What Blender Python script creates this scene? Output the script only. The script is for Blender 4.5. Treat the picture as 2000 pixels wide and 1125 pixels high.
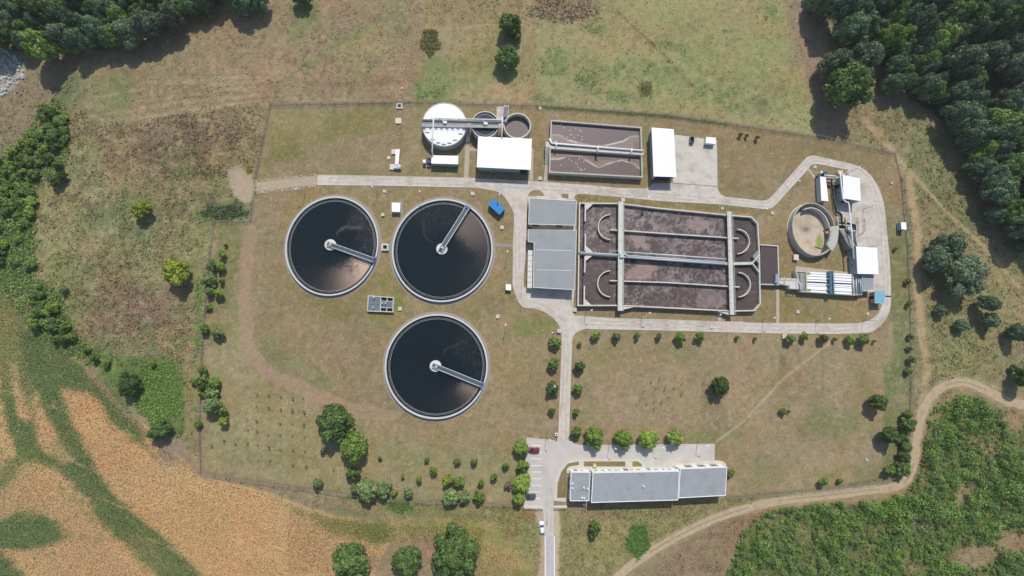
import bpy, math, random
import numpy as np
from mathutils import Vector, Matrix, Quaternion

# ------------------------------------------------------------------ camera, sky, sun, exposure
SC = bpy.context.scene
for o in list(bpy.data.objects):
    bpy.data.objects.remove(o)
CO = SC.collection
H, FPX = 186.0, 967.0            # flying height in metres, focal length in plan units (a 2000 wide frame)
NADX, NADY = 965.0, 680.0        # the plan point straight below the drone
cam = bpy.data.cameras.new('camera')
cam.sensor_width = 36.0
cam.lens = 36.0 * FPX / 2000.0
cam.clip_start = 0.5
cam.clip_end = 9000.0
camo = bpy.data.objects.new('camera', cam)
CO.objects.link(camo)
_down = Vector(((NADX - 1000) / FPX, (562.5 - NADY) / FPX, -1)).normalized()
CQ = _down.rotation_difference(Vector((0, 0, -1)))
camo.rotation_mode = 'QUATERNION'
camo.rotation_quaternion = CQ
camo.location = (0, 0, H)
SC.camera = camo

SUN_EL, SUN_AZ = math.radians(50), math.radians(10)      # sun towards the top of the picture, a little right
world = bpy.data.worlds.new('World')
SC.world = world
world.use_nodes = True
wn = world.node_tree
sky = wn.nodes.new('ShaderNodeTexSky')
sky.sky_type = 'NISHITA'
sky.sun_disc = False
sky.sun_elevation = SUN_EL
sky.sun_rotation = SUN_AZ
sky.altitude = 100
wn.links.new(sky.outputs[0], wn.nodes['Background'].inputs[0])
wn.nodes['Background'].inputs[1].default_value = 0.13
sl = bpy.data.lights.new('sun', 'SUN')
sl.energy = 3.85
sl.angle = math.radians(0.53)
sl.color = (1.0, 0.955, 0.885)
so = bpy.data.objects.new('sun', sl)
CO.objects.link(so)
so.location = (60, 300, 350)
_tr = Vector((-math.sin(SUN_AZ) * math.cos(SUN_EL), -math.cos(SUN_AZ) * math.cos(SUN_EL), -math.sin(SUN_EL)))
so.rotation_mode = 'QUATERNION'
so.rotation_quaternion = _tr.to_track_quat('-Z', 'Y')
SC.view_settings.view_transform = 'Standard'
SC.view_settings.look = 'None'
SC.view_settings.exposure = 0.0
SC.view_settings.gamma = 1.0
SC.render.engine = 'CYCLES'
SC.cycles.max_bounces = 6

# ------------------------------------------------------------------ plan to metres
_R = np.array(CQ.to_matrix())
def Pn(px, py, z=0.0):
    px = np.asarray(px, float); py = np.asarray(py, float)
    d = np.stack([(px - 1000) / FPX, (562.5 - py) / FPX, -np.ones_like(px)], -1) @ _R.T
    t = (z - H) / d[..., 2]
    return d[..., 0] * t, d[..., 1] * t
def P(px, py, z=0.0):
    x, y = Pn(px, py, z)
    return Vector((float(x), float(y), z))
def XY(pts, z=0.0):
    return [tuple(P(a, b, z)[:2]) for a, b in pts]

def srgb(r, g, b):
    c = np.array([r, g, b], float) / 255.0
    return np.where(c <= 0.04045, c / 12.92, ((c + 0.055) / 1.055) ** 2.4)
KLIT = 1.16
def S(r, g, b):                     # photographed sunlit colour -> base colour
    return np.minimum(srgb(r, g, b) / KLIT, 0.85)

# ------------------------------------------------------------------ materials
MATS = {}
def mat(name, col, rough=0.8, var=0.12, scale=1.2, fine=None, bump=0.0, bscale=8.0, metal=0.0, stain=None, attr=False, spec=0.3, coord='Object'):
    if name in MATS: return MATS[name]
    m = bpy.data.materials.new(name); MATS[name] = m
    m.use_nodes = True
    nt = m.node_tree; N = nt.nodes; L = nt.links
    b = N['Principled BSDF']
    b.inputs['Roughness'].default_value = rough
    b.inputs['Metallic'].default_value = metal
    b.inputs['Specular IOR Level'].default_value = spec
    tc = N.new('ShaderNodeTexCoord')
    nz = N.new('ShaderNodeTexNoise'); nz.inputs['Scale'].default_value = scale; nz.inputs['Detail'].default_value = 7; nz.inputs['Roughness'].default_value = 0.65
    L.new(tc.outputs[coord], nz.inputs['Vector'])
    mr = N.new('ShaderNodeMapRange'); mr.inputs[1].default_value = 0.3; mr.inputs[2].default_value = 0.7
    mr.inputs[3].default_value = 1 - var; mr.inputs[4].default_value = 1 + var
    L.new(nz.outputs['Fac'], mr.inputs[0])
    mul = N.new('ShaderNodeVectorMath'); mul.operation = 'SCALE'
    if attr:
        a = N.new('ShaderNodeAttribute'); a.attribute_name = 'Col'
        L.new(a.outputs['Color'], mul.inputs[0])
    else:
        mul.inputs[0].default_value = tuple(col)
    L.new(mr.outputs[0], mul.inputs['Scale'])
    out = mul.outputs[0]
    if stain is not None:
        n2 = N.new('ShaderNodeTexNoise'); n2.inputs['Scale'].default_value = stain[1]; n2.inputs['Detail'].default_value = 5
        L.new(tc.outputs[coord], n2.inputs['Vector'])
        r2 = N.new('ShaderNodeMapRange'); r2.inputs[1].default_value = stain[2]; r2.inputs[2].default_value = stain[2] + 0.18; r2.inputs[4].default_value = stain[3]
        L.new(n2.outputs['Fac'], r2.inputs[0])
        mx = N.new('ShaderNodeMix'); mx.data_type = 'RGBA'
        L.new(r2.outputs[0], mx.inputs[0]); L.new(out, mx.inputs[6]); mx.inputs[7].default_value = (*stain[0], 1)
        out = mx.outputs[2]
    L.new(out, b.inputs['Base Color'])
    if bump:
        n3 = N.new('ShaderNodeTexNoise'); n3.inputs['Scale'].default_value = bscale; n3.inputs['Detail'].default_value = 4
        L.new(tc.outputs[coord], n3.inputs['Vector'])
        bp = N.new('ShaderNodeBump'); bp.inputs['Strength'].default_value = bump; bp.inputs['Distance'].default_value = 0.15
        L.new(n3.outputs['Fac'], bp.inputs['Height']); L.new(bp.outputs[0], b.inputs['Normal'])
    return m

def leaf_mat(name, col, transl=0.3, rnd=0.35):
    if name in MATS: return MATS[name]
    m = bpy.data.materials.new(name); MATS[name] = m
    m.use_nodes = True
    nt = m.node_tree; N = nt.nodes; L = nt.links
    b = N['Principled BSDF']; b.inputs['Roughness'].default_value = 0.6; b.inputs['Specular IOR Level'].default_value = 0.25
    a = N.new('ShaderNodeAttribute'); a.attribute_name = 'Col'
    mul = N.new('ShaderNodeVectorMath'); mul.operation = 'MULTIPLY'; mul.inputs[1].default_value = tuple(col)
    L.new(a.outputs['Color'], mul.inputs[0])
    oi = N.new('ShaderNodeObjectInfo')
    mr = N.new('ShaderNodeMapRange'); mr.inputs[3].default_value = 1 - rnd; mr.inputs[4].default_value = 1 + rnd
    L.new(oi.outputs['Random'], mr.inputs[0])
    sc = N.new('ShaderNodeVectorMath'); sc.operation = 'SCALE'
    L.new(mul.outputs[0], sc.inputs[0]); L.new(mr.outputs[0], sc.inputs['Scale'])
    L.new(sc.outputs[0], b.inputs['Base Color'])
    t = N.new('ShaderNodeBsdfTranslucent'); L.new(sc.outputs[0], t.inputs['Color'])
    mx = N.new('ShaderNodeMixShader'); mx.inputs[0].default_value = transl
    L.new(b.outputs[0], mx.inputs[1]); L.new(t.outputs[0], mx.inputs[2])
    L.new(mx.outputs[0], N['Material Output'].inputs['Surface'])
    return m

# ------------------------------------------------------------------ mesh helpers
OFF = {}
def raw_mesh(name, V, F):
    me = bpy.data.meshes.new(name)
    me.from_pydata([tuple(map(float, v)) for v in V], [], F)
    me.update()
    return me
def np_mesh(name, V, Q, col=None, k=4):
    """V (n,3); Q (m,k) faces as numpy."""
    me = bpy.data.meshes.new(name)
    n, m = len(V), len(Q)
    me.vertices.add(n); me.vertices.foreach_set('co', np.ascontiguousarray(V, np.float32).ravel())
    me.loops.add(m * k); me.loops.foreach_set('vertex_index', np.ascontiguousarray(Q, np.int32).ravel())
    me.polygons.add(m)
    me.polygons.foreach_set('loop_start', np.arange(0, m * k, k, dtype=np.int32))
    me.polygons.foreach_set('loop_total', np.full(m, k, np.int32))
    me.update(calc_edges=True)
    if col is not None:
        at = me.attributes.new('Col', 'FLOAT_COLOR', 'POINT')
        c4 = np.ones((n, 4), np.float32); c4[:, :3] = col
        at.data.foreach_set('color', c4.ravel())
    return me
def link(name, me, m=None, parent=None, kind=None, label=None, cat=None, group=None):
    o = bpy.data.objects.new(name, me); CO.objects.link(o)
    if m is not None and not me.materials: me.materials.append(m)
    if parent is not None: o.parent = parent
    OFF[o.name] = OFF.get(parent.name, Vector((0, 0, 0))) if parent is not None else Vector((0, 0, 0))
    tag(o, label, cat, group, kind)
    return o
def tag(o, label=None, cat=None, group=None, kind=None):
    if label: o['label'] = label
    if cat: o['category'] = cat
    if group: o['group'] = group
    if kind: o['kind'] = kind
    return o
def thing(name, label, cat, loc=(0, 0, 0), rz=0.0, group=None):
    o = bpy.data.objects.new(name, None); CO.objects.link(o)
    o.location = loc; o.rotation_euler = (0, 0, rz)
    o.empty_display_size = 0.3
    OFF[o.name] = Vector(loc)
    return tag(o, label, cat, group)
def copy_thing(src, loc, rz=0.0, scale=None, label=None, group=None):
    r = src.copy(); CO.objects.link(r); r.location = loc; r.rotation_euler = (0, 0, rz)
    if scale is not None: r.scale = scale
    if label: r['label'] = label
    if group: r['group'] = group
    for ch in src.children:
        c = ch.copy(); CO.objects.link(c); c.parent = r
        for g in ch.children:
            d = g.copy(); CO.objects.link(d); d.parent = c
    return r

def miter(pts, d, closed=False):
    n = len(pts); out = []
    for i in range(n):
        a = pts[(i - 1) % n] if (closed or i > 0) else None
        b = pts[i]
        c = pts[(i + 1) % n] if (closed or i < n - 1) else None
        ns = []
        for p, q in ((a, b), (b, c)):
            if p is None or q is None: continue
            dx, dy = q[0] - p[0], q[1] - p[1]; l = math.hypot(dx, dy) or 1e-9
            ns.append((-dy / l, dx / l))
        if len(ns) == 1: nx, ny, k = ns[0][0], ns[0][1], 1.0
        else:
            nx, ny = ns[0][0] + ns[1][0], ns[0][1] + ns[1][1]; l = math.hypot(nx, ny) or 1e-9
            nx /= l; ny /= l; k = 1 / max(0.35, nx * ns[0][0] + ny * ns[0][1])
        out.append((b[0] + nx * d * k, b[1] + ny * d * k))
    return out
def area(pts):
    return 0.5 * sum(pts[i][0] * pts[(i + 1) % len(pts)][1] - pts[(i + 1) % len(pts)][0] * pts[i][1] for i in range(len(pts)))

class MB:
    def __init__(s): s.v = []; s.f = []
    def add(s, V, F):
        k = len(s.v); s.v += [tuple(p) for p in V]; s.f += [tuple(i + k for i in f) for f in F]; return s
    def prism(s, pts, z0, z1, ztop=None):
        if area(pts) < 0: pts = pts[::-1]
        n = len(pts)
        V = [(x, y, z0) for x, y in pts] + [(x, y, z1) for x, y in pts]
        F = [tuple(range(n - 1, -1, -1)), tuple(range(n, 2 * n))] + [(i, (i + 1) % n, n + (i + 1) % n, n + i) for i in range(n)]
        return s.add(V, F)
    def sheet(s, pts, z):
        if area(pts) < 0: pts = pts[::-1]
        return s.add([(x, y, z) for x, y in pts], [tuple(range(len(pts)))])
    def frame(s, pts, t, z0, z1):          # hollow prism, wall thickness t inside the outline
        if area(pts) < 0: pts = pts[::-1]
        return s.ring(pts, miter(pts, t, True), z0, z1)
    def ring(s, o, i, z0, z1):
        n = len(o)
        V = [(x, y, z0) for x, y in o] + [(x, y, z1) for x, y in o] + [(x, y, z0) for x, y in i] + [(x, y, z1) for x, y in i]
        F = []
        for a in range(n):
            b = (a + 1) % n
            F += [(a, b, n + b, n + a), (n + a, n + b, 3 * n + b, 3 * n + a), (2 * n + b, 2 * n + a, 3 * n + a, 3 * n + b)]
        return s.add(V, F)
    def path(s, pts, w, z0, z1):           # open wall along a plan polyline
        l, r = miter(pts, w / 2), miter(pts, -w / 2)
        for a in range(len(pts) - 1):
            pass
        n = len(pts)
        V = [(x, y, z0) for x, y in l] + [(x, y, z1) for x, y in l] + [(x, y, z0) for x, y in r] + [(x, y, z1) for x, y in r]
        F = []
        for a in range(n - 1):
            b = a + 1
            F += [(b, a, n + a, n + b), (n + b, n + a, 3 * n + a, 3 * n + b), (2 * n + a, 2 * n + b, 3 * n + b, 3 * n + a)]
        F += [(0, 2 * n, 3 * n, n), (2 * n - 1, 4 * n - 1, 3 * n - 1, n - 1)]
        return s.add(V, F)
    def bar(s, p, q, w, h):                # box along p->q (centre line), width w, height h
        p, q = Vector(p), Vector(q); d = (q - p)
        if d.length < 1e-6: return s
        d.normalize()
        up = Vector((0, 0, 1)) if abs(d.z) < 0.98 else Vector((0, 1, 0))
        a = d.cross(up).normalized() * (w / 2); b = a.cross(d).normalized() * (h / 2)
        V = [p + a + b, p - a + b, p - a - b, p + a - b, q + a + b, q - a + b, q - a - b, q + a - b]
        return s.add(V, [(0, 1, 2, 3), (7, 6, 5, 4), (0, 4, 5, 1), (1, 5, 6, 2), (2, 6, 7, 3), (3, 7, 4, 0)])
    def box(s, c, d, rz=0.0, taper=1.0):   # centre bottom c, size d
        ca, sa = math.cos(rz), math.sin(rz)
        V = []
        for z, k in ((0, 1), (d[2], taper)):
            for x, y in ((-1, -1), (1, -1), (1, 1), (-1, 1)):
                X, Y = x * d[0] / 2 * k, y * d[1] / 2 * k
                V.append((c[0] + X * ca - Y * sa, c[1] + X * sa + Y * ca, c[2] + z))
        return s.add(V, [(3, 2, 1, 0), (4, 5, 6, 7), (0, 1, 5, 4), (1, 2, 6, 5), (2, 3, 7, 6), (3, 0, 4, 7)])
    def tube(s, pts, r, n=8, r1=None):
        pts = [Vector(p) for p in pts]; k = len(s.v); m = len(pts)
        prev = None
        for i, p in enumerate(pts):
            d = (pts[min(i + 1, m - 1)] - pts[max(i - 1, 0)]).normalized()
            a = prev if prev is not None else (Vector((1, 0, 0)) if abs(d.x) < 0.9 else Vector((0, 1, 0)))
            a = (a - d * a.dot(d)).normalized(); prev = a
            b = d.cross(a)
            rr = r if r1 is None else r + (r1 - r) * i / (m - 1)
            for j in range(n):
                t = 2 * math.pi * j / n
                s.v.append(tuple(p + (a * math.cos(t) + b * math.sin(t)) * rr))
        for i in range(m - 1):
            for j in range(n):
                s.f.append((k + i * n + j, k + i * n + (j + 1) % n, k + (i + 1) * n + (j + 1) % n, k + (i + 1) * n + j))
        s.f.append(tuple(k + j for j in range(n - 1, -1, -1))); s.f.append(tuple(k + (m - 1) * n + j for j in range(n)))
        return s
    def cyl(s, c, r, z0, z1, n=20, r1=None):
        r1 = r if r1 is None else r1
        o0 = [(c[0] + r * math.cos(2 * math.pi * i / n), c[1] + r * math.sin(2 * math.pi * i / n), z0) for i in range(n)]
        o1 = [(c[0] + r1 * math.cos(2 * math.pi * i / n), c[1] + r1 * math.sin(2 * math.pi * i / n), z1) for i in range(n)]
        return s.add(o0 + o1, [tuple(range(n - 1, -1, -1)), tuple(range(n, 2 * n))] + [(i, (i + 1) % n, n + (i + 1) % n, n + i) for i in range(n)])
    def build(s, name, m, parent=None, local=False, smooth=False, **kw):
        off = Vector((0, 0, 0))
        if parent is not None and not local: off = OFF[parent.name]
        me = raw_mesh(name, [(x - off.x, y - off.y, z - off.z) for x, y, z in s.v], s.f)
        if smooth:
            me.polygons.foreach_set('use_smooth', [True] * len(me.polygons))
        return link(name, me, m, parent, **kw)

# ------------------------------------------------------------------ value noise on plan coordinates
def vnoise(x, y, scale, seed):
    rg = np.random.default_rng(seed); T = rg.random((128, 128))
    u, v = x / scale, y / scale
    i, j = np.floor(u).astype(int), np.floor(v).astype(int)
    fu, fv = u - i, v - j
    fu = fu * fu * (3 - 2 * fu); fv = fv * fv * (3 - 2 * fv)
    g = lambda a, b: T[a % 128, b % 128]
    return (g(i, j) * (1 - fu) + g(i + 1, j) * fu) * (1 - fv) + (g(i, j + 1) * (1 - fu) + g(i + 1, j + 1) * fu) * fv
def fbm(x, y, scale, seed, oct=4):
    s, a, t = 0.0, 1.0, 0.0
    for k in range(oct):
        s = s + a * vnoise(x, y, scale / 2 ** k, seed + k * 17); t += a; a *= 0.55
    return s / t
def sstep(a, b, x):
    t = np.clip((x - a) / (b - a), 0, 1); return t * t * (3 - 2 * t)
def poly_sd(x, y, pts):
    n = len(pts); ins = np.zeros(x.shape, bool); d2 = np.full(x.shape, 1e12)
    for i in range(n):
        ax, ay = pts[i]; bx, by = pts[(i + 1) % n]
        ex, ey = bx - ax, by - ay
        t = np.clip(((x - ax) * ex + (y - ay) * ey) / (ex * ex + ey * ey + 1e-9), 0, 1)
        d2 = np.minimum(d2, (x - ax - t * ex) ** 2 + (y - ay - t * ey) ** 2)
        if ay != by:
            c = ((ay > y) != (by > y)) & (x < (bx - ax) * (y - ay) / (by - ay) + ax)
            ins ^= c
    return np.where(ins, 1, -1) * np.sqrt(d2)
def line_d(x, y, pts):
    d2 = np.full(x.shape, 1e12)
    for (ax, ay), (bx, by) in zip(pts[:-1], pts[1:]):
        ex, ey = bx - ax, by - ay
        t = np.clip(((x - ax) * ex + (y - ay) * ey) / (ex * ex + ey * ey + 1e-9), 0, 1)
        d2 = np.minimum(d2, (x - ax - t * ex) ** 2 + (y - ay - t * ey) ** 2)
    return np.sqrt(d2)
def inside(px, py, pts):
    return poly_sd(np.array([px], float), np.array([py], float), pts)[0] > 0
def spline(pts, n=8):
    out = []
    for i in range(len(pts) - 1):
        p0 = pts[max(i - 1, 0)]; p1 = pts[i]; p2 = pts[i + 1]; p3 = pts[min(i + 2, len(pts) - 1)]
        for k in range(n):
            t = k / n
            out.append(tuple(0.5 * (2 * p1[j] + (p2[j] - p0[j]) * t + (2 * p0[j] - 5 * p1[j] + 4 * p2[j] - p3[j]) * t * t + (3 * p1[j] - p0[j] - 3 * p2[j] + p3[j]) * t ** 3) for j in range(2)))
    out.append(tuple(pts[-1])); return out
# ------------------------------------------------------------------ ground: one sheet, colours of the vegetation laid out by field
GN, GM = 820, 474
gx = np.linspace(-110, 2110, GN); gy = np.linspace(-80, 1205, GM)
GX, GY = np.meshgrid(gx, gy)
GC = np.zeros((GM, GN, 3)); GC[:] = S(144, 130, 104)
GR = np.full((GM, GN), 0.45)           # roughness of the sward: 0 mown, 1 tall weeds
def _sl(x0, y0, x1, y1):
    i0, i1 = np.searchsorted(gx, [x0, x1]); j0, j1 = np.searchsorted(gy, [y0, y1])
    return slice(max(j0, 0), j1), slice(max(i0, 0), i1)
_seed = [100]
def _apply(sl, m, col, rough):
    m = m[..., None]
    if col is not None: GC[sl] = GC[sl] * (1 - m) + S(*col) * m
    if rough is not None: GR[sl] = GR[sl] * (1 - m[..., 0]) + rough * m[..., 0]
def _patch(m, X, Y, patch):
    if patch is None: return m
    sc, lo, hi = patch
    return m * sstep(lo, hi, fbm(X, Y, sc, _seed[0] + 7, 4))
def poly(pts, col, feather=5, warp=10, alpha=1.0, rough=None, patch=None, wscale=40):
    _seed[0] += 31
    xs, ys = [p[0] for p in pts], [p[1] for p in pts]; g = feather + warp + 4
    sl = _sl(min(xs) - g, min(ys) - g, max(xs) + g, max(ys) + g); X, Y = GX[sl], GY[sl]
    if X.size == 0: return
    sd = poly_sd(X, Y, pts) + (fbm(X, Y, wscale, _seed[0], 4) - 0.5) * 2 * warp
    _apply(sl, _patch(sstep(-feather, feather, sd) * alpha, X, Y, patch), col, rough)
def ell(cx, cy, rx, ry, col, rot=0, feather=0.5, alpha=1.0, rough=None, patch=None, warp=0.35):
    _seed[0] += 31
    if col[1] > col[0] and (rough is None or rough < .9): col = tuple(c * .8 + d * .2 for c, d in zip(col, (138, 130, 98)))
    R = max(rx, ry) * 1.6
    sl = _sl(cx - R, cy - R, cx + R, cy + R); X, Y = GX[sl], GY[sl]
    c, s = math.cos(math.radians(rot)), math.sin(math.radians(rot))
    u = ((X - cx) * c + (Y - cy) * s) / rx; v = (-(X - cx) * s + (Y - cy) * c) / ry
    d = 1 - np.hypot(u, v) + (fbm(X, Y, max(14, min(rx, ry) * 0.9), _seed[0], 4) - 0.5) * 2 * warp
    _apply(sl, _patch(sstep(-feather, feather, d) * alpha, X, Y, patch), col, rough)
def stroke(pts, w, col, feather=2.0, warp=1.5, alpha=1.0, rough=None, patch=None):
    _seed[0] += 31
    xs, ys = [p[0] for p in pts], [p[1] for p in pts]; g = w + feather + warp + 4
    sl = _sl(min(xs) - g, min(ys) - g, max(xs) + g, max(ys) + g); X, Y = GX[sl], GY[sl]
    d = w / 2 - line_d(X, Y, pts) + (fbm(X, Y, 16, _seed[0], 3) - 0.5) * 2 * warp
    _apply(sl, _patch(sstep(-feather, feather, d) * alpha, X, Y, patch), col, rough)

FENCE = [(530, 205), (800, 200), (1045, 206), (1300, 225), (1600, 268), (1748, 300), (1768, 400), (1776, 560), (1778, 700), (1776, 800), (1762, 925),
         (1640, 952), (1420, 975), (1110, 988), (1016, 986), (879, 980), (746, 976), (691, 966), (595, 952), (480, 936), (393, 922), (391, 840), (395, 700), (401, 607), (412, 483), (421, 433), (489, 433), (498, 365)]
# --- left meadow, tall dry weeds
poly([(60, 210), (470, 180), (530, 200), (495, 420), (410, 440), (390, 700), (350, 720), (170, 680), (60, 560)], (139, 127, 96), 20, 30, rough=0.95)
ell(300, 265, 160, 60, (126, 109, 90), -15, rough=1.0)
ell(360, 300, 110, 50, (118, 101, 82), -20, alpha=0.8)
ell(270, 610, 130, 95, (128, 110, 91), 15, rough=1.0)
ell(330, 690, 60, 40, (155, 130, 102), 0, alpha=0.8)
ell(110, 430, 70, 130, (143, 140, 98), 10, rough=0.9)
ell(150, 330, 50, 60, (140, 138, 102), 10, alpha=0.9)
ell(270, 430, 130, 55, (129, 131, 92), 0, alpha=0.8)
ell(220, 430, 60, 40, (108, 121, 88), 0, alpha=0.7)
ell(250, 500, 90, 45, (138, 140, 98), 20, alpha=0.7)
ell(390, 520, 50, 90, (134, 134, 94), 10, alpha=0.7)
ell(250, 690, 80, 40, (118, 122, 92), 10, alpha=0.8)
ell(130, 580, 60, 70, (122, 132, 84), 10, alpha=0.8)
poly([(80, 230), (500, 180), (520, 320), (400, 430), (150, 600), (60, 540)], (104, 92, 74), 3, 20, alpha=0.6, patch=(16, 0.54, 0.66))
poly([(80, 230), (500, 180), (500, 420), (400, 700), (250, 720), (60, 540)], (160, 152, 112), 3, 20, alpha=0.55, patch=(13, 0.56, 0.68))
poly([(80, 330), (480, 300), (480, 430), (380, 720), (250, 720), (60, 540)], (98, 116, 72), 3, 20, alpha=0.55, patch=(20, 0.56, 0.7))
ell(440, 415, 50, 20, (96, 118, 76), -8, rough=1.0)
# --- mown hay field at the top
poly([(130, 110), (400, 40), (560, 0), (560, -90), (830, -90), (830, 196), (530, 202), (200, 240), (120, 190)], (150, 132, 107), 8, 14, rough=0.55)
ell(300, 110, 140, 60, (140, 130, 100), -10, alpha=0.6)
ell(215, 190, 60, 60, (124, 131, 92), -20, alpha=0.8)
ell(240, 170, 22, 50, (108, 128, 88), 0, alpha=0.6)
ell(130, 180, 30, 40, (98, 118, 82), 20, alpha=0.8, rough=0.9)
ell(600, 25, 28, 28, (95, 128, 68), 30, alpha=0.8)
ell(580, 60, 20, 30, (118, 132, 84), 0, alpha=0.6)
ell(700, 70, 55, 12, (112, 128, 84), -40, alpha=0.6)
ell(640, 100, 50, 10, (116, 130, 86), -40, alpha=0.6)
ell(600, 130, 22, 14, (118, 128, 86), 0, alpha=0.6)
ell(720, 100, 70, 40, (146, 138, 100), -30, alpha=0.7)
ell(770, 30, 25, 35, (134, 140, 96), 0, alpha=0.6)
_rg = random.Random(12)
for k in range(34):
    y0 = _rg.uniform(138, 200); xa = _rg.uniform(170, 520); xb = min(xa + _rg.uniform(120, 420), 826)
    f_ = lambda x: y0 + max(0, 600 - x) ** 1.5 * .0062 - max(0, x - 600) * .03 + math.sin(x / 70 + k) * 1.2
    stroke([(xa + (xb - xa) * t / 6, f_(xa + (xb - xa) * t / 6)) for t in range(7)], _rg.uniform(1.6, 3.4), (176, 156, 126) if k % 2 else (122, 105, 82), 2.2, 2.2, alpha=_rg.uniform(.3, .7), patch=(26, .3, .55))
poly([(120, 0), (830, 0), (830, 196), (530, 200), (120, 240)], (122, 106, 84), 3, 20, alpha=0.45, patch=(12, 0.55, 0.68))
# --- strip above the digesters
poly([(828, -90), (1045, -90), (1045, 206), (828, 198)], (153, 141, 107), 5, 5, rough=0.5)
ell(940, 110, 80, 25, (138, 136, 92), -40, alpha=0.7)
ell(930, 150, 90, 30, (134, 142, 92), 0, alpha=0.8)
ell(840, 178, 34, 18, (92, 130, 70), 0, alpha=0.9, rough=0.8)
ell(850, 140, 30, 30, (110, 132, 82), 0, alpha=0.7)
ell(930, 20, 90, 35, (138, 122, 92), 0, alpha=0.7, rough=0.9)
ell(990, 180, 60, 15, (168, 146, 112), 5, alpha=0.7)
stroke([(830, 60), (900, 54), (980, 44), (1040, 22)], 4, (170, 152, 120), 3, 2, alpha=0.6)
stroke([(1043, 30), (1043, 190)], 9, (150, 124, 90), 4, 5, alpha=0.7)
# --- green-beige pasture top right
poly([(1046, -90), (1560, -90), (1600, 150), (1590, 262), (1300, 222), (1046, 204)], (149, 147, 105), 6, 6, rough=0.5)
ell(1100, 15, 80, 36, (140, 120, 94), 5, rough=.8)
ell(1180, 60, 130, 40, (160, 147, 110), 10, alpha=0.7)
ell(1420, 90, 150, 50, (146, 150, 102), 10, alpha=0.7)
ell(1440, 30, 110, 30, (152, 142, 104), 10, alpha=0.7)
for a in [(1078, 128, 34, 18), (1080, 100, 14, 10), (1100, 150, 45, 18), (1165, 45, 16, 14), (1160, 55, 25, 12), (1150, 160, 28, 22), (1200, 140, 50, 18), (1290, 140, 38, 18), (1310, 90, 40, 10), (1380, 180, 50, 16), (1190, 185, 60, 12), (1440, 200, 70, 16), (1060, 195, 25, 10), (1500, 25, 30, 14)]:
    ell(*a, (102, 126, 76), 8, alpha=0.85, rough=0.85, patch=(14, 0.35, 0.6))
for a in [(1115, 130, 70, 30), (1280, 150, 120, 30), (1400, 140, 120, 40), (1500, 190, 80, 30)]:
    ell(*a, (122, 138, 86), 8, alpha=0.6, patch=(18, 0.4, 0.65))
ell(1262, 175, 14, 16, (88, 98, 52), 0, rough=1.0)
ell(1490, 200, 12, 9, (110, 108, 70), 0)
stroke([(1200, 18), (1240, 55), (1290, 100), (1330, 145), (1360, 175)], 5, (112, 102, 72), 2.5, 3, alpha=0.75, rough=0.9)
stroke([(1060, 212), (1200, 214), (1400, 240), (1590, 262)], 10, (158, 144, 108), 4, 4, alpha=0.6)
poly([(1520, -90), (1590, -90), (1690, 110), (1640, 250), (1600, 268), (1580, 180), (1540, 60)], (150, 133, 113), 12, 10, rough=0.5)
# --- right hand meadow
poly([(1640, 180), (1800, 215), (1900, 350), (2120, 500), (2120, 760), (1900, 740), (1800, 800), (1778, 820), (1778, 700), (1768, 400), (1748, 300), (1640, 275)], (140, 130, 99), 10, 8, rough=0.9)
ell(1800, 280, 100, 45, (126, 128, 92), 50, alpha=0.8, rough=1.0)
ell(1850, 380, 80, 40, (120, 124, 88), 50, alpha=0.8, rough=1.0)
ell(1930, 560, 60, 100, (140, 138, 96), 0, alpha=0.6)
ell(1860, 690, 70, 60, (130, 134, 90), 0, alpha=0.8, rough=1.0)
ell(1820, 600, 40, 120, (136, 130, 94), 0, alpha=0.7)
ell(1960, 450, 40, 60, (146, 128, 106), 0, alpha=0.7)
poly([(1640, 180), (1800, 215), (1900, 350), (2120, 500), (2120, 760), (1900, 740), (1800, 800), (1768, 400)], (100, 108, 70), 3, 15, alpha=0.55, patch=(14, 0.52, 0.66))
stroke([(1690, 235), (1740, 290), (1775, 350), (1792, 450), (1792, 560), (1800, 650), (1812, 720), (1800, 790)], 15, (170, 150, 118), 4, 3, alpha=0.95, rough=0.34)
stroke([(1735, 285), (1800, 360), (1850, 415), (1920, 480), (1990, 560)], 6, (174, 154, 122), 2.5, 2, alpha=0.9, rough=.34)
stroke([(1790, 300), (1850, 360), (1880, 410)], 4, (162, 142, 112), 2.5, 2, alpha=0.5)
# --- inside the works
poly(FENCE, (142, 127, 98), 2, 1.0, rough=0.2)
poly([(530, 210), (780, 205), (780, 340), (505, 345)], (140, 126, 97), 6, 6, rough=0.2)
poly([(535, 215), (780, 208), (770, 240), (640, 300), (560, 320), (515, 320), (520, 280)], (126, 122, 78), 14, 14, alpha=0.9)
ell(600, 290, 90, 14, (112, 116, 68), -20, alpha=0.7)
ell(660, 300, 70, 25, (140, 122, 98), -15, alpha=0.8)
ell(560, 325, 30, 12, (140, 122, 100), 0, alpha=0.8)
ell(580, 240, 50, 20, (140, 130, 92), 0, alpha=0.7)
ell(700, 340, 80, 10, (112, 112, 68), 0, alpha=0.5)
poly([(785, 205), (1060, 210), (1060, 345), (785, 342)], (138, 126, 92), 6, 6, alpha=0.8, patch=(40, 0.3, 0.6))
ell(815, 330, 30, 12, (112, 120, 66), 0, alpha=0.6)
ell(880, 340, 40, 8, (112, 118, 66), 0, alpha=0.6)
ell(820, 230, 14, 40, (124, 122, 74), 0, alpha=0.6)
stroke([(783, 250), (783, 330)], 8, (128, 112, 90), 3, 3, alpha=0.5)
poly([(1400, 235), (1740, 300), (1770, 420), (1700, 330), (1580, 300), (1500, 385), (1405, 370)], (136, 120, 88), 6, 6, alpha=0.9)
ell(1500, 300, 60, 40, (148, 130, 100), 0, alpha=0.5)
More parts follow.
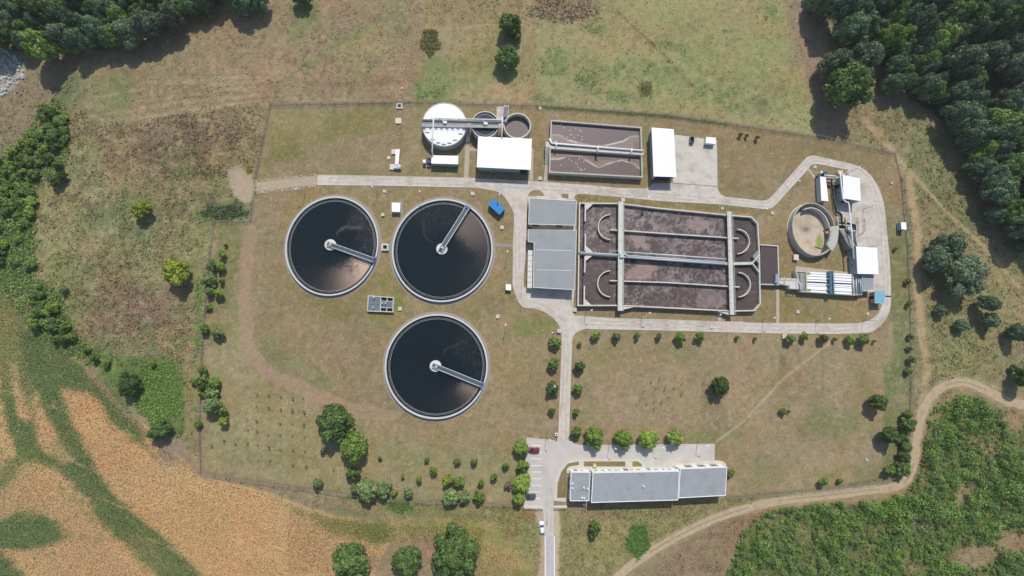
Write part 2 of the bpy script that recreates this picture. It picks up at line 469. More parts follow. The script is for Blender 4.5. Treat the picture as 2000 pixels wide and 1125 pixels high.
poly([(1260, 215), (1270, 240), (1262, 350), (1255, 350), (1256, 240)], (112, 116, 70), 2, 2, alpha=0.7)
poly([(1126, 382), (1500, 408), (1500, 420), (1200, 398), (1128, 392)], (122, 112, 70), 2, 2, alpha=0.9)
poly([(1520, 480), (1650, 500), (1650, 540), (1520, 560)], (138, 124, 86), 6, 8, alpha=0.8)
poly([(1485, 572), (1700, 580), (1690, 632), (1485, 628)], (136, 124, 82), 4, 4, alpha=0.9)
ell(1590, 605, 70, 16, (118, 112, 70), 0, alpha=0.7)
poly([(1000, 380), (500, 370), (490, 430), (560, 560), (760, 640), (960, 660), (1090, 650), (1000, 590), (1000, 420)], (142, 128, 90), 8, 8, alpha=0.9)
poly([(560, 560), (760, 640), (960, 660), (1090, 650), (1000, 560), (740, 500)], (120, 118, 72), 5, 20, alpha=0.6, patch=(35, 0.42, 0.62))
ell(640, 600, 80, 20, (118, 118, 72), 10, alpha=0.6)
ell(1040, 640, 55, 14, (112, 124, 66), -15, alpha=0.8)
ell(760, 560, 30, 20, (116, 120, 66), 0, alpha=0.5)
ell(780, 595, 25, 12, (100, 122, 62), 0, alpha=0.6)
poly([(495, 380), (560, 372), (545, 440), (560, 520), (520, 520), (495, 470)], (146, 128, 104), 6, 6, alpha=0.9)
poly([(425, 440), (490, 436), (480, 480), (450, 560), (475, 600), (475, 640), (410, 680), (400, 620), (415, 500)], (118, 122, 78), 8, 8, alpha=0.9)
ell(445, 640, 38, 34, (102, 124, 68), 0, alpha=0.85)
ell(430, 620, 26, 12, (142, 128, 96), 0, alpha=0.9)
poly([(400, 680), (470, 640), (490, 710), (560, 770), (1000, 850), (1060, 900), (1020, 980), (860, 975), (700, 960), (480, 932), (398, 916)], (146, 138, 103), 8, 8, alpha=0.95, rough=0.25)
ell(470, 760, 60, 50, (148, 136, 98), 0, alpha=0.6)
ell(500, 850, 90, 60, (142, 138, 98), 0, alpha=0.6)
ell(560, 900, 90, 24, (132, 134, 88), 5, alpha=0.6)
poly([(505, 655), (545, 650), (560, 690), (640, 730), (645, 760), (600, 765), (540, 725), (505, 690)], (122, 126, 88), 10, 10, alpha=0.85)
ell(660, 690, 90, 40, (146, 126, 98), 20, alpha=0.7)
stroke([(488, 450), (480, 540), (478, 620), (486, 680), (520, 730), (600, 765), (690, 800), (760, 815)], 26, (158, 137, 114), 4, 4, alpha=0.95, rough=0.15)
stroke([(640, 815), (740, 818), (820, 816)], 4, (172, 152, 118), 2, 2, alpha=0.7)
poly([(740, 820), (1000, 790), (1060, 860), (1040, 890), (850, 880), (760, 850)], (148, 130, 98), 10, 10, alpha=0.8)
ell(880, 890, 120, 18, (126, 128, 84), 0, alpha=0.5)
ell(985, 740, 70, 90, (150, 134, 98), 0, alpha=0.5)
stroke([(925, 805), (980, 835), (1030, 856)], 7, (150, 132, 112), 2, 1.5, alpha=0.9)
stroke([(862, 588), (900, 612), (870, 628), (800, 606)], 8, (138, 124, 112), 4, 3, alpha=0.7)
# SE lawn
poly([(1120, 655), (1480, 652), (1690, 655), (1745, 640), (1760, 760), (1735, 935), (1600, 955), (1425, 972), (1420, 870), (1120, 860)], (150, 135, 107), 5, 5, rough=0.25)
poly([(1720, 430), (1772, 430), (1776, 700), (1770, 920), (1725, 925), (1728, 800), (1725, 720), (1748, 680)], (112, 118, 78), 5, 6, alpha=0.9)
ell(1752, 780, 24, 110, (96, 116, 68), 3, alpha=0.8)
ell(1180, 690, 40, 22, (128, 124, 76), 0, alpha=0.6)
ell(1310, 690, 60, 18, (124, 122, 80), 0, alpha=0.6)
ell(1390, 852, 70, 14, (110, 122, 70), -8, alpha=0.8)
ell(1400, 800, 30, 40, (132, 122, 92), 0, alpha=0.7)
ell(1610, 825, 50, 26, (112, 122, 74), 0, alpha=0.8)
ell(1660, 820, 20, 24, (114, 124, 72), 0, alpha=0.7)
ell(1690, 740, 16, 40, (122, 124, 82), 0, alpha=0.6)
ell(1570, 750, 60, 40, (134, 122, 92), 0, alpha=0.6)
ell(1490, 920, 40, 30, (118, 120, 82), 0, alpha=0.6)
ell(1670, 930, 70, 22, (118, 124, 78), 0, alpha=0.6)
ell(1480, 890, 60, 60, (140, 128, 96), 0, alpha=0.5)
ell(1530, 700, 8, 30, (112, 106, 72), 0, alpha=0.7)
stroke([(1632, 660), (1595, 690), (1535, 735), (1450, 825), (1400, 862)], 4.2, (176, 156, 128), 1.6, 1.4, alpha=0.9, rough=.15)
stroke([(1420, 972), (1600, 955), (1725, 938), (1765, 920)], 8, (120, 118, 78), 3, 3, alpha=0.8, rough=0.9)
# boundary strip of rank grass under the fence
for i in range(len(FENCE)):
    a, b = FENCE[i], FENCE[(i + 1) % len(FENCE)]
    if a[1] > 940 and a[0] > 1000 and a[0] < 1450: continue
    if a[0] < 500 and a[1] < 436 and b[1] < 436: pass
    stroke([a, b], 4.5, (110, 100, 76), 2, 2, alpha=0.6, rough=0.8)
stroke([(1050, 208), (1300, 227), (1420, 243)], 8, (84, 98, 58), 2.5, 2.5, alpha=0.85, rough=1.0)
stroke([(640, 204), (900, 199)], 5, (92, 100, 58), 3, 3, alpha=0.5)
stroke([(390, 560), (384, 680), (380, 780), (386, 830)], 14, (98, 122, 66), 5, 5, alpha=0.8, rough=1.0)
# --- bottom: field margin and rough grass
poly([(393, 922), (600, 953), (746, 977), (1020, 988), (1060, 1010), (1060, 1140), (940, 1060), (760, 1010), (560, 985), (430, 950)], (142, 132, 98), 6, 6, rough=0.8)
poly([(396, 925), (540, 948), (700, 975), (690, 1000), (560, 985), (430, 948)], (142, 124, 104), 6, 5, alpha=0.7)
ell(780, 988, 30, 16, (104, 134, 70), 10, alpha=0.95, rough=0.8)
ell(690, 975, 22, 9, (100, 128, 62), 0, alpha=0.8)
ell(680, 1000, 40, 8, (100, 112, 82), 12, alpha=0.6)
ell(880, 1000, 120, 20, (120, 126, 80), 4, alpha=0.6)
ell(995, 1020, 40, 40, (128, 124, 80), 0, alpha=0.8, rough=1.0)
ell(1030, 1060, 22, 50, (134, 140, 92), 0, alpha=0.7, rough=1.0)
ell(1036, 1003, 16, 9, (150, 108, 88), 0, alpha=0.8)
poly([(1090, 990), (1420, 975), (1600, 958), (1450, 990), (1330, 1040), (1200, 1140), (1090, 1140)], (136, 130, 92), 6, 6, rough=0.9)
ell(1180, 1060, 60, 50, (150, 146, 96), 0, alpha=0.6)
ell(1160, 1000, 60, 14, (140, 120, 98), 0, alpha=0.5)
ell(1246, 1056, 24, 32, (72, 108, 46), 20, alpha=0.95, rough=1.0, warp=0.25)
ell(1300, 1010, 40, 25, (116, 122, 76), -20, alpha=0.6)
poly([(1260, 1140), (1340, 1050), (1440, 1010), (1560, 990), (1500, 1020), (1430, 1080), (1380, 1140)], (142, 120, 98), 8, 8, rough=0.8)
# --- ploughed / cropped field bottom left
CROP = [(-110, 520), (0, 530), (60, 640), (130, 690), (170, 720), (220, 765), (300, 850), (360, 900), (400, 930), (480, 950), (560, 975), (640, 1005), (720, 1020), (760, 1060), (740, 1100), (700, 1205), (-110, 1205)]
poly(CROP, (184, 155, 114), 4, 4, rough=0.3)
ell(420, 1060, 160, 90, (188, 155, 110), 20, alpha=0.6); ell(200, 860, 60, 90, (188, 150, 108), -30, alpha=0.5)
GREEN = [[(-110, 520), (0, 535), (30, 600), (62, 645), (110, 672), (165, 720), (200, 738), (228, 753), (249, 785), (274, 832), (284, 867), (304, 896), (281, 876), (249, 847), (213, 818), (199, 789), (178, 768), (140, 760), (117, 757), (117, 771), (135, 810), (149, 849), (171, 881), (192, 924), (213, 960), (256, 995), (302, 1038), (338, 1070), (391, 1122), (430, 1205), (360, 1205), (309, 1125), (267, 1084), (228, 1052), (192, 1013), (171, 974), (135, 938), (107, 912), (70, 900), (45, 902), (20, 940), (0, 975), (-110, 1000)],
         [(-110, 1020), (0, 1017), (57, 988), (100, 1010), (142, 1038), (174, 1053), (135, 1052), (82, 1070), (21, 1074), (0, 1068), (-110, 1075)],
         [(-110, 1078), (0, 1080), (20, 1095), (50, 1125), (70, 1205), (-110, 1205)]]
for k, g in enumerate(GREEN):
    poly(g, (94, 111, 70), 10, 9, alpha=.82, rough=0.3, wscale=26); poly(g, (92, 110, 68), 7, 11, alpha=.85, rough=0.3, wscale=18, patch=(9, .2, .5))
for g in ([(68, 762), (76, 775), (82, 796), (103, 832), (117, 864), (142, 896), (128, 905), (92, 889), (75, 867), (68, 832), (60, 796)], [(20, 710), (32, 712), (42, 750), (50, 782), (62, 815), (50, 824), (36, 812), (28, 778), (22, 745)], [(-110, 740), (0, 743), (11, 825), (32, 881), (30, 890), (14, 899), (0, 910), (-110, 930)]):
    poly(g, (184, 156, 116), 7, 6, wscale=20)
for _k in range(9):                      # tramlines and drill misses across the crop
    _o = -150 + _k * 62
    stroke([(60 + _o * .35, 700 + _o * .9), (200 + _o * .5, 790 + _o * .85), (340 + _o * .6, 860 + _o * .9), (520 + _o * .6, 915 + _o * .95), (740 + _o * .5, 960 + _o)] if _k > 3 else [(0, 760 + _k * 70), (120, 800 + _k * 72), (260, 850 + _k * 74), (420, 905 + _k * 76)], 2.2, (142, 126, 88) if _k % 2 else (200, 174, 132), 1.8, 2.0, alpha=.55, patch=(40, .35, .55))
ell(55, 770, 14, 60, (140, 132, 90), -12, alpha=0.5); ell(20, 610, 22, 45, (128, 128, 86), -15, alpha=0.6); ell(120, 885, 30, 22, (138, 134, 90), 30, alpha=0.5)
ell(150, 985, 60, 18, (140, 132, 88), 40, alpha=0.55, patch=(20, .35, .6)); ell(290, 1085, 26, 60, (140, 132, 88), -45, alpha=0.4)
ell(20, 940, 60, 60, (150, 145, 96), 0, alpha=0.4)
poly([(0, 960), (60, 930), (150, 990), (260, 1090), (300, 1140), (100, 1140), (60, 1080), (130, 1050), (100, 1000), (0, 1000)], (178, 150, 112), 12, 10, alpha=0.75)
ell(10, 690, 30, 70, (150, 140, 95), 0, alpha=0.5)
poly([(560, 990), (720, 1020), (760, 1010), (960, 1020), (1050, 1125), (1000, 1140), (920, 1100), (840, 1060), (740, 1060), (640, 1030)], (160, 142, 98), 8, 8, rough=0.5)
poly([(560, 990), (720, 1020), (760, 1010), (960, 1020), (1050, 1125), (1000, 1140), (920, 1100), (840, 1060), (740, 1060), (640, 1030)], (132, 134, 84), 8, 8, alpha=0.8, patch=(24, .45, .6))
ell(690, 1035, 60, 16, (138, 134, 84), 10, alpha=0.8, rough=0.9)
ell(737, 1040, 24, 22, (118, 128, 76), 0, alpha=0.85, rough=1.0)
ell(910, 1035, 60, 18, (140, 140, 78), 10, alpha=0.7, rough=0.9)
ell(830, 1075, 40, 30, (156, 130, 108), 0, alpha=0.9)
ell(720, 1098, 22, 16, (150, 130, 110), 0, alpha=0.8)

stroke([(170, 725), (240, 800), (320, 880), (390, 925), (480, 945)], 9, (150, 130, 104), 3, 3, alpha=0.8)
stroke([(0, 900), (100, 905), (200, 965), (300, 1060), (380, 1140)], 3, (118, 128, 84), 2, 1, alpha=0.5)
# weedy bank between meadow and field
poly([(60, 560), (110, 570), (150, 660), (240, 700), (350, 700), (365, 760), (355, 850), (330, 860), (290, 800), (230, 760), (170, 700), (110, 670), (70, 640)], (98, 122, 64), 8, 10, rough=1.0)
poly([(255, 700), (360, 700), (358, 850), (320, 840), (270, 780)], (96, 120, 66), 8, 16, rough=1.0)
ell(270, 800, 30, 14, (150, 138, 112), 40, alpha=0.8)
ell(335, 880, 20, 30, (148, 130, 112), 30, alpha=0.9)
poly([(360, 700), (392, 700), (388, 900), (362, 860)], (138, 130, 92), 5, 5, alpha=0.8, rough=0.8)
# left edge bank
poly([(-110, 180), (60, 150), (120, 180), (60, 300), (0, 400), (-110, 420)], (138, 126, 102), 8, 8, rough=0.8)
poly([(-110, 330), (20, 310), (60, 360), (60, 560), (0, 560), (-110, 540)], (84, 116, 58), 8, 8, rough=1.0)
poly([(-110, 80), (0, 88), (40, 110), (50, 150), (20, 180), (-110, 200)], (158, 152, 142), 3, 3, rough=0.1)
# under the woods
WOOD1 = [(-110, -90), (455, -90), (430, 4), (390, 14), (330, 40), (262, 62), (225, 88), (160, 100), (100, 104), (60, 92), (0, 66), (-110, 60)]
WOOD2 = [(1588, -90), (2120, -90), (2120, 490), (1985, 455), (1945, 420), (1910, 360), (1880, 300), (1850, 245), (1800, 205), (1745, 165), (1700, 105), (1650, 70), (1600, 20)]
poly(WOOD1, (62, 72, 50), 8, 8, rough=0.7)
poly(WOOD2, (66, 76, 52), 8, 8, rough=0.7)
poly([(1930, 350), (2000, 420), (2120, 500), (2120, 300), (1980, 250)], (70, 82, 70), 12, 8)
# scrubland bottom right
SCRUB = [(1420, 1140), (1440, 1080), (1460, 1030), (1510, 1000), (1600, 985), (1700, 985), (1770, 965), (1800, 900), (1810, 820), (1850, 780), (1900, 775), (1950, 800), (1965, 850), (2120, 790), (2120, 1210), (1430, 1210)]
poly(SCRUB, (92, 108, 60), 8, 14, rough=1.0)
poly(SCRUB, (140, 128, 94), 8, 14, alpha=.6, patch=(30, .58, .7))
for a in [(1878, 965, 12, 50, 35), (1905, 1085, 60, 28, -30), (1925, 872, 26, 12, 30), (1990, 1060, 50, 20, -10), (1990, 815, 40, 22, 0)]:
    ell(a[0], a[1], a[2], a[3], (150, 130, 104), a[4], alpha=0.9, rough=0.7)
poly([(1800, 830), (1820, 790), (1860, 775), (1900, 775), (1850, 800), (1830, 880), (1810, 920)], (130, 126, 88), 6, 6, alpha=0.9)
# dirt tracks: worn verges around the track itself
TRACK = [(1190, 1140), (1250, 1092), (1310, 1055), (1380, 1020), (1460, 992), (1540, 976), (1620, 967), (1700, 957), (1745, 952), (1772, 936), (1785, 905), (1790, 870), (1796, 830), (1806, 795), (1828, 765), (1855, 750), (1885, 747), (1915, 757), (1950, 775), (1980, 787), (2060, 800)]
stroke(spline(TRACK, 5), 25, (156, 140, 110), 4, 3, alpha=0.8, rough=0.3)
stroke([(1866, 744), (1910, 745), (1960, 765), (2000, 785)], 8, (160, 148, 116), 4, 3, alpha=0.7)
# bare pad at the west gate
poly([(445, 335), (465, 325), (492, 340), (498, 372), (492, 392), (478, 398), (455, 380), (448, 355)], (172, 156, 134), 3, 3, rough=0.1)
poly([(440, 330), (470, 322), (460, 345), (450, 375)], (158, 150, 132), 3, 4, alpha=0.7)
# sandy verges of the access road
poly([(1046, 998), (1064, 993), (1066, 1060), (1068, 1140), (1050, 1140), (1056, 1060)], (176, 160, 140), 4, 4, rough=0.2)
poly([(1078, 993), (1092, 995), (1094, 1050), (1092, 1140), (1080, 1140)], (186, 172, 146), 3, 4, rough=0.2)
# straw, bare soil and green blades mottle the lawns at several scales
_m = sstep(-3, 3, poly_sd(GX, GY, FENCE)) * (GR < 0.6)
for _k, (_c, _sc, _lo, _hi, _a) in enumerate((((164, 144, 122), 46, .5, .66, .6), ((128, 128, 88), 38, .53, .68, .55), ((172, 154, 128), 15, .55, .68, .5), ((118, 108, 84), 11, .56, .68, .5), ((124, 126, 86), 19, .56, .7, .45), ((110, 98, 78), 5.5, .60, .72, .55), ((180, 164, 138), 5, .62, .74, .55))):
    _w = (_m * (GR > .17) * _a * (.42 if _sc > 12 else .6) * sstep(_lo, _hi, fbm(GX, GY, _sc, 900 + 40 * _k, 4)))[..., None]
    GC = GC * (1 - _w) + S(*_c) * _w
# the same, coarser, for the fields outside
_m = sstep(3, -3, poly_sd(GX, GY, FENCE)) * sstep(3, -3, poly_sd(GX, GY, CROP)) * sstep(3, -3, poly_sd(GX, GY, WOOD2)) * sstep(3, -3, poly_sd(GX, GY, WOOD1))
for _k, (_c, _sc, _lo, _hi, _a) in enumerate((((166, 148, 122), 42, .52, .68, .5), ((116, 122, 82), 30, .55, .7, .5), ((104, 94, 74), 12, .58, .7, .6), ((176, 164, 128), 9, .6, .72, .5), ((98, 104, 68), 7, .6, .72, .5))):
    _w = (_m * (GR > .35) * _a * (.36 if _sc > 12 else .5) * sstep(_lo, _hi, fbm(GX, GY, _sc, 1400 + 40 * _k, 4)))[..., None]
    GC = GC * (1 - _w) + S(*_c) * _w
# scattered tone for everything
tone = 1 + 0.10 * (fbm(GX, GY, 60, 5, 4) - 0.5) * 2 + 0.16 * (np.random.default_rng(3).random(GX.shape) - 0.5) * (0.35 + GR)
GC *= tone[..., None]
_lum = GC.mean(-1, keepdims=True); GC = (_lum + (GC - _lum) * 1.0) * 1.04 * np.array([1.02, 1.0, .955])

for sl in (np.s_[:3], np.s_[-3:], np.s_[:, :3], np.s_[:, -3:]): GC[sl] = S(138, 132, 98)
WX, WY = Pn(GX, GY, 0.0)
V = np.stack([WX, WY, np.zeros_like(WX)], -1)
for e, k in ((1, 3.0), (0, 14.0)):      # the last two rows run out to the horizon
    for sl in ((e, slice(None)), (GM - 1 - e, slice(None)), (slice(None), e), (slice(None), GN - 1 - e)):
        V[sl] = np.stack([WX[sl], WY[sl], 0 * WX[sl]], -1) * k
ii = np.arange(GM * GN).reshape(GM, GN)
Q = np.stack([ii[1:, :-1], ii[1:, 1:], ii[:-1, 1:], ii[:-1, :-1]], -1).reshape(-1, 4)
gme = np_mesh('ground', V.reshape(-1, 3), Q, GC.reshape(-1, 3))
ra = gme.attributes.new('rough', 'FLOAT', 'POINT'); ra.data.foreach_set('value', GR.astype(np.float32).ravel())

def ground_material():
    m = bpy.data.materials.new('grassland'); m.use_nodes = True
    nt = m.node_tree; N = nt.nodes; L = nt.links
    b = N['Principled BSDF']; b.inputs['Roughness'].default_value = 0.95; b.inputs['Specular IOR Level'].default_value = 0.1
    tc = N.new('ShaderNodeTexCoord')
    a = N.new('ShaderNodeAttribute'); a.attribute_name = 'Col'
    r = N.new('ShaderNodeAttribute'); r.attribute_name = 'rough'
    def noise(sc, det=5, rg=0.6):
        n = N.new('ShaderNodeTexNoise'); n.inputs['Scale'].default_value = sc; n.inputs['Detail'].default_value = det; n.inputs['Roughness'].default_value = rg
        L.new(tc.outputs['Object'], n.inputs['Vector']); return n.outputs['Fac']
    def rng(x, a0, a1, b0, b1):
        n = N.new('ShaderNodeMapRange'); L.new(x, n.inputs[0])
        for i, v in enumerate((a0, a1, b0, b1)):
            if hasattr(v, 'links'): L.new(v, n.inputs[i + 1])
            else: n.inputs[i + 1].default_value = v
        return n.outputs[0]
    def math_(op, x, y):
        n = N.new('ShaderNodeMath'); n.operation = op
        for i, v in enumerate((x, y)):
            if hasattr(v, 'links'): L.new(v, n.inputs[i])
            else: n.inputs[i].default_value = v
        return n.outputs[0]
    fine = noise(1.9, 6, 0.75); mid = noise(0.45, 5, 0.6); big = noise(0.06, 4, 0.5)
    amp = rng(r.outputs['Fac'], 0, 1, 0.45, 0.7)
    v1 = math_('MULTIPLY', math_('SUBTRACT', fine, 0.5), math_('MULTIPLY', amp, 2.6))
    v2 = math_('MULTIPLY', math_('SUBTRACT', mid, 0.5), math_('MULTIPLY', amp, 1.2))
    val = math_('MAXIMUM', math_('ADD', math_('ADD', v1, v2), 1.0), 0.25)
    # slow drift between straw and green
    gm = N.new('ShaderNodeMix'); gm.data_type = 'RGBA'; gm.blend_type = 'MULTIPLY'
    gm.inputs[7].default_value = (0.9, 1.0, 0.84, 1)
    L.new(rng(noise(0.16, 6, 0.7), 0.5, 0.68, 0, 0.75), gm.inputs[0]); L.new(a.outputs['Color'], gm.inputs[6])
    gm2 = N.new('ShaderNodeMix'); gm2.data_type = 'RGBA'; gm2.blend_type = 'MULTIPLY'
    gm2.inputs[7].default_value = (1.06, 0.96, 0.93, 1)
    L.new(rng(big, 0.45, 0.65, 0, 1), gm2.inputs[0]); L.new(gm.outputs[2], gm2.inputs[6])
    sc = N.new('ShaderNodeVectorMath'); sc.operation = 'SCALE'
    L.new(gm2.outputs[2], sc.inputs[0]); L.new(val, sc.inputs['Scale'])
    L.new(sc.outputs[0], b.inputs['Base Color'])
    bp = N.new('ShaderNodeBump'); bp.inputs['Distance'].default_value = 0.35
    L.new(rng(r.outputs['Fac'], 0, 1, 0.25, 0.7), bp.inputs['Strength'])
    L.new(noise(1.3, 5, 0.7), bp.inputs['Height']); L.new(bp.outputs[0], b.inputs['Normal'])
    return m
link('ground', gme, ground_material(), kind='structure')
def ground_at(px, py):
    i = np.clip(np.round((px + 110) / 2220 * (GN - 1)).astype(int), 0, GN - 1)
    j = np.clip(np.round((py + 80) / 1285 * (GM - 1)).astype(int), 0, GM - 1)
    return GC[j, i], GR[j, i]

# ------------------------------------------------------------------ roads, yards, paths (each sheet a few mm above the one below)
M_ROAD = mat('road_concrete', S(205, 195, 183), 0.85, 0.13, 0.5, bump=0.15, bscale=6, stain=(S(172, 160, 146), 0.16, 0.5, 0.8))
M_YARD = mat('yard_concrete', S(206, 198, 186), 0.85, 0.09, 0.3, bump=0.15, bscale=6, stain=(S(178, 166, 150), 0.22, 0.5, 0.8))
M_PARK = mat('parking_concrete', S(200, 193, 184), 0.85, 0.08, 0.3, bump=0.15, bscale=6, stain=(S(180, 172, 164), 0.12, 0.5, 0.6))
M_ASPH = mat('asphalt', S(190, 186, 184), 0.9, 0.1, 0.8, bump=0.2, bscale=14)
M_PAVE = mat('pavement', S(208, 200, 186), 0.85, 0.08, 0.8)
M_PATH = mat('path_slabs', S(186, 172, 152), 0.9, 0.14, 1.2)
M_GRAVEL = mat('grey_gravel', S(158, 147, 138), 0.95, 0.22, 3.0, bump=0.4, bscale=10)
M_LINE = mat('white_road_paint', S(246, 242, 234), 0.7, 0.06, 3)
M_KERB = mat('kerb_concrete', S(214, 208, 196), 0.85, 0.08, 2)
def slab(name, pts, z, m, depth=0.03):
    return MB().prism(XY(pts), z - depth, z).build(name, m, kind='structure')
def arc(cx, cy, r, a0, a1, n=8):
    return [(cx + r * math.cos(math.radians(a0 + (a1 - a0) * i / n)), cy + r * math.sin(math.radians(a0 + (a1 - a0) * i / n))) for i in range(n + 1)]
north = [(621, 342), (740, 343.6), (927, 348), (1040, 353.5), (1157, 362), (1212, 367), (1240, 368), (1262, 368), (1271, 363.5), (1276, 358), (1314, 357.5), (1401, 364.5), (1403, 372), (1408, 380), (1418, 384.5), (1488, 392), (1499, 390.5), (1509, 382), (1540, 347)]
north += spline([(1571, 312), (1577, 306.5), (1586, 304), (1598, 305.5), (1661, 319.6)], 4)
north += spline([(1661, 319.6), (1683, 328), (1700, 342), (1713, 361), (1721.5, 381), (1728, 408), (1733, 459), (1738, 513), (1740, 567), (1738.6, 602), (1729, 625), (1711, 643), (1693, 650), (1640, 652)], 4)[1:]
north += [(1587, 652), (1480, 650), (1460, 649), (1307, 645), (1150, 642)] + spline([(1144, 642), (1128, 648), (1119, 659), (1117, 672)], 4)
north += [(1115, 720), (1111, 848)] + spline([(1111, 851), (1116, 863), (1131, 869.5)], 4) + [(1131, 873), (1085, 873), (1091, 848), (1097, 690)]
north += spline([(1097, 680), (1096, 650), (1088, 630), (1069, 612.6), (1046, 603), (1021, 599), (1007, 578), (1001, 555)], 4)
north += spline([(1002, 480), (1004, 428), (1001, 410), (981, 380), (955, 371), (927, 366)], 4) + [(740, 362), (620, 361)]
# lawns enclosed by the road are islands laid over it
M_ISLE = mat('island_turf', S(136, 122, 84), 0.95, 0.3, 1.6, bump=0.5, bscale=6, stain=(S(112, 108, 66), 0.12, 0.5, 0.7))
isle1 = [(1121, 616.5), (1119, 600), (1119, 560), (1124, 500), (1124, 450), (1120, 400)] + spline([(1120, 390), (1122, 383), (1128, 378.6), (1140, 378.4)], 3) + [(1216, 385), (1294, 392.6), (1395, 398), (1420, 400), (1488, 407.5)]
isle1 += spline([(1488, 407.5), (1503, 407), (1515, 399), (1545, 366)], 3) + spline([(1578, 330.5), (1583, 322.5), (1592, 320), (1605, 321.5)], 3) + [(1657, 331.5), (1657, 338), (1634, 340), (1632, 400), (1635, 410), (1637, 455), (1645, 470), (1655, 485), (1660, 530), (1682, 572), (1707, 570), (1722, 596)]
isle1 += spline([(1722, 598), (1715, 613), (1700, 625), (1676, 632)], 3) + [(1640, 632.5), (1480, 631), (1300, 624.5), (1200, 622)]
isle2 = [(1023, 562), (1022, 545), (1027, 480), (1029, 388.5)] + arc(1047, 388, 18, 180, 360, 8) + [(1066, 396), (1040, 396), (1040, 562)]
def holed(name, outer, holes, z, m):
    from mathutils.geometry import tessellate_polygon
    loops = [[Vector((x, y, z)) for x, y in XY(l)] for l in [outer] + holes]
    tri = tessellate_polygon(loops); pts = [tuple(v) for l in loops for v in l]
    mb = MB(); mb.add(pts, [t if area([pts[i][:2] for i in t]) > 0 else t[::-1] for t in tri]); k = 0
    for l in loops:                       # edge of the slab down to the soil
        n = len(l); mb.add([(v.x, v.y, z) for v in l] + [(v.x, v.y, 0) for v in l], [(i, (i + 1) % n, n + (i + 1) % n, n + i) for i in range(n)])
    return mb.build(name, m, kind='structure')
holed('road', north, [isle1, isle2], 0.04, M_ROAD)
for pts in (isle1, isle2):
    MB().path(XY(pts + pts[:1]), 0.16, 0.0, 0.09).build('kerb', M_KERB, kind='structure')
slab('forecourt', [(1317, 263), (1400, 274), (1401.5, 364.3), (1314, 357.3)], 0.05, M_YARD)
slab('road_patch', [(1226, 371), (1262, 368.5), (1266, 384), (1240, 387), (1232, 378)], 0.048, mat('patched_concrete', S(184, 176, 164), .9, .1, .6))
slab('road_patch', [(1411.5, 627.6), (1452, 628.4), (1452.5, 648.6), (1412.5, 647.6)], 0.048, mat('pinkish_concrete', S(202, 186, 174), .9, .07, .6))
MB().path(XY([(1314, 357.4), (1401.8, 364.4)]), .22, .03, .056).build('drain_channel', mat('drain_grating', S(112, 106, 100), .8, .1, 2), kind='structure')
slab('forecourt', [(1066, 383), (1124, 388), (1124, 400), (1030, 396), (1030, 383)], 0.052, M_YARD)
slab('forecourt', [(1036, 555), (1122, 562), (1119, 608), (1036, 590)], 0.045, M_ROAD)
slab('path', [(1097, 378), (1110, 379), (1110, 388), (1097, 386)], 0.056, M_ISLE)
PARK = [(1029, 855), (1084, 861), (1100, 868), (1131, 869.5), (1300, 868.5), (1395, 867.5), (1394, 900), (1325, 902.5), (1315, 909), (1313, 916), (1256, 916), (1250, 898), (1130, 896), (1107, 903), (1092, 918), (1084, 942), (1081, 993), (1061, 993), (1023, 991)]
slab('parking_yard', PARK, 0.044, M_PARK)
slab('access_road', [(1060, 990), (1081, 990), (1081.5, 1047), (1064.5, 1047)], 0.041, M_PARK)
slab('access_road', [(1064, 1046), (1083, 1046), (1083.5, 1140), (1064.5, 1140)], 0.046, M_ASPH)
for a in ([(1064.6, 1047), (1065, 1140)], [(1082.6, 1047), (1083.2, 1140)]):
    MB().path(XY(a), 0.32, 0.03, 0.052).build('edge_line', M_LINE, kind='structure')
walk = [(1081, 978), (1082, 942), (1090, 918), (1106, 902), (1127, 895.5), (1246, 896), (1254, 900), (1258, 909), (1256, 922), (1106, 924), (1105, 980)]
slab('pavement', walk, 0.15, M_PAVE, 0.14)
slab('pavement', [(1315, 909.5), (1321, 903.5), (1403, 899), (1413, 901), (1418, 906), (1419, 916), (1316, 918)], 0.15, M_PAVE, 0.14)
slab('planted_bed', [(1088, 972), (1089, 944), (1096, 922), (1109, 905), (1130, 901), (1131, 908), (1112, 911), (1107, 915), (1105, 972)], 0.156, M_ISLE)
slab('planted_bed', [(1140, 901), (1221, 901), (1221, 911), (1140, 911)], 0.156, M_ISLE)
slab('planted_bed', [(1235, 901), (1246, 901), (1253, 906), (1254, 911), (1235, 911)], 0.156, mat('bed_green', S(124, 134, 76), 0.95, 0.3, 2, bump=0.5))
lot = [o for o in bpy.data.objects if o.name == 'parking_yard'][0]
for k, yy in enumerate([870, 883.5, 896.3, 909.5, 922, 935, 948, 961, 974]):
    xl, xr = (1038 - k * 0.6, 1058.3 - k * 0.5)
    mb = MB().path(XY([(xl, yy - 0.6), (xr, yy)]), 0.2, 0.03, 0.05); mb.path(XY([(xr, yy - 1.2), (xr, yy + 1.2)]), 0.2, 0.03, 0.051)
    mb.build('painted_line', M_LINE, lot)
# kerbs on the yard edges
for pts in ([(1029, 855), (1084, 861)], [(1131, 869.5), (1300, 868.5), (1395, 867.5), (1394.3, 900)], [(1029, 855), (1023, 991)]):
    MB().path(XY(pts), 0.22, 0.0, 0.13).build('kerb', M_KERB, kind='structure')
for pts in (spline([(1111, 851), (1116, 863), (1131, 869.5)], 4), [(1097, 690), (1091, 848)], [(1117, 672), (1115, 720), (1111, 851)], [(1150, 642), (1307, 645), (1480, 650), (1640, 652)], [(621, 342), (927, 348)], [(620, 361), (740, 362), (927, 366)]):
    MB().path(XY(pts), 0.2, 0.0, 0.1).build('kerb', M_KERB, kind='structure')
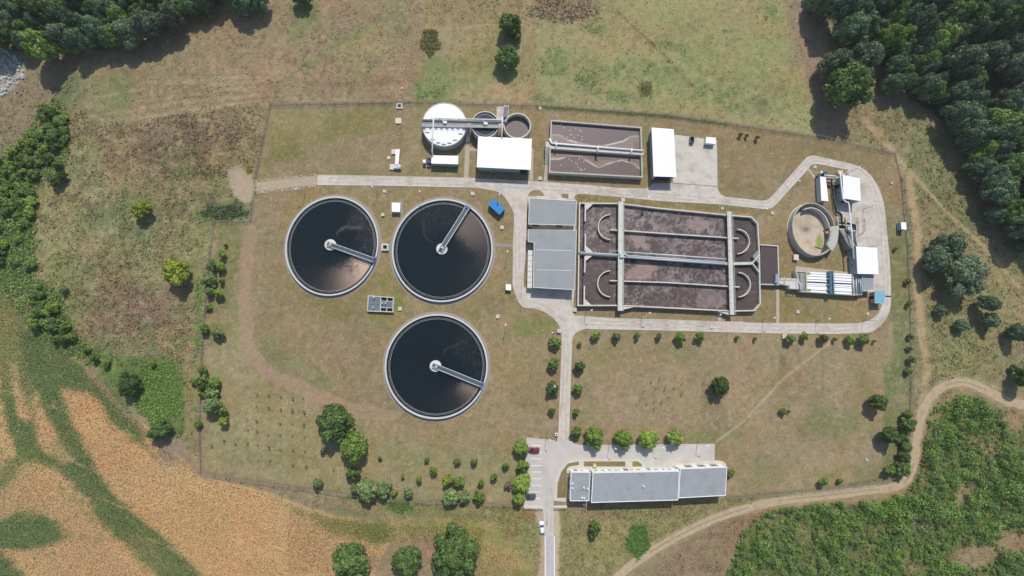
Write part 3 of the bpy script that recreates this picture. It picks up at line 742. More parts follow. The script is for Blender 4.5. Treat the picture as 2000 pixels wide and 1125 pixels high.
# garden paths
slab('path', [(909, 279), (918, 279), (915, 347), (906, 347)], 0.02, M_PATH)
slab('path', [(917, 288), (931, 288), (931, 295), (917, 295)], 0.024, M_PATH)
slab('path', [(1036, 290), (1042, 290), (1041, 353), (1033, 352)], 0.02, M_PATH)
slab('path', [(1065, 318), (1073, 319), (1070, 355), (1062, 354)], 0.02, M_PATH)
slab('path', [(1516, 566), (1522, 566), (1522, 631), (1516, 631)], 0.052, M_PATH)
slab('path', [(1403, 604), (1410, 604), (1410, 627), (1402, 627)], 0.052, M_PATH)
slab('path', [(1555, 520), (1575, 522), (1660, 532), (1660, 540), (1553, 530)], 0.052, M_PATH)
slab('path', [(962, 475), (1002, 477), (1002, 482), (962, 481)], 0.02, M_GRAVEL)
slab('path', [(1577, 331), (1580, 329), (1594, 347), (1590, 350)], 0.053, M_PATH)
slab('path', [(970, 208), (986, 208), (984, 250), (970, 250)], 0.03, M_YARD)
# tyre marks worn along the roads
M_TYRE = mat('tyre_worn_concrete', S(190, 180, 168), 0.85, 0.14, 0.5, stain=(S(205, 196, 184), 0.25, 0.48, 0.9))
for pts in ([(640, 352), (800, 354), (930, 358), (1000, 362), (1100, 369), (1250, 379), (1400, 391)], spline([(1425, 393), (1490, 400), (1508, 394), (1545, 352), (1580, 316), (1600, 312), (1650, 324), (1690, 345), (1714, 400), (1725, 470), (1730, 560), (1724, 605), (1700, 634), (1640, 642)], 6), [(1640, 642), (1480, 640.5), (1300, 635), (1150, 630)], spline([(1010, 440), (1012, 540), (1022, 588), (1060, 600), (1092, 625), (1105, 670), (1103, 760), (1100, 860)], 6), [(1072, 950), (1072, 1040)]):
    w_ = XY(pts)
    for s_ in (.75, -.75):
        MB().path(miter(w_, s_), .5, .02, .0455 if pts[0][1] < 900 else .049).build('tyre_mark', M_TYRE, kind='structure')
# gravelled stretch of the west road and dirt track
M_DIRT = mat('dirt_track', S(184, 163, 134), 0.95, 0.16, 0.7, bump=0.4, bscale=3, stain=(S(150, 136, 104), 0.35, 0.55, 0.7))
M_BARE = mat('bare_sand', S(178, 162, 138), 0.95, 0.14, 0.6, bump=0.4, bscale=3)
slab('dirt_road', [(497, 356), (540, 352), (590, 346), (622, 343), (621, 361), (580, 364), (540, 369), (498, 374)], 0.012, M_BARE, 0.01)
rg = random.Random(4)
tr = spline(TRACK, 6)
L_, R_ = [], []
for side, lst in ((1, L_), (-1, R_)):
    for i, p in enumerate(tr):
        q = tr[min(i + 1, len(tr) - 1)]; o_ = tr[max(i - 1, 0)]
        dx, dy = q[0] - o_[0], q[1] - o_[1]; l = math.hypot(dx, dy)
        w = 8.2 + rg.uniform(-1.0, 1.0)
        lst.append((p[0] - dy / l * w * side, p[1] + dx / l * w * side))
mb = MB(); n = len(tr)
vv = [(*P(*a)[:2], 0.01) for a in L_] + [(*P(*a)[:2], 0.01) for a in R_]
mb.add(vv, [(i, i + 1, n + i + 1, n + i) for i in range(n - 1)]).build('dirt_track', M_DIRT, kind='structure')
M_RUT = mat('track_crown', S(160, 144, 108), 0.95, 0.25, 1.0, bump=0.5, bscale=4)
for i0, i1 in ((8, 24), (30, 44), (52, 60), (88, 104)):
    mb = MB().path(XY(tr[i0:i1 + 1]), 0.5, 0.0, 0.016); mb.build('track_crown', M_RUT, kind='structure')
# ------------------------------------------------------------------ shared materials
M_CONC = mat('concrete', S(190, 187, 176), 0.85, 0.12, 0.9, bump=0.2, bscale=5, stain=(S(150, 148, 138), 0.5, 0.55, 0.6))
M_CONCP = mat('pale_concrete', S(214, 209, 196), 0.85, 0.09, 0.9, stain=(S(178, 174, 162), 0.6, 0.55, 0.6))
M_CONCD = mat('weathered_concrete', S(150, 150, 142), 0.9, 0.15, 0.7, stain=(S(112, 116, 110), 0.4, 0.5, 0.7))
M_WROOF = mat('white_roof_sheet', (0.86, 0.86, 0.86), 0.5, 0.03, 0.5)
M_WWALL = mat('white_wall', (0.74, 0.76, 0.77), 0.7, 0.06, 0.8, stain=((0.55, 0.56, 0.56), 0.5, 0.6, 0.4))
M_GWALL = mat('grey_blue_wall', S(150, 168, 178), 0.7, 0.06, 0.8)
M_GROOF = mat('grey_membrane_roof', S(156, 160, 162), 0.8, 0.07, 0.5, stain=(S(144, 147, 144), 0.3, 0.5, 0.8))
M_GROOF2 = mat('grey_sheet_roof', S(152, 156, 156), 0.6, 0.06, 0.5, stain=(S(140, 145, 146), 0.25, 0.5, 0.7))
M_TRIM = mat('roof_edge_flashing', (0.8, 0.8, 0.8), 0.5, 0.04, 1)
M_STEEL = mat('galvanised_steel', S(196, 204, 206), 0.45, 0.1, 2, metal=0.0, spec=0.6)
M_DECK = mat('grating_deck', S(92, 104, 110), 0.7, 0.15, 4)
M_PIPEW = mat('white_pipe', (0.78, 0.78, 0.76), 0.45, 0.05, 2)
M_PIPEG = mat('grey_pipe', S(128, 132, 132), 0.5, 0.08, 2)
M_DARK = mat('dark_opening', (0.02, 0.022, 0.025), 0.7, 0.1, 2)
M_GLASS = mat('window_glass', (0.03, 0.045, 0.06), 0.08, 0.05, 2, spec=0.6)
M_TEAL = mat('teal_painted_steel', S(104, 150, 158), 0.5, 0.08, 2)
M_BLUE = mat('blue_painted_steel', S(38, 128, 190), 0.45, 0.07, 1.5)
M_LBLUE = mat('pale_blue_sheet', S(136, 184, 200), 0.5, 0.06, 1.0)
M_YEL = mat('yellow_paint', S(200, 180, 90), 0.5, 0.08, 2)
M_OLIVE = mat('olive_paint', S(150, 152, 78), 0.6, 0.1, 2)
M_RED = mat('pinkish_brick', S(220, 168, 140), 0.8, 0.12, 2)
M_SLUDGE = mat('sludge', None, 0.4, 0.10, 1.6, attr=True, bump=0.12, bscale=3)
M_WATER = mat('clarifier_water', None, 0.12, 0.06, 1.5, attr=True, spec=0.5)
M_FLOORP = mat('basin_floor', None, 0.9, 0.08, 1.0, attr=True)
M_PINK = mat('pink_concrete', S(226, 208, 194), 0.85, 0.08, 2)

def sheet_grid(name, quad, z, step, colf, m, parent, clip=None):
    """fine sheet over a plan quad (tl,tr,br,bl) at height z, coloured by what floats on it"""
    (x0, y0), (x1, y1), (x2, y2), (x3, y3) = quad
    w = max(math.hypot(x1 - x0, y1 - y0), math.hypot(x2 - x3, y2 - y3)); h = max(math.hypot(x3 - x0, y3 - y0), math.hypot(x2 - x1, y2 - y1))
    nu, nv = max(2, int(w / step)), max(2, int(h / step))
    u, v = np.meshgrid(np.linspace(0, 1, nu + 1), np.linspace(0, 1, nv + 1))
    X = (x0 * (1 - u) + x1 * u) * (1 - v) + (x3 * (1 - u) + x2 * u) * v
    Y = (y0 * (1 - u) + y1 * u) * (1 - v) + (y3 * (1 - u) + y2 * u) * v
    a, b = Pn(X, Y, z)
    V = np.stack([a, b, np.full_like(a, z)], -1).reshape(-1, 3)
    off = OFF[parent.name]; V = V - np.array(off)
    ii = np.arange((nu + 1) * (nv + 1)).reshape(nv + 1, nu + 1)
    Q = np.stack([ii[1:, :-1], ii[1:, 1:], ii[:-1, 1:], ii[:-1, :-1]], -1).reshape(-1, 4)
    if clip is not None:
        cx = (X[1:, :-1] + X[:-1, 1:]).ravel() / 2; cy = (Y[1:, :-1] + Y[:-1, 1:]).ravel() / 2
        Q = Q[poly_sd(cx, cy, clip) > 0]
    return link(name, np_mesh(name, V, Q, colf(X, Y, u, v).reshape(-1, 3) * np.array([1.0, .965, .91])), m, parent)
def mixc(a, b, m): return a * (1 - m[..., None]) + b * m[..., None]

def rail(mb, pts, h=1.05, t=0.07, step=2.2):
    """handrail along 3-D points"""
    for p, q in zip(pts[:-1], pts[1:]):
        p, q = Vector(p), Vector(q); up = Vector((0, 0, h))
        mb.bar(p + up, q + up, t, t); mb.bar(p + up * 0.5, q + up * 0.5, t * 0.7, t * 0.7)
        n = max(1, int((q - p).length / step))
        for i in range(n + 1):
            a = p.lerp(q, i / n); mb.bar(a, a + up, t, t)
    return mb

# ------------------------------------------------------------------ the three round clarifiers
def clarifier(cx, cy, a, b, th, disc, end, label, strength, seed, pave=1.06):
    zr = 1.2
    base = P(cx, cy, 0); t = thing('clarifier_tank', label, 'tank', base, group=None)
    n = 96; c0 = P(cx, cy, zr); th_ = math.radians(th)
    ring0 = []
    for i in range(n):
        f = 2 * math.pi * i / n
        u, v = a * math.cos(f), -b * math.sin(f)
        ring0.append(P(cx + u * math.cos(th_) - v * math.sin(th_), cy + u * math.sin(th_) + v * math.cos(th_), zr))
    E = lambda k: [(c0.x + (p.x - c0.x) * k, c0.y + (p.y - c0.y) * k) for p in ring0]
    MB().ring(E(1.0), E(0.97), 0, zr).build('rim_wall', mat('rim_concrete', S(204, 206, 202), .8, .08, .8), t)
    MB().ring(E(pave), E(1.0), 0.0, 0.03).build('paving', M_GRAVEL, t)
    MB().ring(E(0.933), E(0.927), 0.0, 0.7).build('launder_wall', M_CONCD, t)
    MB().ring(E(0.908), E(0.904), 0.3, 0.8).build('weir_plate', M_STEEL, t)
    MB().ring(E(0.971), E(0.932), 0.0, 0.25).build('channel_water', mat('channel_water', (0.012, 0.016, 0.018), 0.2, 0.2, 2), t)
    # water with drifting scum
    nr, nt_ = 56, 240
    rr = np.linspace(0.0, 1, nr + 1); ff = np.linspace(0, 2 * math.pi, nt_, endpoint=False)
    Rr, Ff = np.meshgrid(rr, ff, indexing='ij')
    rng_ = np.array([[p.x, p.y] for p in ring0])
    fi = Ff / (2 * math.pi) * n; i0 = np.floor(fi).astype(int) % n; w = (fi - np.floor(fi))[..., None]
    edge = rng_[i0] * (1 - w) + rng_[(i0 + 1) % n] * w
    pos = np.array([c0.x, c0.y]) + (edge - np.array([c0.x, c0.y])) * Rr[..., None] * 0.926
    bang = math.degrees(math.atan2(end[1] - disc[1], end[0] - disc[0]))
    ang = -np.degrees(Ff) + th                       # plan angle, clockwise in the picture
    d = (ang - bang) % 360                           # degrees swept since the scraper passed
    X, Y = pos[..., 0] * 5.2, pos[..., 1] * 5.2
    nz = fbm(X, Y, 45, seed, 4); sp = np.random.default_rng(seed).random(X.shape)
    dark = np.array(S(24, 40, 40)) * 0.5; tan = S(214, 184, 160); grey = S(112, 104, 102)
    C = np.zeros(X.shape + (3,)); C[:] = dark
    scum = sstep(0.15, 0.75, Rr + (nz - 0.5) * 0.5) * np.exp(-np.maximum(d - 8, 0) / 45.0) * (d < 200)
    spk = np.clip(scum * 1.25 * (0.35 + 0.9 * sp), 0, 1) * strength[1]
    C = mixc(C, grey, spk * 0.5)
    C = mixc(C, tan, np.clip(sstep(0.3, 0.8, Rr * 1.05 + (nz - 0.5) * 0.9 + (sp - .5) * .25) * np.exp(-(d / strength[2]) ** 2) * strength[0], 0, 1))
    up = sstep(0.25, 0.8, Rr + (nz - .5)) * sstep(270, 300, d) * (1 - sstep(345, 362, d))
    C = mixc(C, grey, np.clip(up * (0.12 + 0.55 * (sp > 0.9)) * strength[3], 0, 1))
    # a pale foam thread
    thread = np.exp(-((d - 288 + 30 * np.sin(Rr * 6.0) * 0.5 + (nz - .5) * 40) / 3.2) ** 2) * sstep(0.2, 0.3, Rr) * (1 - sstep(0.7, 0.9, Rr))
    C = mixc(C, S(150, 140, 126), thread * 0.22 * strength[3])
    V = np.concatenate([pos, np.full(pos.shape[:2] + (1,), 0.62)], -1).reshape(-1, 3) - np.array(base)
    ii = np.arange((nr + 1) * nt_).reshape(nr + 1, nt_); jj = np.roll(ii, -1, axis=1)
    Q = np.stack([ii[:-1], ii[1:], jj[1:], jj[:-1]], -1).reshape(-1, 4)
    link('water', np_mesh('water', V, Q, C.reshape(-1, 3)), M_WATER, t)
    # centre column and scraper bridge
    dc = P(disc[0], disc[1], 1.3); de = P(end[0], end[1], 1.5)
    MB().cyl(dc, 2.1, 0.0, 1.3, 32).build('centre_column', mat('pale_stone', S(226, 218, 204), 0.85, 0.06, 1.5), t)
    dv = (de - dc); dv.z = 0; Ln = dv.length; dv.normalize(); nv = Vector((-dv.y, dv.x, 0))
    z = 1.75; A = Vector((dc.x, dc.y, z)) - dv * 1.1; B = Vector((de.x, de.y, z)) + dv * 0.2
    br = MB().bar(A, B, 1.25, 0.10).build('bridge', M_DECK, t)
    for s_ in (-1, 1):
        o_ = nv * 0.78 * s_
        MB().bar(A + o_ + Vector((0, 0, 0.02)), B + o_ + Vector((0, 0, 0.02)), 0.24, 0.34).build('girder', M_STEEL, br)
        rail(MB(), [A + o_, B + o_], 1.1, 0.08, 2.0).build('handrail', M_STEEL, br)
    MB().box(tuple(B - dv * 0.4 - Vector((0, 0, 0.55))), (1.0, 2.4, 0.9), math.atan2(dv.y, dv.x)).build('end_carriage', mat('carriage_blue', S(70, 96, 130), 0.5, 0.1, 2), br)
    MB().box(tuple(A + dv * 1.5 + Vector((0, 0, 0.05))), (0.9, 0.7, 0.8), math.atan2(dv.y, dv.x)).build('drive_unit', M_STEEL, br)
    mb = MB()
    for k in range(1, 5):
        q = A.lerp(B, k / 5) - nv * 1.0; mb.bar(q, q - Vector((0, 0, 1.25)), 0.1, 0.1)
    mb.bar(A.lerp(B, 0.15) - nv * 1.0 - Vector((0, 0, 1.0)), B - nv * 1.0 - Vector((0, 0, 1.0)), 0.1, 0.3)
    mb.build('scum_blade', M_DECK, br)
    return t
clarifier(648, 480.5, 89.5, 98.5, 24, (645, 478), (731, 508.5), 'leftmost round dark settling tank with tan scum below its bridge', (1.0, 1.0, 46, 1.0), 11)
clarifier(864, 489, 98, 101.5, 25, (863, 486), (914, 405), 'round dark settling tank whose bridge points up right, beside blue container', (0.20, 0.6, 54, 0.35), 12)
clarifier(852, 716, 100.5, 103, 20, (850.5, 715), (942, 752), 'lowest round dark settling tank, nearest the lawn saplings', (0.42, 0.35, 20, 0.35), 13, 1.055)
slab('paving', [(735, 472), (770, 476), (770, 492), (737, 494)], 0.022, M_GRAVEL)

# pit between the clarifiers and the gridded chamber below it
def open_box(name, label, cat, quad, h, t, wallm, floorm, floorz=0.25):
    o = thing(name, label, cat, P(*quad[0]))
    q = XY(quad, h)
    MB().frame(q, t, 0, h).build('wall', wallm, o)
    MB().sheet(miter(q if area(q) > 0 else q[::-1], t, True), floorz).build('floor', floorm, o)
    return o
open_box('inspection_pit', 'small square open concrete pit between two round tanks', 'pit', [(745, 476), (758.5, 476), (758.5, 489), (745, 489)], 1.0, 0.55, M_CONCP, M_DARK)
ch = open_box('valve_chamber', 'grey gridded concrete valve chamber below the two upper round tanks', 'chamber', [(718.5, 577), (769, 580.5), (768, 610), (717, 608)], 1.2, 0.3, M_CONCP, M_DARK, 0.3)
M_GRATE = mat('steel_grating', S(110, 122, 134), 0.6, 0.15, 3)
mb = MB().path(XY([(743.5, 579), (742.5, 609)], 1.2), 0.28, 0, 1.19); mb.path(XY([(744, 588), (768, 589)], 1.2), 0.22, 0, 1.18); mb.path(XY([(743.5, 600.5), (768, 601.5)], 1.2), 0.22, 0, 1.17)
mb.path(XY([(756, 580.5), (756, 588)], 1.2), 0.22, 0, 1.16); mb.path(XY([(755, 601), (755, 609)], 1.2), 0.22, 0, 1.16); mb.build('cross_wall', M_CONCP, ch)
for k in range(4):
    y0 = 579.5 + k * 7.2
    MB().prism(XY([(720, y0), (742, y0 + 1), (741.7, y0 + 7.8), (719.6, y0 + 6.8)], 1.1), 0.98, 1.06).build('grating_panel', M_GRATE, ch)
for k in range(3):
    x0 = 744.5 + k * 7.6
    MB().prism(XY([(x0, 590), (x0 + 7.2, 590.4), (x0 + 7.0, 600.2), (x0 - .2, 599.8)], 1.1), 0.95, 1.02).build('grating_panel', M_GRATE, ch)
mb = MB()
for x, y in ((731, 581), (730, 601), (748, 592), (754, 592)):
    p = P(x, y, 1.0); mb = MB().bar(p, p + Vector((0, 0, 1.1)), 0.18, 0.18); mb.cyl((p.x, p.y), 0.3, 2.05, 2.15, 12); mb.build('valve_spindle', M_STEEL, ch)

# ------------------------------------------------------------------ plain buildings
def edge_box(mb, q, i, t0, t1, z0, z1, depth=0.06, inset=0.0):
    """raised panel on wall edge i of plan polygon q"""
    a, b = Vector(q[i]), Vector(q[(i + 1) % len(q)]); d = (b - a); n = Vector((d.y, -d.x)).normalized()
    p0, p1 = a + d * t0, a + d * t1
    pts = [p0 - n * 0.02, p1 - n * 0.02, p1 + n * depth, p0 + n * depth]
    return mb.prism([tuple(p) for p in pts], z0, z1)
def building(name, label, cat, roof, h, wallm, roofm, over=0.25, doors=(), windows=(), ribs=0, trim=None, slope=0.0):
    q = XY(roof, h)
    if area(q) < 0: q = q[::-1]
    c = [sum(p[0] for p in q) / len(q), sum(p[1] for p in q) / len(q)]
    o = thing(name, label, cat, (c[0], c[1], 0))
    w = miter(q, over, True)
    MB().prism(w, 0, h - 0.14).build('wall', wallm, o)
    rf = MB().prism(q, h - 0.16, h).build('roof', roofm, o)
    if trim: MB().frame(q, trim, h - 0.2, h + 0.12).build('parapet', M_TRIM, rf)
    if ribs and len(q) == 4:
        # standing seams across the long side
        a, b, c_, d = [Vector(p) for p in q]
        if (b - a).length < (c_ - b).length: a, b, c_, d = b, c_, d, a
        mb = MB()
        for k in range(1, ribs):
            p, r = a.lerp(b, k / ribs), d.lerp(c_, k / ribs)
            mb.bar((p.x, p.y, h + 0.01), (r.x, r.y, h + 0.01), 0.07, 0.09)
        mb.build('roof_seams', roofm, rf)
    for i, t0, t1, z1, m in doors:
        d_ = edge_box(MB(), w, i, t0, t1, 0.05, z1).build('door', m, o)
    for i, t0, t1, z0, z1 in windows:
        f_ = edge_box(MB(), w, i, t0, t1, z0, z1, 0.05).build('window', M_TRIM, o)
        dt = (t1 - t0) * 0.08
        edge_box(MB(), w, i, t0 + dt, t1 - dt, z0 + 0.1, z1 - 0.1, 0.065).build('pane', M_GLASS, f_)
    return o
def order(roof, h):
    q = XY(roof, h)
    return q if area(q) > 0 else q[::-1]
# roof corners are given bl, br, tr, tl so that edge 0 is the lower (shaded) wall, 1 right, 2 upper, 3 left
building('blower_house', 'wide white roofed blower hall below the two small round tanks', 'building', [(931, 326.5), (1036.5, 331.5), (1038.7, 271), (934, 266.5)], 5.0, M_GWALL, M_WROOF, 0.4,
         doors=[(0, 0.82, 0.97, 3.4, M_DARK), (0, 0.30, 0.305, 3.8, M_DARK)], windows=[(0, 0.12, 0.17, 2.6, 3.2), (0, 0.52, 0.58, 2.4, 2.9), (0, 0.62, 0.65, 2.4, 2.9), (0, 0.7, 0.73, 2.4, 2.9)], ribs=22)
building('storage_hall', 'long narrow white roofed hall beside the concrete forecourt', 'building', [(1276.6, 344.3), (1321, 345.7), (1316, 252.4), (1272.7, 249)], 4.8, M_GWALL, M_WROOF, 0.4,
         doors=[(0, 0.12, 0.88, 4.0, M_DARK)], ribs=18)
sub = building('substation', 'upper smaller blue-grey roofed building beside the oxidation ditch', 'building', [(1032, 438), (1124.8, 440.5), (1126, 392.4), (1033.5, 387)], 3.4, M_CONCP, M_GROOF2, 0.3,
         doors=[(0, 0.08, 0.22, 2.4, M_DARK), (0, 0.6, 0.75, 2.4, M_DARK), (3, 0.4, 0.6, 2.4, M_TEAL)], windows=[(0, 0.36, 0.5, 1.2, 2.2), (0, 0.8, 0.92, 1.2, 2.2)], ribs=20, trim=0.14)
pump = building('pump_house', 'larger blue-grey roofed building with a notch and pale lean-to', 'building', [(1041, 561.8), (1122.5, 566.4), (1126, 449.7), (1031, 448.6), (1031, 471.7), (1042.7, 473.5)], 4.0, M_CONCP, M_GROOF2, 0.3,
         doors=[(0, 0.1, 0.25, 3.0, M_TEAL), (0, 0.6, 0.75, 3.0, M_TEAL)], windows=[(0, 0.35, 0.5, 1.2, 2.4)], trim=0.14)
for y in (488, 527):
    MB().bar((*P(1047, y, 4.02)[:2], 4.02), (*P(1118, y + 1.5, 4.02)[:2], 4.02), 0.12, 0.06).build('roof_seam', M_TRIM, pump)
for k in range(7):
    y0 = 488.5 + k * 10.6
    xl = lambda y: 1031.2 - (y - 488) * 0.02
    MB().prism(XY([(xl(y0), y0), (1040.2, y0 + .4), (1040, y0 + 10.4), (xl(y0 + 10), y0 + 10)], 2.2), 0.0, 2.2 + 0.01 * k).build('lean_to_panel', mat('pale_panel', S(222, 216, 208), 0.7, 0.06, 1), pump)
MB().prism(XY([(1029, 473), (1042, 474), (1042, 487), (1029, 487)], 1.0), 0.0, 0.9).build('loading_recess', M_CONCD, pump)

off = building('office_building', 'long low office block with grey flat roof and white walls', 'building', [(1154.4, 982), (1324.4, 977), (1327, 920), (1157.6, 923)], 5.0, M_WWALL, M_GROOF, 0.1, trim=0.22,
         doors=[(2, 0.3, 0.34, 2.4, M_TEAL), (2, 0.56, 0.62, 2.6, M_GLASS)], windows=[(2, a, a + 0.05, 1.0, 2.5) for a in (0.05, 0.13, 0.21, 0.42, 0.5, 0.68, 0.76, 0.84, 0.92)] + [(0, a, a + 0.06, 1.0, 2.6) for a in (0.05, 0.17, 0.29, 0.41, 0.53, 0.65, 0.77, 0.89)])
def wing(o, roof, h, wl, wr, feats=()):
    q = XY(roof, h); q = q if area(q) > 0 else q[::-1]
    w_ = miter(q, 0.1, True)
    wa = MB().prism(w_, 0, h - 0.14).build('wall', M_WWALL, o)
    r_ = MB().prism(q, h - 0.16, h).build('roof', M_GROOF, o); MB().frame(q, 0.22, h - 0.2, h + 0.12).build('parapet', M_TRIM, r_)
    for i, t0, t1, z0, z1 in feats:
        f_ = edge_box(MB(), w_, i, t0, t1, z0, z1, 0.05).build('window', M_TRIM, wa); edge_box(MB(), w_, i, t0 + .01, t1 - .01, z0 + .1, z1 - .1, 0.065).build('pane', M_GLASS, wa)
    return r_
r1 = wing(off, [(1113, 978.6), (1150.6, 978.6), (1153, 922), (1115, 922)], 4.0, 0, 0, [(3, 0.2, 0.34, 1.0, 2.6), (3, 0.5, 0.64, 1.0, 2.6), (2, 0.3, 0.45, 1.0, 2.4), (2, 0.6, 0.8, 0.1, 2.4)])
wing(off, [(1324.9, 973), (1417, 968), (1420, 912), (1328, 915.5)], 4.8, 0, 0, [(2, 0.1, 0.28, 0.1, 3.2), (2, 0.38, 0.56, 0.1, 3.2), (2, 0.66, 0.84, 0.1, 3.2)])
for x, y, z in ((1140, 952, 4.0), (1147.5, 954.5, 4.0), (1136.5, 971.5, 4.0), (1140.5, 972, 4.0), (1256.5, 949.5, 5.0), (1118, 944, 4.0), (1118, 953, 4.0)):
    MB().cyl(P(x, y, z), 0.28, z, z + 0.7, 12).build('roof_vent', M_TRIM, off)
for x in (1182, 1213, 1288, 1322):
    p = P(x, 917, 2.4); MB().box((p.x, p.y, 2.6), (1.0, 0.5, 0.8)).build('air_conditioner', M_TRIM, off)
MB().prism(XY([(1138, 984), (1146, 984), (1145, 990), (1138, 988)], 0.6), 0, 0.6).build('rear_step', M_CONCP, off)

# ------------------------------------------------------------------ digester group
def round_tank(name, label, cx, cy, rx, ry, h, wall_t, wm, liquid, lz, rot=0):
    t = thing(name, label, 'tank', P(cx, cy, h * 0))
    c0 = P(cx, cy, h); t.location = (c0.x, c0.y, 0); OFF[t.name] = Vector((c0.x, c0.y, 0))
    ro = math.radians(rot); pts = []
    for i in range(64):
        f = 2 * math.pi * i / 64; u, v = rx * math.cos(f), -ry * math.sin(f)
        pts.append(P(cx + u * math.cos(ro) - v * math.sin(ro), cy + u * math.sin(ro) + v * math.cos(ro), h))
    E = lambda d: [(c0.x + (p.x - c0.x) * (1 - d / 8.0 * (8.0 / max((p - c0).length, .1))), c0.y + (p.y - c0.y) * (1 - d / max((p - c0).length, .1))) for p in pts]
    MB().ring(E(0), E(wall_t), 0, h).build('wall', wm, t)
    return t, E, c0
def sludge_disc(t, E, c0, k, z, colf, step=0.5, m=None):
    ring_ = np.array(E(k)); n = len(ring_); nr = 22
    r = np.linspace(0, 1, nr + 1)[:, None, None]
    pos = np.array([c0.x, c0.y]) + (ring_[None] - np.array([c0.x, c0.y])) * r
    V = np.concatenate([pos, np.full(pos.shape[:2] + (1,), z)], -1)
    C = colf(pos[..., 0] - c0.x, pos[..., 1] - c0.y)
    ii = np.arange((nr + 1) * n).reshape(nr + 1, n); jj = np.roll(ii, -1, axis=1)
    Q = np.stack([ii[:-1], ii[1:], jj[1:], jj[:-1]], -1).reshape(-1, 4)
    V = V.reshape(-1, 3) - np.array(OFF[t.name])
    return link('liquid', np_mesh('liquid', V, Q, C.reshape(-1, 3)), m or M_SLUDGE, t)
hD = 4.2
t, E, c0 = round_tank('covered_digester', 'large round tank under white barrel vaulted covers', 868, 243, 44, 43, hD, 0.35, M_CONC, None, 0)
MB().prism(E(0.3), 3.6, hD - 0.12).build('cover_deck', M_WROOF, t)
M_COVER = mat('white_cover', (0.86, 0.87, 0.86), 0.45, 0.03, 1)
Rm = 8.05
def barrel(x0, x1, ya, yb, z):
    mb = MB(); n = 8; V = []; w = x1 - x0
    for y in (ya, yb):
        for i in range(n + 1):
            f = math.pi * i / n
            V.append((c0.x + (x0 + x1) / 2 - math.cos(f) * w / 2, c0.y + y, z + math.sin(f) * w * 0.30))
    F = [(i, i + 1, n + 2 + i, n + 1 + i) for i in range(n)] + [tuple(range(n + 1)), tuple(range(2 * n + 1, n, -1))]
    return mb.add(V, F)
for half in (1, -1):
    for k in range(7):
        x0 = -7.35 + k * 2.1; x1 = x0 + 1.92; xm = max(abs(x0), abs(x1))
        yl = math.sqrt(max(Rm * Rm - min(xm, 7.9) ** 2, 0.3)) * 0.985
        yi = 0.75 if half > 0 else -1.75
        if abs(yl) - abs(yi) < 0.7: continue
        if half > 0: barrel(x0, x1, yi, yl, hD - 0.12).build('cover_panel', M_COVER, t, smooth=False)
        else: barrel(x0, x1, -yl, yi, hD - 0.12).build('cover_panel', M_COVER, t)
t, E, c0 = round_tank('thickener_tank', 'small round tank holding dark slate water beside the covered digester', 947.5, 243, 27, 26, 4.4, 0.35, M_CONCP, None, 0)
sludge_disc(t, E, c0, 0.35, 3.9, lambda x, y: np.zeros(x.shape + (3,)) + S(58, 66, 74), m=M_WATER)
MB().ring(E(1.1), E(1.2), 3.6, 4.1).build('weir_plate', M_STEEL, t)
t, E, c0 = round_tank('sludge_tank', 'small round tank with brown sludge deep inside', 1010.5, 245.5, 26.5, 25, 4.6, 0.4, M_CONCP, None, 0)
sludge_disc(t, E, c0, 0.4, 2.4, lambda x, y: mixc(np.zeros(x.shape + (3,)) + S(98, 82, 82), S(190, 180, 176), (np.random.default_rng(2).random(x.shape) > 0.93) * sstep(3.0, 4.5, np.hypot(x, y)) * 0.6))
# walkway bridge with pipe over the digesters
zb = 5.0
t = thing('walkway_bridge', 'long steel walkway with grey pipe crossing the round digester tanks', 'walkway', P(905, 242, 0))
a, b = P(824, 244.5, zb), P(984, 247.5, zb); up = Vector((0, 0, 1))
dk = MB().bar(a, b, 1.1, 0.14).build('deck', M_CONC, t)
nrm = Vector((-(b - a).y, (b - a).x, 0)).normalized()
for s_ in (1, -1): rail(MB(), [a + nrm * 0.55 * s_, b + nrm * 0.55 * s_], 1.0, 0.07, 2.0).build('handrail', M_STEEL, t)
mb = MB()
for k in (0.0, 0.26, 0.54, 0.74, 1.0):
    p = a.lerp(b, k); mb.bar((p.x, p.y, 0), (p.x, p.y, zb), 0.3, 0.3)
mb.build('support', M_CONC, t)
a2, b2 = P(825, 235.5, zb), P(991, 238.8, zb)
MB().tube([a2, b2], 0.55, 12).build('pipe', M_PIPEG, t, smooth=True)
a3, b3 = P(846, 230.8, zb + 0.3), P(981, 234, zb + 0.3)
MB().bar(a3, b3, 0.35, 0.35).build('cable_tray', M_STEEL, t)
mb = MB()
for k in range(8):
    p = a3.lerp(b3, k / 7.5); q = a2.lerp(b2, k / 7.5); mb.bar(p, q, 0.15, 0.15)
mb.build('bracket', M_STEEL, t)
for x, y in ((869, 239), (948.5, 241.5)):
    p = P(x, y, zb + 0.6); mb = MB().box((p.x, p.y, zb + 0.1), (1.5, 0.9, 0.7)); mb.cyl((p.x - .6, p.y + .3), 0.25, zb + .7, zb + 1.3, 10); mb.build('drive_motor', M_TRIM, t)
t = thing('gas_pipe', 'white overhead pipe from covered digester down to the white container', 'pipe', P(844, 299, 0))
MB().tube([P(847, 228, 5.6), P(846.8, 229.5, 5.8), P(843.9, 297, 4.6), P(845.5, 302, 3.0), P(845.5, 304, 0.2)], 0.28, 10).build('pipe', M_PIPEW, t, smooth=True)
mb = MB()
for k in (0.35, 0.8):
    p = P(847, 229.5, 5.8).lerp(P(843.9, 297, 4.6), k); mb.bar((p.x, p.y, 0.0 if k > .5 else 4.2), (p.x, p.y, p.z), 0.12, 0.12)
mb.build('pipe_stand', M_STEEL, t)
t = thing('feed_pipe', 'short white overhead pipe between the small round tanks and blower hall', 'pipe', P(980, 267, 0))
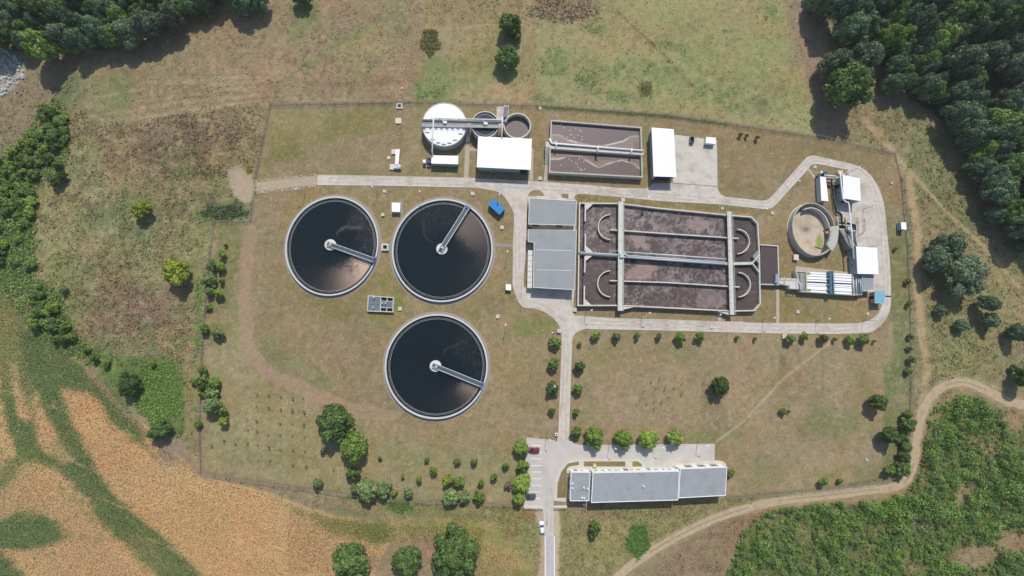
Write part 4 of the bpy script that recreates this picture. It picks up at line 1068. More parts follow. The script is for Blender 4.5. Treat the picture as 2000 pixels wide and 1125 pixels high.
MB().tube([P(981, 229, 5.4), P(981, 232, 5.6), P(980.2, 268, 5.4)], 0.26, 10).build('pipe', M_PIPEW, t, smooth=True)
MB().bar(P(981, 233, 0), P(981, 233, 5.6), 0.15, 0.15).build('pipe_stand', M_STEEL, t)
# stairs to the walkway
def stairs(name, label, quad0, quad1, h, n, wm=M_CONC, railm=M_STEEL):
    """quad0 (upper end left,right) quad1 (lower end left,right) plan points, rising towards quad0"""
    a, b = P(*quad0[0], h), P(*quad0[1], h); c, d = P(*quad1[0], 0), P(*quad1[1], 0)
    t = thing(name, label, 'stairs', ((c.x + d.x) / 2, (c.y + d.y) / 2, 0))
    for k in range(n):
        f0, f1 = k / n, (k + 1.02) / n; z = h * (k + 1) / n
        p = [c.lerp(a, f0), d.lerp(b, f0), d.lerp(b, f1), c.lerp(a, f1)]
        MB().prism([(q.x, q.y) for q in p], max(0, z - 0.35), z).build('tread', wm, t)
    for p, q in ((c, a), (d, b)):
        mb = MB().bar((p.x, p.y, 0.1), (q.x, q.y, h - .1), 0.14, 0.4); rail(mb, [(p.x, p.y, 0.2), (q.x, q.y, h)], 1.0, 0.06, 1.6); mb.build('stringer', railm, t)
    return t
stairs('steel_stairs', 'stairs climbing from the path up to the digester walkway', ((912, 246), (919, 246)), ((910.5, 280), (917, 280)), 4.9, 14)
# equipment pad with blue tank
t = thing('dosing_unit', 'narrow blue dosing unit with white frame on small concrete pad', 'equipment', P(989, 220, 0))
MB().prism(XY([(984.5, 211), (991, 211), (990, 229), (983.5, 229)], 0.9), 0, 0.9).build('tank', mat('slate_blue', S(92, 100, 140), 0.5, 0.1, 2), t)
mb = MB(); rail(mb, [P(984, 209, 0), P(993, 209, 0), P(991.5, 231, 0)], 1.2, 0.1, 1.5); mb.build('guard_rail', M_TRIM, t)

# ------------------------------------------------------------------ rectangular aerobic tank
t = thing('aeration_tank', 'rectangular open concrete tank of brown sludge split by a walkway', 'tank', P(1165, 300, 0))
q = [(1075.6, 234), (1253, 248), (1255.7, 346.7), (1072, 337)]; hA = 2.6
wq = XY(q, hA)
MB().frame(wq, 0.5, 0, hA).build('wall', M_CONC, t)
def foamline(v, base_v, w): return np.exp(-((v - base_v) / w) ** 2)
def colA(X, Y, u, v):
    nz = fbm(X, Y, 14, 21, 4); base = np.zeros(X.shape + (3,)) + S(104, 90, 92)
    cur = np.interp(u, [0, .08, .18, .3, .5, .62, .8, .88, .95, 1], [.62, .58, .75, .86, .95, .85, .62, .42, .36, .4]) + (nz - .5) * 0.05
    m = sstep(-0.02, 0.02, v - cur); C = mixc(base, S(138, 122, 116) * 1.0, m * 0.8)
    C = mixc(C, S(112, 96, 92), sstep(.9, .94, u) * sstep(0.45, 0.6, v + (nz - .5) * .4) * 0.7)
    C = mixc(C, S(206, 198, 192), foamline(v, cur, 0.03) * (0.4 + 0.6 * (nz > 0.5)))
    sp = (np.random.default_rng(5).random(X.shape) > 0.985) * (u < 0.35)
    return mixc(C, S(220, 214, 210), sp * 0.8)
def colB(X, Y, u, v):
    nz = fbm(X, Y, 14, 22, 4); base = np.zeros(X.shape + (3,)) + S(104, 88, 88)
    cur = np.interp(u, [0, .1, .2, .33, .42, .53, .65, .78, .88, .95, 1], [.5, .46, .34, .32, .5, .72, .5, .34, .42, .58, .7]) + (nz - .5) * 0.05
    m = 1 - sstep(-0.02, 0.02, v - cur); C = mixc(base, S(140, 122, 112), m * 0.85)
    C = mixc(C, S(110, 92, 86), np.exp(-(((u - .5) / .12) ** 2 + ((v - .35) / .3) ** 2)) * 0.6)
    C = mixc(C, S(208, 200, 194), foamline(v, cur, 0.025) * (0.4 + 0.6 * (nz > 0.5)))
    sp = (np.random.default_rng(6).random(X.shape) > 0.975) * (u < 0.4) * (v > cur)
    return mixc(C, S(226, 220, 216), sp * 0.8)
sheet_grid('sludge', [(1077.5, 236), (1251, 250), (1252.5, 296), (1076, 281)], 1.5, 1.6, colA, M_SLUDGE, t)
sheet_grid('sludge', [(1076, 285), (1253, 300), (1254, 346), (1073.5, 336)], 1.1, 1.6, colB, M_SLUDGE, t)
MB().prism(XY([(1072, 284), (1257, 297.5), (1257, 303), (1072, 290)], hA), 0, hA + 0.1).build('walkway', M_CONCP, t)
mb = MB().tube([P(1073, 271, hA + .5), P(1077, 279, hA + .6), P(1081, 280.5, hA + .6), P(1256, 294.5, hA + .5)], 0.38, 10); mb.build('air_pipe', M_PIPEW, t, smooth=True)
for x, y in ((1087, 283), (1168, 290), (1234, 295)):
    mb = MB().tube([P(x, y - 5, hA + .5), P(x, y - 3, hA + 1.2), P(x - .5, y + 3, hA + 1.2), P(x - 1, y + 8, hA + .3), P(x - 1, y + 9, 1.2)], 0.24, 8); mb.build('drop_pipe', M_PIPEW, t, smooth=True)
mb = MB()
rail(mb, [P(1074, 290, hA + .1), P(1256, 303.5, hA + .1)], 1.0, 0.06, 2.2); mb.build('handrail', M_STEEL, t)
mb = MB().bar(P(1163, 303, 1.3), P(1163, 310, 1.3), 0.3, 0.2); mb.bar(P(1163, 310, 1.3), P(1160, 314, 1.3), .2, .2); mb.bar(P(1163, 310, 1.3), P(1167, 314, 1.3), .2, .2); mb.build('mixer', M_DARK, t)
stairs('concrete_stairs', 'stairs at the left end of the rectangular sludge tank', ((1065.5, 287), (1073, 287)), ((1064, 320), (1071, 320)), 2.5, 10)
MB().prism(XY([(1066, 277), (1074.8, 277), (1073, 288), (1065.5, 288)], 2.5), 0, 2.5).build('landing', M_CONCP, t)

# ------------------------------------------------------------------ oxidation ditch
hO = 2.1
t = thing('oxidation_ditch', 'huge rectangular concrete oxidation ditch full of mottled brown sludge', 'tank', P(1300, 500, 0))
OUT = [(1131, 395.4), (1208, 396), (1280, 404.7), (1418, 418.5), (1468, 422.7), (1481, 436), (1484.5, 495), (1486, 594), (1475, 607.5), (1430, 608.5), (1280, 601), (1207, 597.6), (1128, 597.6)]
MB().frame(XY(OUT, hO), 0.45, 0, hO).build('outer_wall', M_CONCP, t)
def colO(X, Y, u, v):
    wx_, wy_ = 18 * (fbm(X, Y, 30, 61, 3) - .5), 18 * (fbm(X, Y, 30, 62, 3) - .5)
    n1 = fbm(X, Y, 60, 31, 5); n2 = fbm(X + wx_, Y + wy_, 22, 33, 5); n3 = fbm(X + wx_, Y + wy_, 5, 35, 3)
    C = np.zeros(X.shape + (3,)) + S(84, 73, 71)
    m = sstep(0.44, 0.60, n1 * 0.65 + n2 * 0.35)
    right = sstep(1440, 1425, X); left_low = 1 - sstep(1205, 1190, X) * sstep(500, 520, Y) * 0.85
    C = mixc(C, S(136, 126, 127), np.clip((0.35 + 0.65 * m) * sstep(.34, .66, n3) * 1.1, 0, 1) * right * left_low)
    C = mixc(C, S(116, 108, 110), sstep(0.5, 0.68, n2) * 0.45 * right)
    C = mixc(C, S(66, 56, 55), sstep(.56, .66, fbm(X - wy_, Y + wx_, 12, 66, 4)) * .55)
    C = mixc(C, S(92, 80, 76), sstep(0.55, 0.62, fbm(X, Y, 40, 38, 4)) * 0.75)
    def blob(cx, cy, rx, ry, col, a=1.0, rot=0.0):
        c_, s_ = math.cos(rot), math.sin(rot)
        du, dv = ((X - cx) * c_ + (Y - cy) * s_) / rx, (-(X - cx) * s_ + (Y - cy) * c_) / ry
        return sstep(-0.15, 0.15, 1 - np.hypot(du, dv) + (n2 - .5) * 1.5), col, a
    for mm, col, a in (blob(1246, 468, 24, 14, S(158, 138, 130), .95, .9), blob(1262, 482, 12, 9, S(154, 136, 128), .9), blob(1252, 530, 32, 15, S(160, 138, 128), .95, -.2),
                       blob(1276, 522, 12, 9, S(160, 138, 128), .9), blob(1362, 440, 26, 14, S(152, 134, 130), .9), blob(1290, 446, 14, 10, S(140, 126, 124), .7), blob(1228, 480, 9, 16, S(90, 78, 74), .8),
                       blob(1282, 470, 9, 20, S(88, 78, 76), .7), blob(1280, 586, 30, 14, S(88, 74, 72), .8), blob(1345, 580, 28, 24, S(92, 78, 74), .85), blob(1375, 580, 16, 22, S(140, 124, 118), .7), blob(1400, 590, 14, 12, S(146, 130, 124), .7, .5)):
        C = mixc(C, col, mm * a * (0.85 + 0.3 * (n3 - .5)))
    rid = 1 - np.abs(2 * fbm(X + wx_, Y + wy_, 16, 91, 4) - 1)
    C = mixc(C, S(168, 158, 156), sstep(.93, .985, rid) * .5 * right * left_low)
    for yl in (406, 460, 556, 598):
        C = mixc(C, S(150, 140, 138), np.exp(-((Y - yl - (X - 1212) * .045 - 3 - 4 * (n2 - .5)) / 1.6) ** 2) * sstep(.45, .6, n3) * .5)
    C = mixc(C, S(196, 188, 186), (np.random.default_rng(8).random(X.shape) > 0.988) * 0.35)
    return C
INN = [(1133, 397), (1208, 398), (1280, 406.5), (1418, 420), (1467, 424), (1480, 437), (1483, 495), (1484.5, 593), (1474, 606), (1430, 607), (1280, 599.5), (1207, 596), (1130, 596)]
sheet_grid('sludge', [(1131, 394), (1486, 424), (1487, 609), (1127, 597)], 0.75, 1.35, colO, M_SLUDGE, t, INN)
# inlet channel with weir openings
for pts in ([(1143.5, 397), (1143, 432)], [(1143.5, 457), (1143, 490)], [(1143, 500), (1142, 532)], [(1141.5, 558), (1141, 596)]):
    MB().path(XY(pts, hO), 0.5, 0.2, hO - 0.01).build('inlet_wall', M_CONCP, t)
MB().path(XY([(1140, 400), (1138, 595)], 1.2), 0.35, 0.2, 0.9).build('channel_sill', M_DARK, t)
for pts in ([(1144, 397.5), (1159, 397.5), (1145.5, 411)], [(1144.5, 480), (1158, 492), (1144, 492.5)], [(1143.5, 499), (1157, 499.5), (1143.5, 510)], [(1141.5, 583), (1156, 596.5), (1141, 596.5)], [(1470, 501), (1483.6, 486), (1484.6, 517)]):
    MB().prism(XY(pts, hO), 0.2, hO - 0.02).build('corner_platform', M_CONCP if pts[0][0] < 1400 else M_CONCD, t)
def cpts(cx, cy, r, a0, a1): return [(cx + r * 1.0 * math.cos(math.radians(f)), cy + r * math.sin(math.radians(f))) for f in np.linspace(a0, a1, 19)]
for cx, cy, r, a0, a1 in ((1193, 443, 24.5, 92, 268), (1193, 554, 25.5, 92, 268), (1440, 471.5, 24, -88, 88), (1442, 556, 24, -88, 88)):
    MB().path(XY(cpts(cx, cy, r, a0, a1), hO), 0.36, 0.3, hO - 0.05).build('guide_wall', M_CONCP, t)
for pts in ([(1192, 448.5), (1300, 456), (1443, 465.5)], [(1191, 548), (1300, 551.5), (1445, 560.5)]):
    MB().path(XY(pts, hO), 0.42, 0.3, hO - 0.03).build('divider_wall', M_CONCP, t)
MB().path(XY([(1130, 494.5), (1212, 499.5), (1420, 515), (1470, 514)], hO), 1.0, 0.2, hO - 0.02).build('centre_wall', M_CONCP, t)
for pts in ([(1470, 514), (1484, 496)], [(1470, 514), (1485, 534)]):
    MB().path(XY(pts, hO), 0.4, 0.2, hO + 0.01).build('outlet_wall', M_CONCP, t)
for (x0, y0), (x1, y1), w in (((1212.5, 394), (1211.5, 607), 2.0), ((1424, 413), (1430, 615), 1.75)):
    a, b = P(x0, y0, hO + .5), P(x1, y1, hO + .5)
    wk = MB().bar(a, b, w, 0.3).build('cross_bridge', M_CONCP, t)
    nn = Vector((-(b - a).y, (b - a).x, 0)).normalized() * (w / 2 - .05)
    for s_ in (1, -1): rail(MB(), [a + nn * s_ + up * .15, b + nn * s_ + up * .15], 1.05, 0.07, 2.2).build('handrail', M_STEEL, wk)
for (x0, y0), (x1, y1) in (((1130, 492.5), (1208, 498)), ((1216, 492), (1418, 506)), ((1216, 498.5), (1418, 513)), ((1217, 502), (1418, 516))):
    MB().tube([P(x0, y0, hO + .7), P(x1, y1, hO + .7)], 0.28, 8).build('air_pipe', M_STEEL, t, smooth=True)
mb = MB()
for k in range(9):
    p = P(1220 + k * 24, 499 + k * 1.7, hO); mb.bar(p, p + up * 0.9, 0.15, 0.5)
mb.build('pipe_support', M_STEEL, t)
MB().tube([P(1217.5, 402, hO + .9), P(1217.5, 595, hO + .9)], 0.16, 8).build('air_pipe', M_PIPEW, t, smooth=True)
mb = MB(); rail(mb, [P(1190, 490, hO), P(1207, 491, hO), P(1207, 497, hO), P(1190, 496, hO), P(1190, 490, hO)], .9, .08, 2); mb.build('mixer_frame', M_STEEL, t)
mb = MB().box(tuple(P(1214, 499, hO + .6)), (1.6, 1.8, 0.9)); mb.tube([P(1218, 494, hO + 1), P(1222, 497, hO + 1.4), P(1226, 501, hO + .8)], .3, 8); mb.build('valve_group', M_STEEL, t)
for x, y in ((1340, 517), (1418, 525), (1418, 533), (1254, 419)):
    MB().box(tuple(P(x, y, 0.8)), (0.9, 0.5, 0.5)).build('mixer', M_DARK, t)
for (x0, y0), (x1, y1) in (((1206, 601), (1238, 603)), ((1402, 611), (1430, 614))):      # buttress brackets outside the long wall
    MB().prism(XY([(x0, y0 - 3), (x1, y1 - 3), (x0 + 10 if x0 < 1300 else x1 - 6, y0 + 4)], hO), 0.3, hO - .1).build('stair_landing', M_CONCP, t)
# outlet chamber
t = thing('outlet_chamber', 'small rectangular chamber of brown sludge at the ditch end', 'tank', P(1502, 518, 0))
MB().path(XY([(1484.5, 478), (1519.3, 480.5), (1521, 541), (1521.5, 556), (1486.5, 555)], 2.0), 0.36, 0, 2.0).build('wall', M_CONCP, t)
sheet_grid('sludge', [(1485.5, 479), (1518.5, 481.5), (1520.5, 555), (1486.5, 554)], 1.55, 1.6, lambda X, Y, u, v: np.zeros(X.shape + (3,)) + S(88, 76, 76) * (1 + 0.15 * (fbm(X, Y, 12, 44, 3) - .5))[..., None], M_SLUDGE, t)
mb = MB().prism(XY([(1515, 535), (1520, 534), (1520.5, 553), (1514.5, 553)], 3.0), 1.0, 3.0); rail(mb, [P(1514, 534, 2.0), P(1523, 534, 2.0)], 1.4, .12, 1); mb.build('sluice_gate', mat('steel_slate', S(150, 160, 176), 0.5, 0.1, 2), t)

# ------------------------------------------------------------------ headworks: raised deck, grit channels, screen building
t = thing('raised_deck', 'raised concrete deck with railings linking ditch end and grit channels', 'platform', P(1540, 555, 0))
MB().prism(XY([(1522, 543.5), (1560.5, 544.5), (1560.5, 565), (1541, 564), (1540.5, 558), (1522, 554)], 2.2), 0, 2.2).build('deck', M_CONCP, t)
rail(MB(), [P(1523.5, 543.8, 2.2), P(1556, 545, 2.2)], 1.0, .09, 2).build('handrail', M_STEEL, t)
rail(MB(), [P(1541, 557, 2.2), P(1541, 564, 2.2), P(1557, 564.5, 2.2), P(1554, 549, 2.2)], 1.0, .09, 2).build('handrail', M_STEEL, t)
rail(MB(), [P(1531, 548, 2.2), P(1531, 555, 2.2)], 1.0, .12, 2).build('handrail', M_STEEL, t)
t = thing('grit_channels', 'concrete grit removal channels under long white cover panels with teal bridge', 'tank', P(1615, 552, 0))
hG = 2.3
GO = [(1553, 529), (1574, 530), (1668, 536.5), (1684, 537), (1684, 576), (1668, 577), (1563, 570), (1558, 545)]
MB().prism(XY(GO, hG), 0, hG - .35).build('wall', M_CONC, t)
MB().prism(XY([(1554, 530), (1573, 531), (1574, 568), (1564, 569)], hG - .3), hG - 0.8, hG - .28).build('inlet_deck', M_CONCD, t)
MB().frame(XY(GO, hG), 0.35, hG - .36, hG).build('parapet', M_CONC, t)
MB().path(XY([(1575, 550.5), (1664, 554.5)], hG), 0.25, hG - .34, hG - .05).build('divider_wall', M_DARK, t)
for c, (xa, xb) in enumerate(((1576, 1614.5), (1628, 1663))):
    for hfc in range(2):
        # lanes of unequal width separated by dark gaps
        cuts = [(0.02, .17), (.23, .42), (.5, .74), (.81, .98)] if hfc == 0 else [(0.02, .15), (.2, .32), (.38, .72), (.8, .97)]
        for (f0, f1) in cuts:
            def yy(x, f):
                top = (530.5 + (x - 1575) * 0.055) if hfc == 0 else (552 + (x - 1575) * 0.045)
                bot = (549.5 + (x - 1575) * 0.05) if hfc == 0 else (570 + (x - 1575) * 0.065)
                return top + (bot - top) * f
            MB().prism(XY([(xa, yy(xa, f0)), (xb, yy(xb, f0)), (xb, yy(xb, f1)), (xa, yy(xa, f1))], hG), hG - .33, hG + (.1 if f1 - f0 > .2 else .04)).build('cover_panel', M_COVER, t)
MB().path(XY([(1574.5, 529), (1576, 569)], hG + .2), 0.45, hG - .3, hG + .15).build('end_beam', mat('pale_olive', S(176, 188, 150), 0.6, 0.1, 2), t)
for x, y in ((1579.5, 533.7), (1580.5, 566)):
    MB().prism(XY([(x - 3.5, y - 2), (x + 3.5, y - 1.8), (x + 3.5, y + 2.5), (x - 3.5, y + 2.2)], hG + .2), hG - .2, hG + .16).build('hatch', M_OLIVE, t)
br = MB().prism(XY([(1621, 529.5), (1625.5, 529.8), (1627.5, 574), (1622, 575)], hG + .8), hG + .55, hG + .75).build('travelling_bridge', M_DECK, t)
for pts in ([(1620.6, 529.5), (1622, 575)], [(1625.8, 529.8), (1628, 574)]):
    MB().bar(P(*pts[0], hG + .9), P(*pts[1], hG + .9), 0.4, 0.5).build('girder', M_TEAL, br)
    rail(MB(), [P(*pts[0], hG + 1), P(*pts[1], hG + 1)], .9, .08, 1.6).build('handrail', M_TEAL, br)
for y in (532, 537, 545, 556, 566):
    MB().box(tuple(P(1616.5, y, hG)), (1.1, .6, .6)).build('scraper_motor', mat('motor_violet', S(120, 126, 170), 0.5, 0.1, 2), br)
mb = MB()
rail(mb, [P(1561, 534, hG - .3), P(1563.5, 566, hG - .3)], 1.1, .14, 1.4); mb.tube([P(1560, 550, hG), P(1563, 556, hG + .4), P(1564, 566, hG + .2)], .3, 8); mb.build('gate_frame', M_STEEL, t)
mb = MB()
for x0 in (1666, 1672, 1677, 1681):
    mb.tube([P(x0, 540 + (x0 - 1666) * .3, hG + .2), P(x0 + .5, 574, hG + .2)], .2, 8)
mb.build('pipe_bank', M_STEEL, t, smooth=True)
mb = MB(); rail(mb, [P(1676, 552, hG), P(1677, 574, hG)], 1.0, .1, 1.5); rail(mb, [P(1682, 540, hG), P(1682, 572, hG)], 1.0, .1, 1.5); mb.build('handrail', M_TEAL, t)
building('screen_house', 'lower square white roofed building beside the grit channels', 'building', [(1675, 534.7), (1716, 535.5), (1713, 484), (1672, 481.7)], 4.6, M_GWALL, M_WROOF, 0.12, doors=[(0, .1, .35, 3, M_DARK), (1, .3, .6, 3, M_TEAL)], windows=[(3, .2, .3, 1.5, 2.5), (3, .6, .7, 1.5, 2.5)], ribs=9)
building('screen_annex', 'grey flat roofed annex below the lower square white roof', 'building', [(1683.5, 569), (1706.5, 567), (1706.5, 537.2), (1683.5, 537)], 3.0, M_GWALL, M_GROOF, 0.08, doors=[(1, .3, .6, 2.3, M_TEAL)], trim=0.12)
sh = building('pump_shed', 'pale blue roofed shed at the road bend', 'shed', [(1708.6, 592.3), (1727.5, 592.8), (1729, 568), (1708, 567.5)], 2.9, M_RED, M_LBLUE, 0.35, doors=[(3, .35, .65, 2.1, M_DARK)], ribs=6)
MB().path(XY([(1729, 578.5), (1740, 579)], .1), .5, 0.05, .12).build('drain_channel', M_DARK, sh)

# aeration of the far corner: upper building, container, pipework
building('screening_hall', 'upper square white roofed building inside the road loop', 'building', [(1647.7, 387.5), (1681, 392.4), (1679.5, 348.4), (1645.7, 342)], 4.4, M_GWALL, M_WROOF, 0.1, doors=[(0, .2, .5, 3, M_DARK), (3, .3, .45, 2.4, M_DARK)], windows=[(3, .6, .75, 1.4, 2.4)], ribs=8)
def container(name, label, quad, h, bodym, topm=None, cat='container', extra=None):
    q = XY(quad, h); q = q if area(q) > 0 else q[::-1]
    c = (sum(p[0] for p in q) / 4, sum(p[1] for p in q) / 4, 0)
    t = thing(name, label, cat, c)
    MB().prism(q, 0.15, h - .05).build('body', bodym, t)
    MB().prism(miter(q, -0.04, True), h - .08, h).build('roof', topm or bodym, t)
    mb = MB()
    for p in miter(q, 0.12, True): mb.bar((p[0], p[1], 0), (p[0], p[1], .2), .3, .3)
    mb.build('foot', M_CONCD, t)
    mb = MB(); n = 12
    for i in (0, 2):
        for k in range(n): edge_box(mb, q, i, (k + .2) / n, (k + .6) / n, .3, h - .25, .04)
    mb.build('side_ribs', bodym, t)
    edge_box(MB(), q, 1, .15, .85, .3, h - .25, .06).build('door', M_STEEL, t)
    return t, q
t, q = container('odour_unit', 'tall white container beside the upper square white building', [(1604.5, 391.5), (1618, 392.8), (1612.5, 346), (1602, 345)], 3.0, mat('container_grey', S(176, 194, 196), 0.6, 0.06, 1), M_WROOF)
mb = MB().box(tuple(P(1600, 339, .3)), (.9, .9, 1.6)); mb.build('control_box', M_TRIM, t)
mb = MB().cyl(P(1606, 342, 0), .8, 0, 2.2, 16); mb.cyl(P(1595, 347, 0), .7, 0, 1.8, 16); mb.build('fan_housing', mat('fan_blue', S(70, 88, 110), 0.5, 0.1, 2), t)
t = thing('foul_air_ducts', 'dark and white air ducts between the white container and upper building', 'duct', P(1622, 350, 0))
for (x0, y0), (x1, y1), z, m in (((1610, 342), (1633, 344.5), 3.2, M_PIPEW), ((1610, 346), (1628, 348.5), 2.6, M_PIPEW), ((1612, 352), (1632, 354.5), 1.8, M_PIPEW), ((1614, 350), (1626, 351), 1.2, M_DARK)):
    mb = MB().tube([P(x0, y0, z), P(x1, y1, z)], .25, 8); mb.bar(P(x0 + 4, y0, 0), P(x0 + 4, y0, z), .12, .12); mb.build('duct', m, t, smooth=True)
MB().tube([P(1626, 348, 2.4), P(1623.5, 356, 2.0), P(1624, 361, 1.0), P(1629, 363.5, .6), P(1632, 362, .5)], .3, 10).build('bend', M_DARK, t, smooth=True)
t = thing('roof_duct', 'white overhead duct running from the upper to the lower square building', 'duct', P(1660, 440, 0))
zz = 4.9
MB().tube([P(1640, 337, zz), P(1641, 341, zz), P(1646, 387, zz), P(1650, 393, zz), P(1656.5, 395.5, zz), P(1658.5, 401, zz), P(1660.5, 428, zz), P(1663, 447, zz), P(1668, 506, zz)], .26, 10).build('duct', M_PIPEW, t, smooth=True)
mb = MB()
for x, y in ((1660.5, 428), (1664.5, 465)): p = P(x, y, zz); mb.bar((p.x, p.y, 0), tuple(p), .14, .14)
mb.build('duct_post', M_STEEL, t)
MB().box(tuple(P(1637.5, 338, 0)), (2.0, 1.2, 1.2)).build('duct_inlet', M_PINK, t)
t = thing('floor_duct', 'dark curved pipe on the ground left of the upper square building', 'pipe', P(1635, 420, 0))
MB().tube([P(1627, 366, .4), P(1631, 400, .4), P(1634, 413, .4), P(1640, 415, .5), P(1644, 420, .5), P(1645, 437, .5)], .3, 10).build('pipe', mat('black_pipe', S(58, 66, 72), 0.5, 0.1, 2), t, smooth=True)
# inlet works: pit with screws
t = thing('inlet_works', 'open concrete inlet pit with inclined screw channel and yellow rails', 'pit', P(1655, 445, 0))
MB().path(XY([(1637, 431), (1638, 452), (1642, 450)], 1.2), .35, 0, 1.2).build('pit_wall', M_CONC, t)
MB().path(XY([(1637, 432), (1660, 434), (1672, 438)], .8), .3, 0, .8).build('pit_wall', M_CONC, t)
MB().path(XY([(1639, 438), (1662, 441)], 1.0), .5, 0, 1.0).build('pit_wall', M_CONC, t)
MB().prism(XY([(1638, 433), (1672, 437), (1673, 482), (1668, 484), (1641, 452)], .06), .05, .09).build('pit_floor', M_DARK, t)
a, b = P(1643, 449, 2.2), P(1668, 483, 4.0)
mb = MB()
pts = [P(1640, 449, 2.0), P(1648, 447.5, 2.0), P(1671, 479, 3.8), P(1661, 486, 3.8)]
mb.add([tuple(p) for p in pts] + [(p.x, p.y, 0) for p in pts], [(0, 1, 2, 3), (0, 4, 5, 1), (1, 5, 6, 2), (2, 6, 7, 3), (3, 7, 4, 0)]); mb.build('incline', M_CONCD, t)
for k, x in enumerate((1650.5, 1658.5, 1666.5)):
    p, q_ = P(x, 451, .5), P(x + 4.5, 482, 2.6)
    mb = MB().tube([p, q_], .22, 8)
    n = 16
    for i in range(n):
        f = i / n; c_ = p.lerp(q_, f); mb.tube([c_, c_.lerp(q_, .03)], .62, 10)
    mb.build('screw', mat('screw_slate', S(150, 152, 164), 0.5, 0.1, 2), t)
MB().path(XY([(1672, 452), (1673.5, 484)], 1.8), .3, 0, 1.8).build('side_wall', mat('pale_green', S(196, 214, 176), 0.7, 0.08, 2), t)
MB().prism(XY([(1640, 446), (1671, 449.5), (1671, 452), (1640, 449)], 2.2), 1.9, 2.2).build('cross_beam', M_CONC, t)
mb = MB()
for (x0, y0), (x1, y1) in (((1638, 429), (1650, 424)), ((1651, 430), (1660, 426)), ((1663, 431), (1672, 426)), ((1674, 432), (1685, 428))):
    mb.bar(P(x0, y0, .06), P(x0, y0, 1.1), .1, .1); mb.bar(P(x0, y0, 1.1), P(x1, y1, 1.1), .1, .1)
rail(mb, [P(1672, 427, .05), P(1673, 455, .05)], 1.1, .1, 2); rail(mb, [P(1685, 428, .05), P(1687, 452, .05)], 1.1, .1, 2); rail(mb, [P(1687, 452, .05), P(1674, 458, .05)], 1.1, .1, 2)
mb.build('guard_rail', mat('brown_rail', S(150, 120, 90), 0.6, 0.1, 2), t)
MB().bar(P(1650, 425, 2.2), P(1653, 449, 2.2), .4, .5).build('yellow_beam', M_YEL, t)
MB().box(tuple(P(1655, 447, 2.2)), (1.6, 1.2, 1.0)).build('screw_motor', M_STEEL, t)

# ------------------------------------------------------------------ empty round basin
t = thing('storm_basin', 'empty round concrete basin with sandy floor inside the road loop', 'tank', P(1590, 448, 0))
hB = 3.0; c0 = P(1590, 447.5, hB); ro = math.radians(-16)
def bp(f, k, z=hB):
    u, v = 41.5 * math.cos(f), -52.5 * math.sin(f)
    p = P(1590 + u * math.cos(ro) - v * math.sin(ro), 447.5 + u * math.sin(ro) + v * math.cos(ro), hB)
    d = Vector((p.x - c0.x, p.y - c0.y)); l = d.length
    return (c0.x + d.x * (1 - k / l), c0.y + d.y * (1 - k / l))
FS = [2 * math.pi * i / 72 for i in range(72)]
MB().ring([bp(f, 0) for f in FS], [bp(f, .28) for f in FS], 0, hB).build('wall', M_CONC, t)
def colF(x, y):
    nz = fbm(x * 5 + 500, y * 5 + 500, 20, 51, 4)
    C = np.zeros(x.shape + (3,)) + S(200, 184, 162)
    C = mixc(C, S(176, 156, 132), sstep(.5, .65, nz) * .6)
    C = mixc(C, S(120, 112, 96), np.exp(-(((x + 1.6) / 1.8) ** 2 + ((y - .5) / 1.3) ** 2)) * (0.5 + nz))
    C = mixc(C, S(168, 118, 86), np.exp(-(((x + 1.0) / 1.4) ** 2 + ((y + 4.5) / 1.0) ** 2)) * .5)
    C = mixc(C, S(142, 160, 78), sstep(-.1, .1, 1 - np.hypot((x - 3.6) / 1.2, (y + 4.6) / 2.6) + (nz - .5)) * .9)
    return C
E = lambda k: [bp(f, k) for f in FS]
cc = Vector((c0.x, c0.y, 0)); sludge_disc(t, E, cc, .4, .15, colF, m=M_FLOORP).name = 'floor'
n = 30
arcf = [math.radians(-8 + 108 * i / n) for i in range(n + 1)]
MB().path([bp(f, 1.9) for f in arcf], .3, .12, 2.5).build('launder_wall', M_CONCP, t)
mb = MB(); o_, i_ = [bp(f, .4) for f in arcf], [bp(f, 1.8) for f in arcf]
mb.add([(x, y, 1.2) for x, y in o_] + [(x, y, 1.2) for x, y in i_], [(k, k + 1, n + 2 + k, n + 1 + k) for k in range(n)]); mb.build('launder_floor', M_CONCD, t)
arcg = [math.radians(-62 + 56 * i / 16) for i in range(17)]
mb = MB(); o_, i_ = [bp(f, -1.0) for f in arcg], [bp(f, 2.4) for f in arcg]
mb.prism(o_ + i_[::-1], 2.6, hB + .12); mb.build('walkway', M_CONC, t)
rail(MB(), [(*bp(f, 2.3), hB + .12) for f in arcg[::4]], 1.0, .08, 2).build('handrail', M_STEEL, t)
MB().ring([bp(f, -.25) for f in FS], [bp(f, 0.0) for f in FS], 0, .08).build('footing', M_CONCP, t)
mb = MB().bar(P(1592, 482, .25), P(1605, 486, .25), .25, .2); mb.bar(P(1608, 450, .25), P(1615, 464, .25), .2, .2); mb.build('drain_bar', mat('rust', S(110, 84, 72), 0.8, 0.2, 2), t)
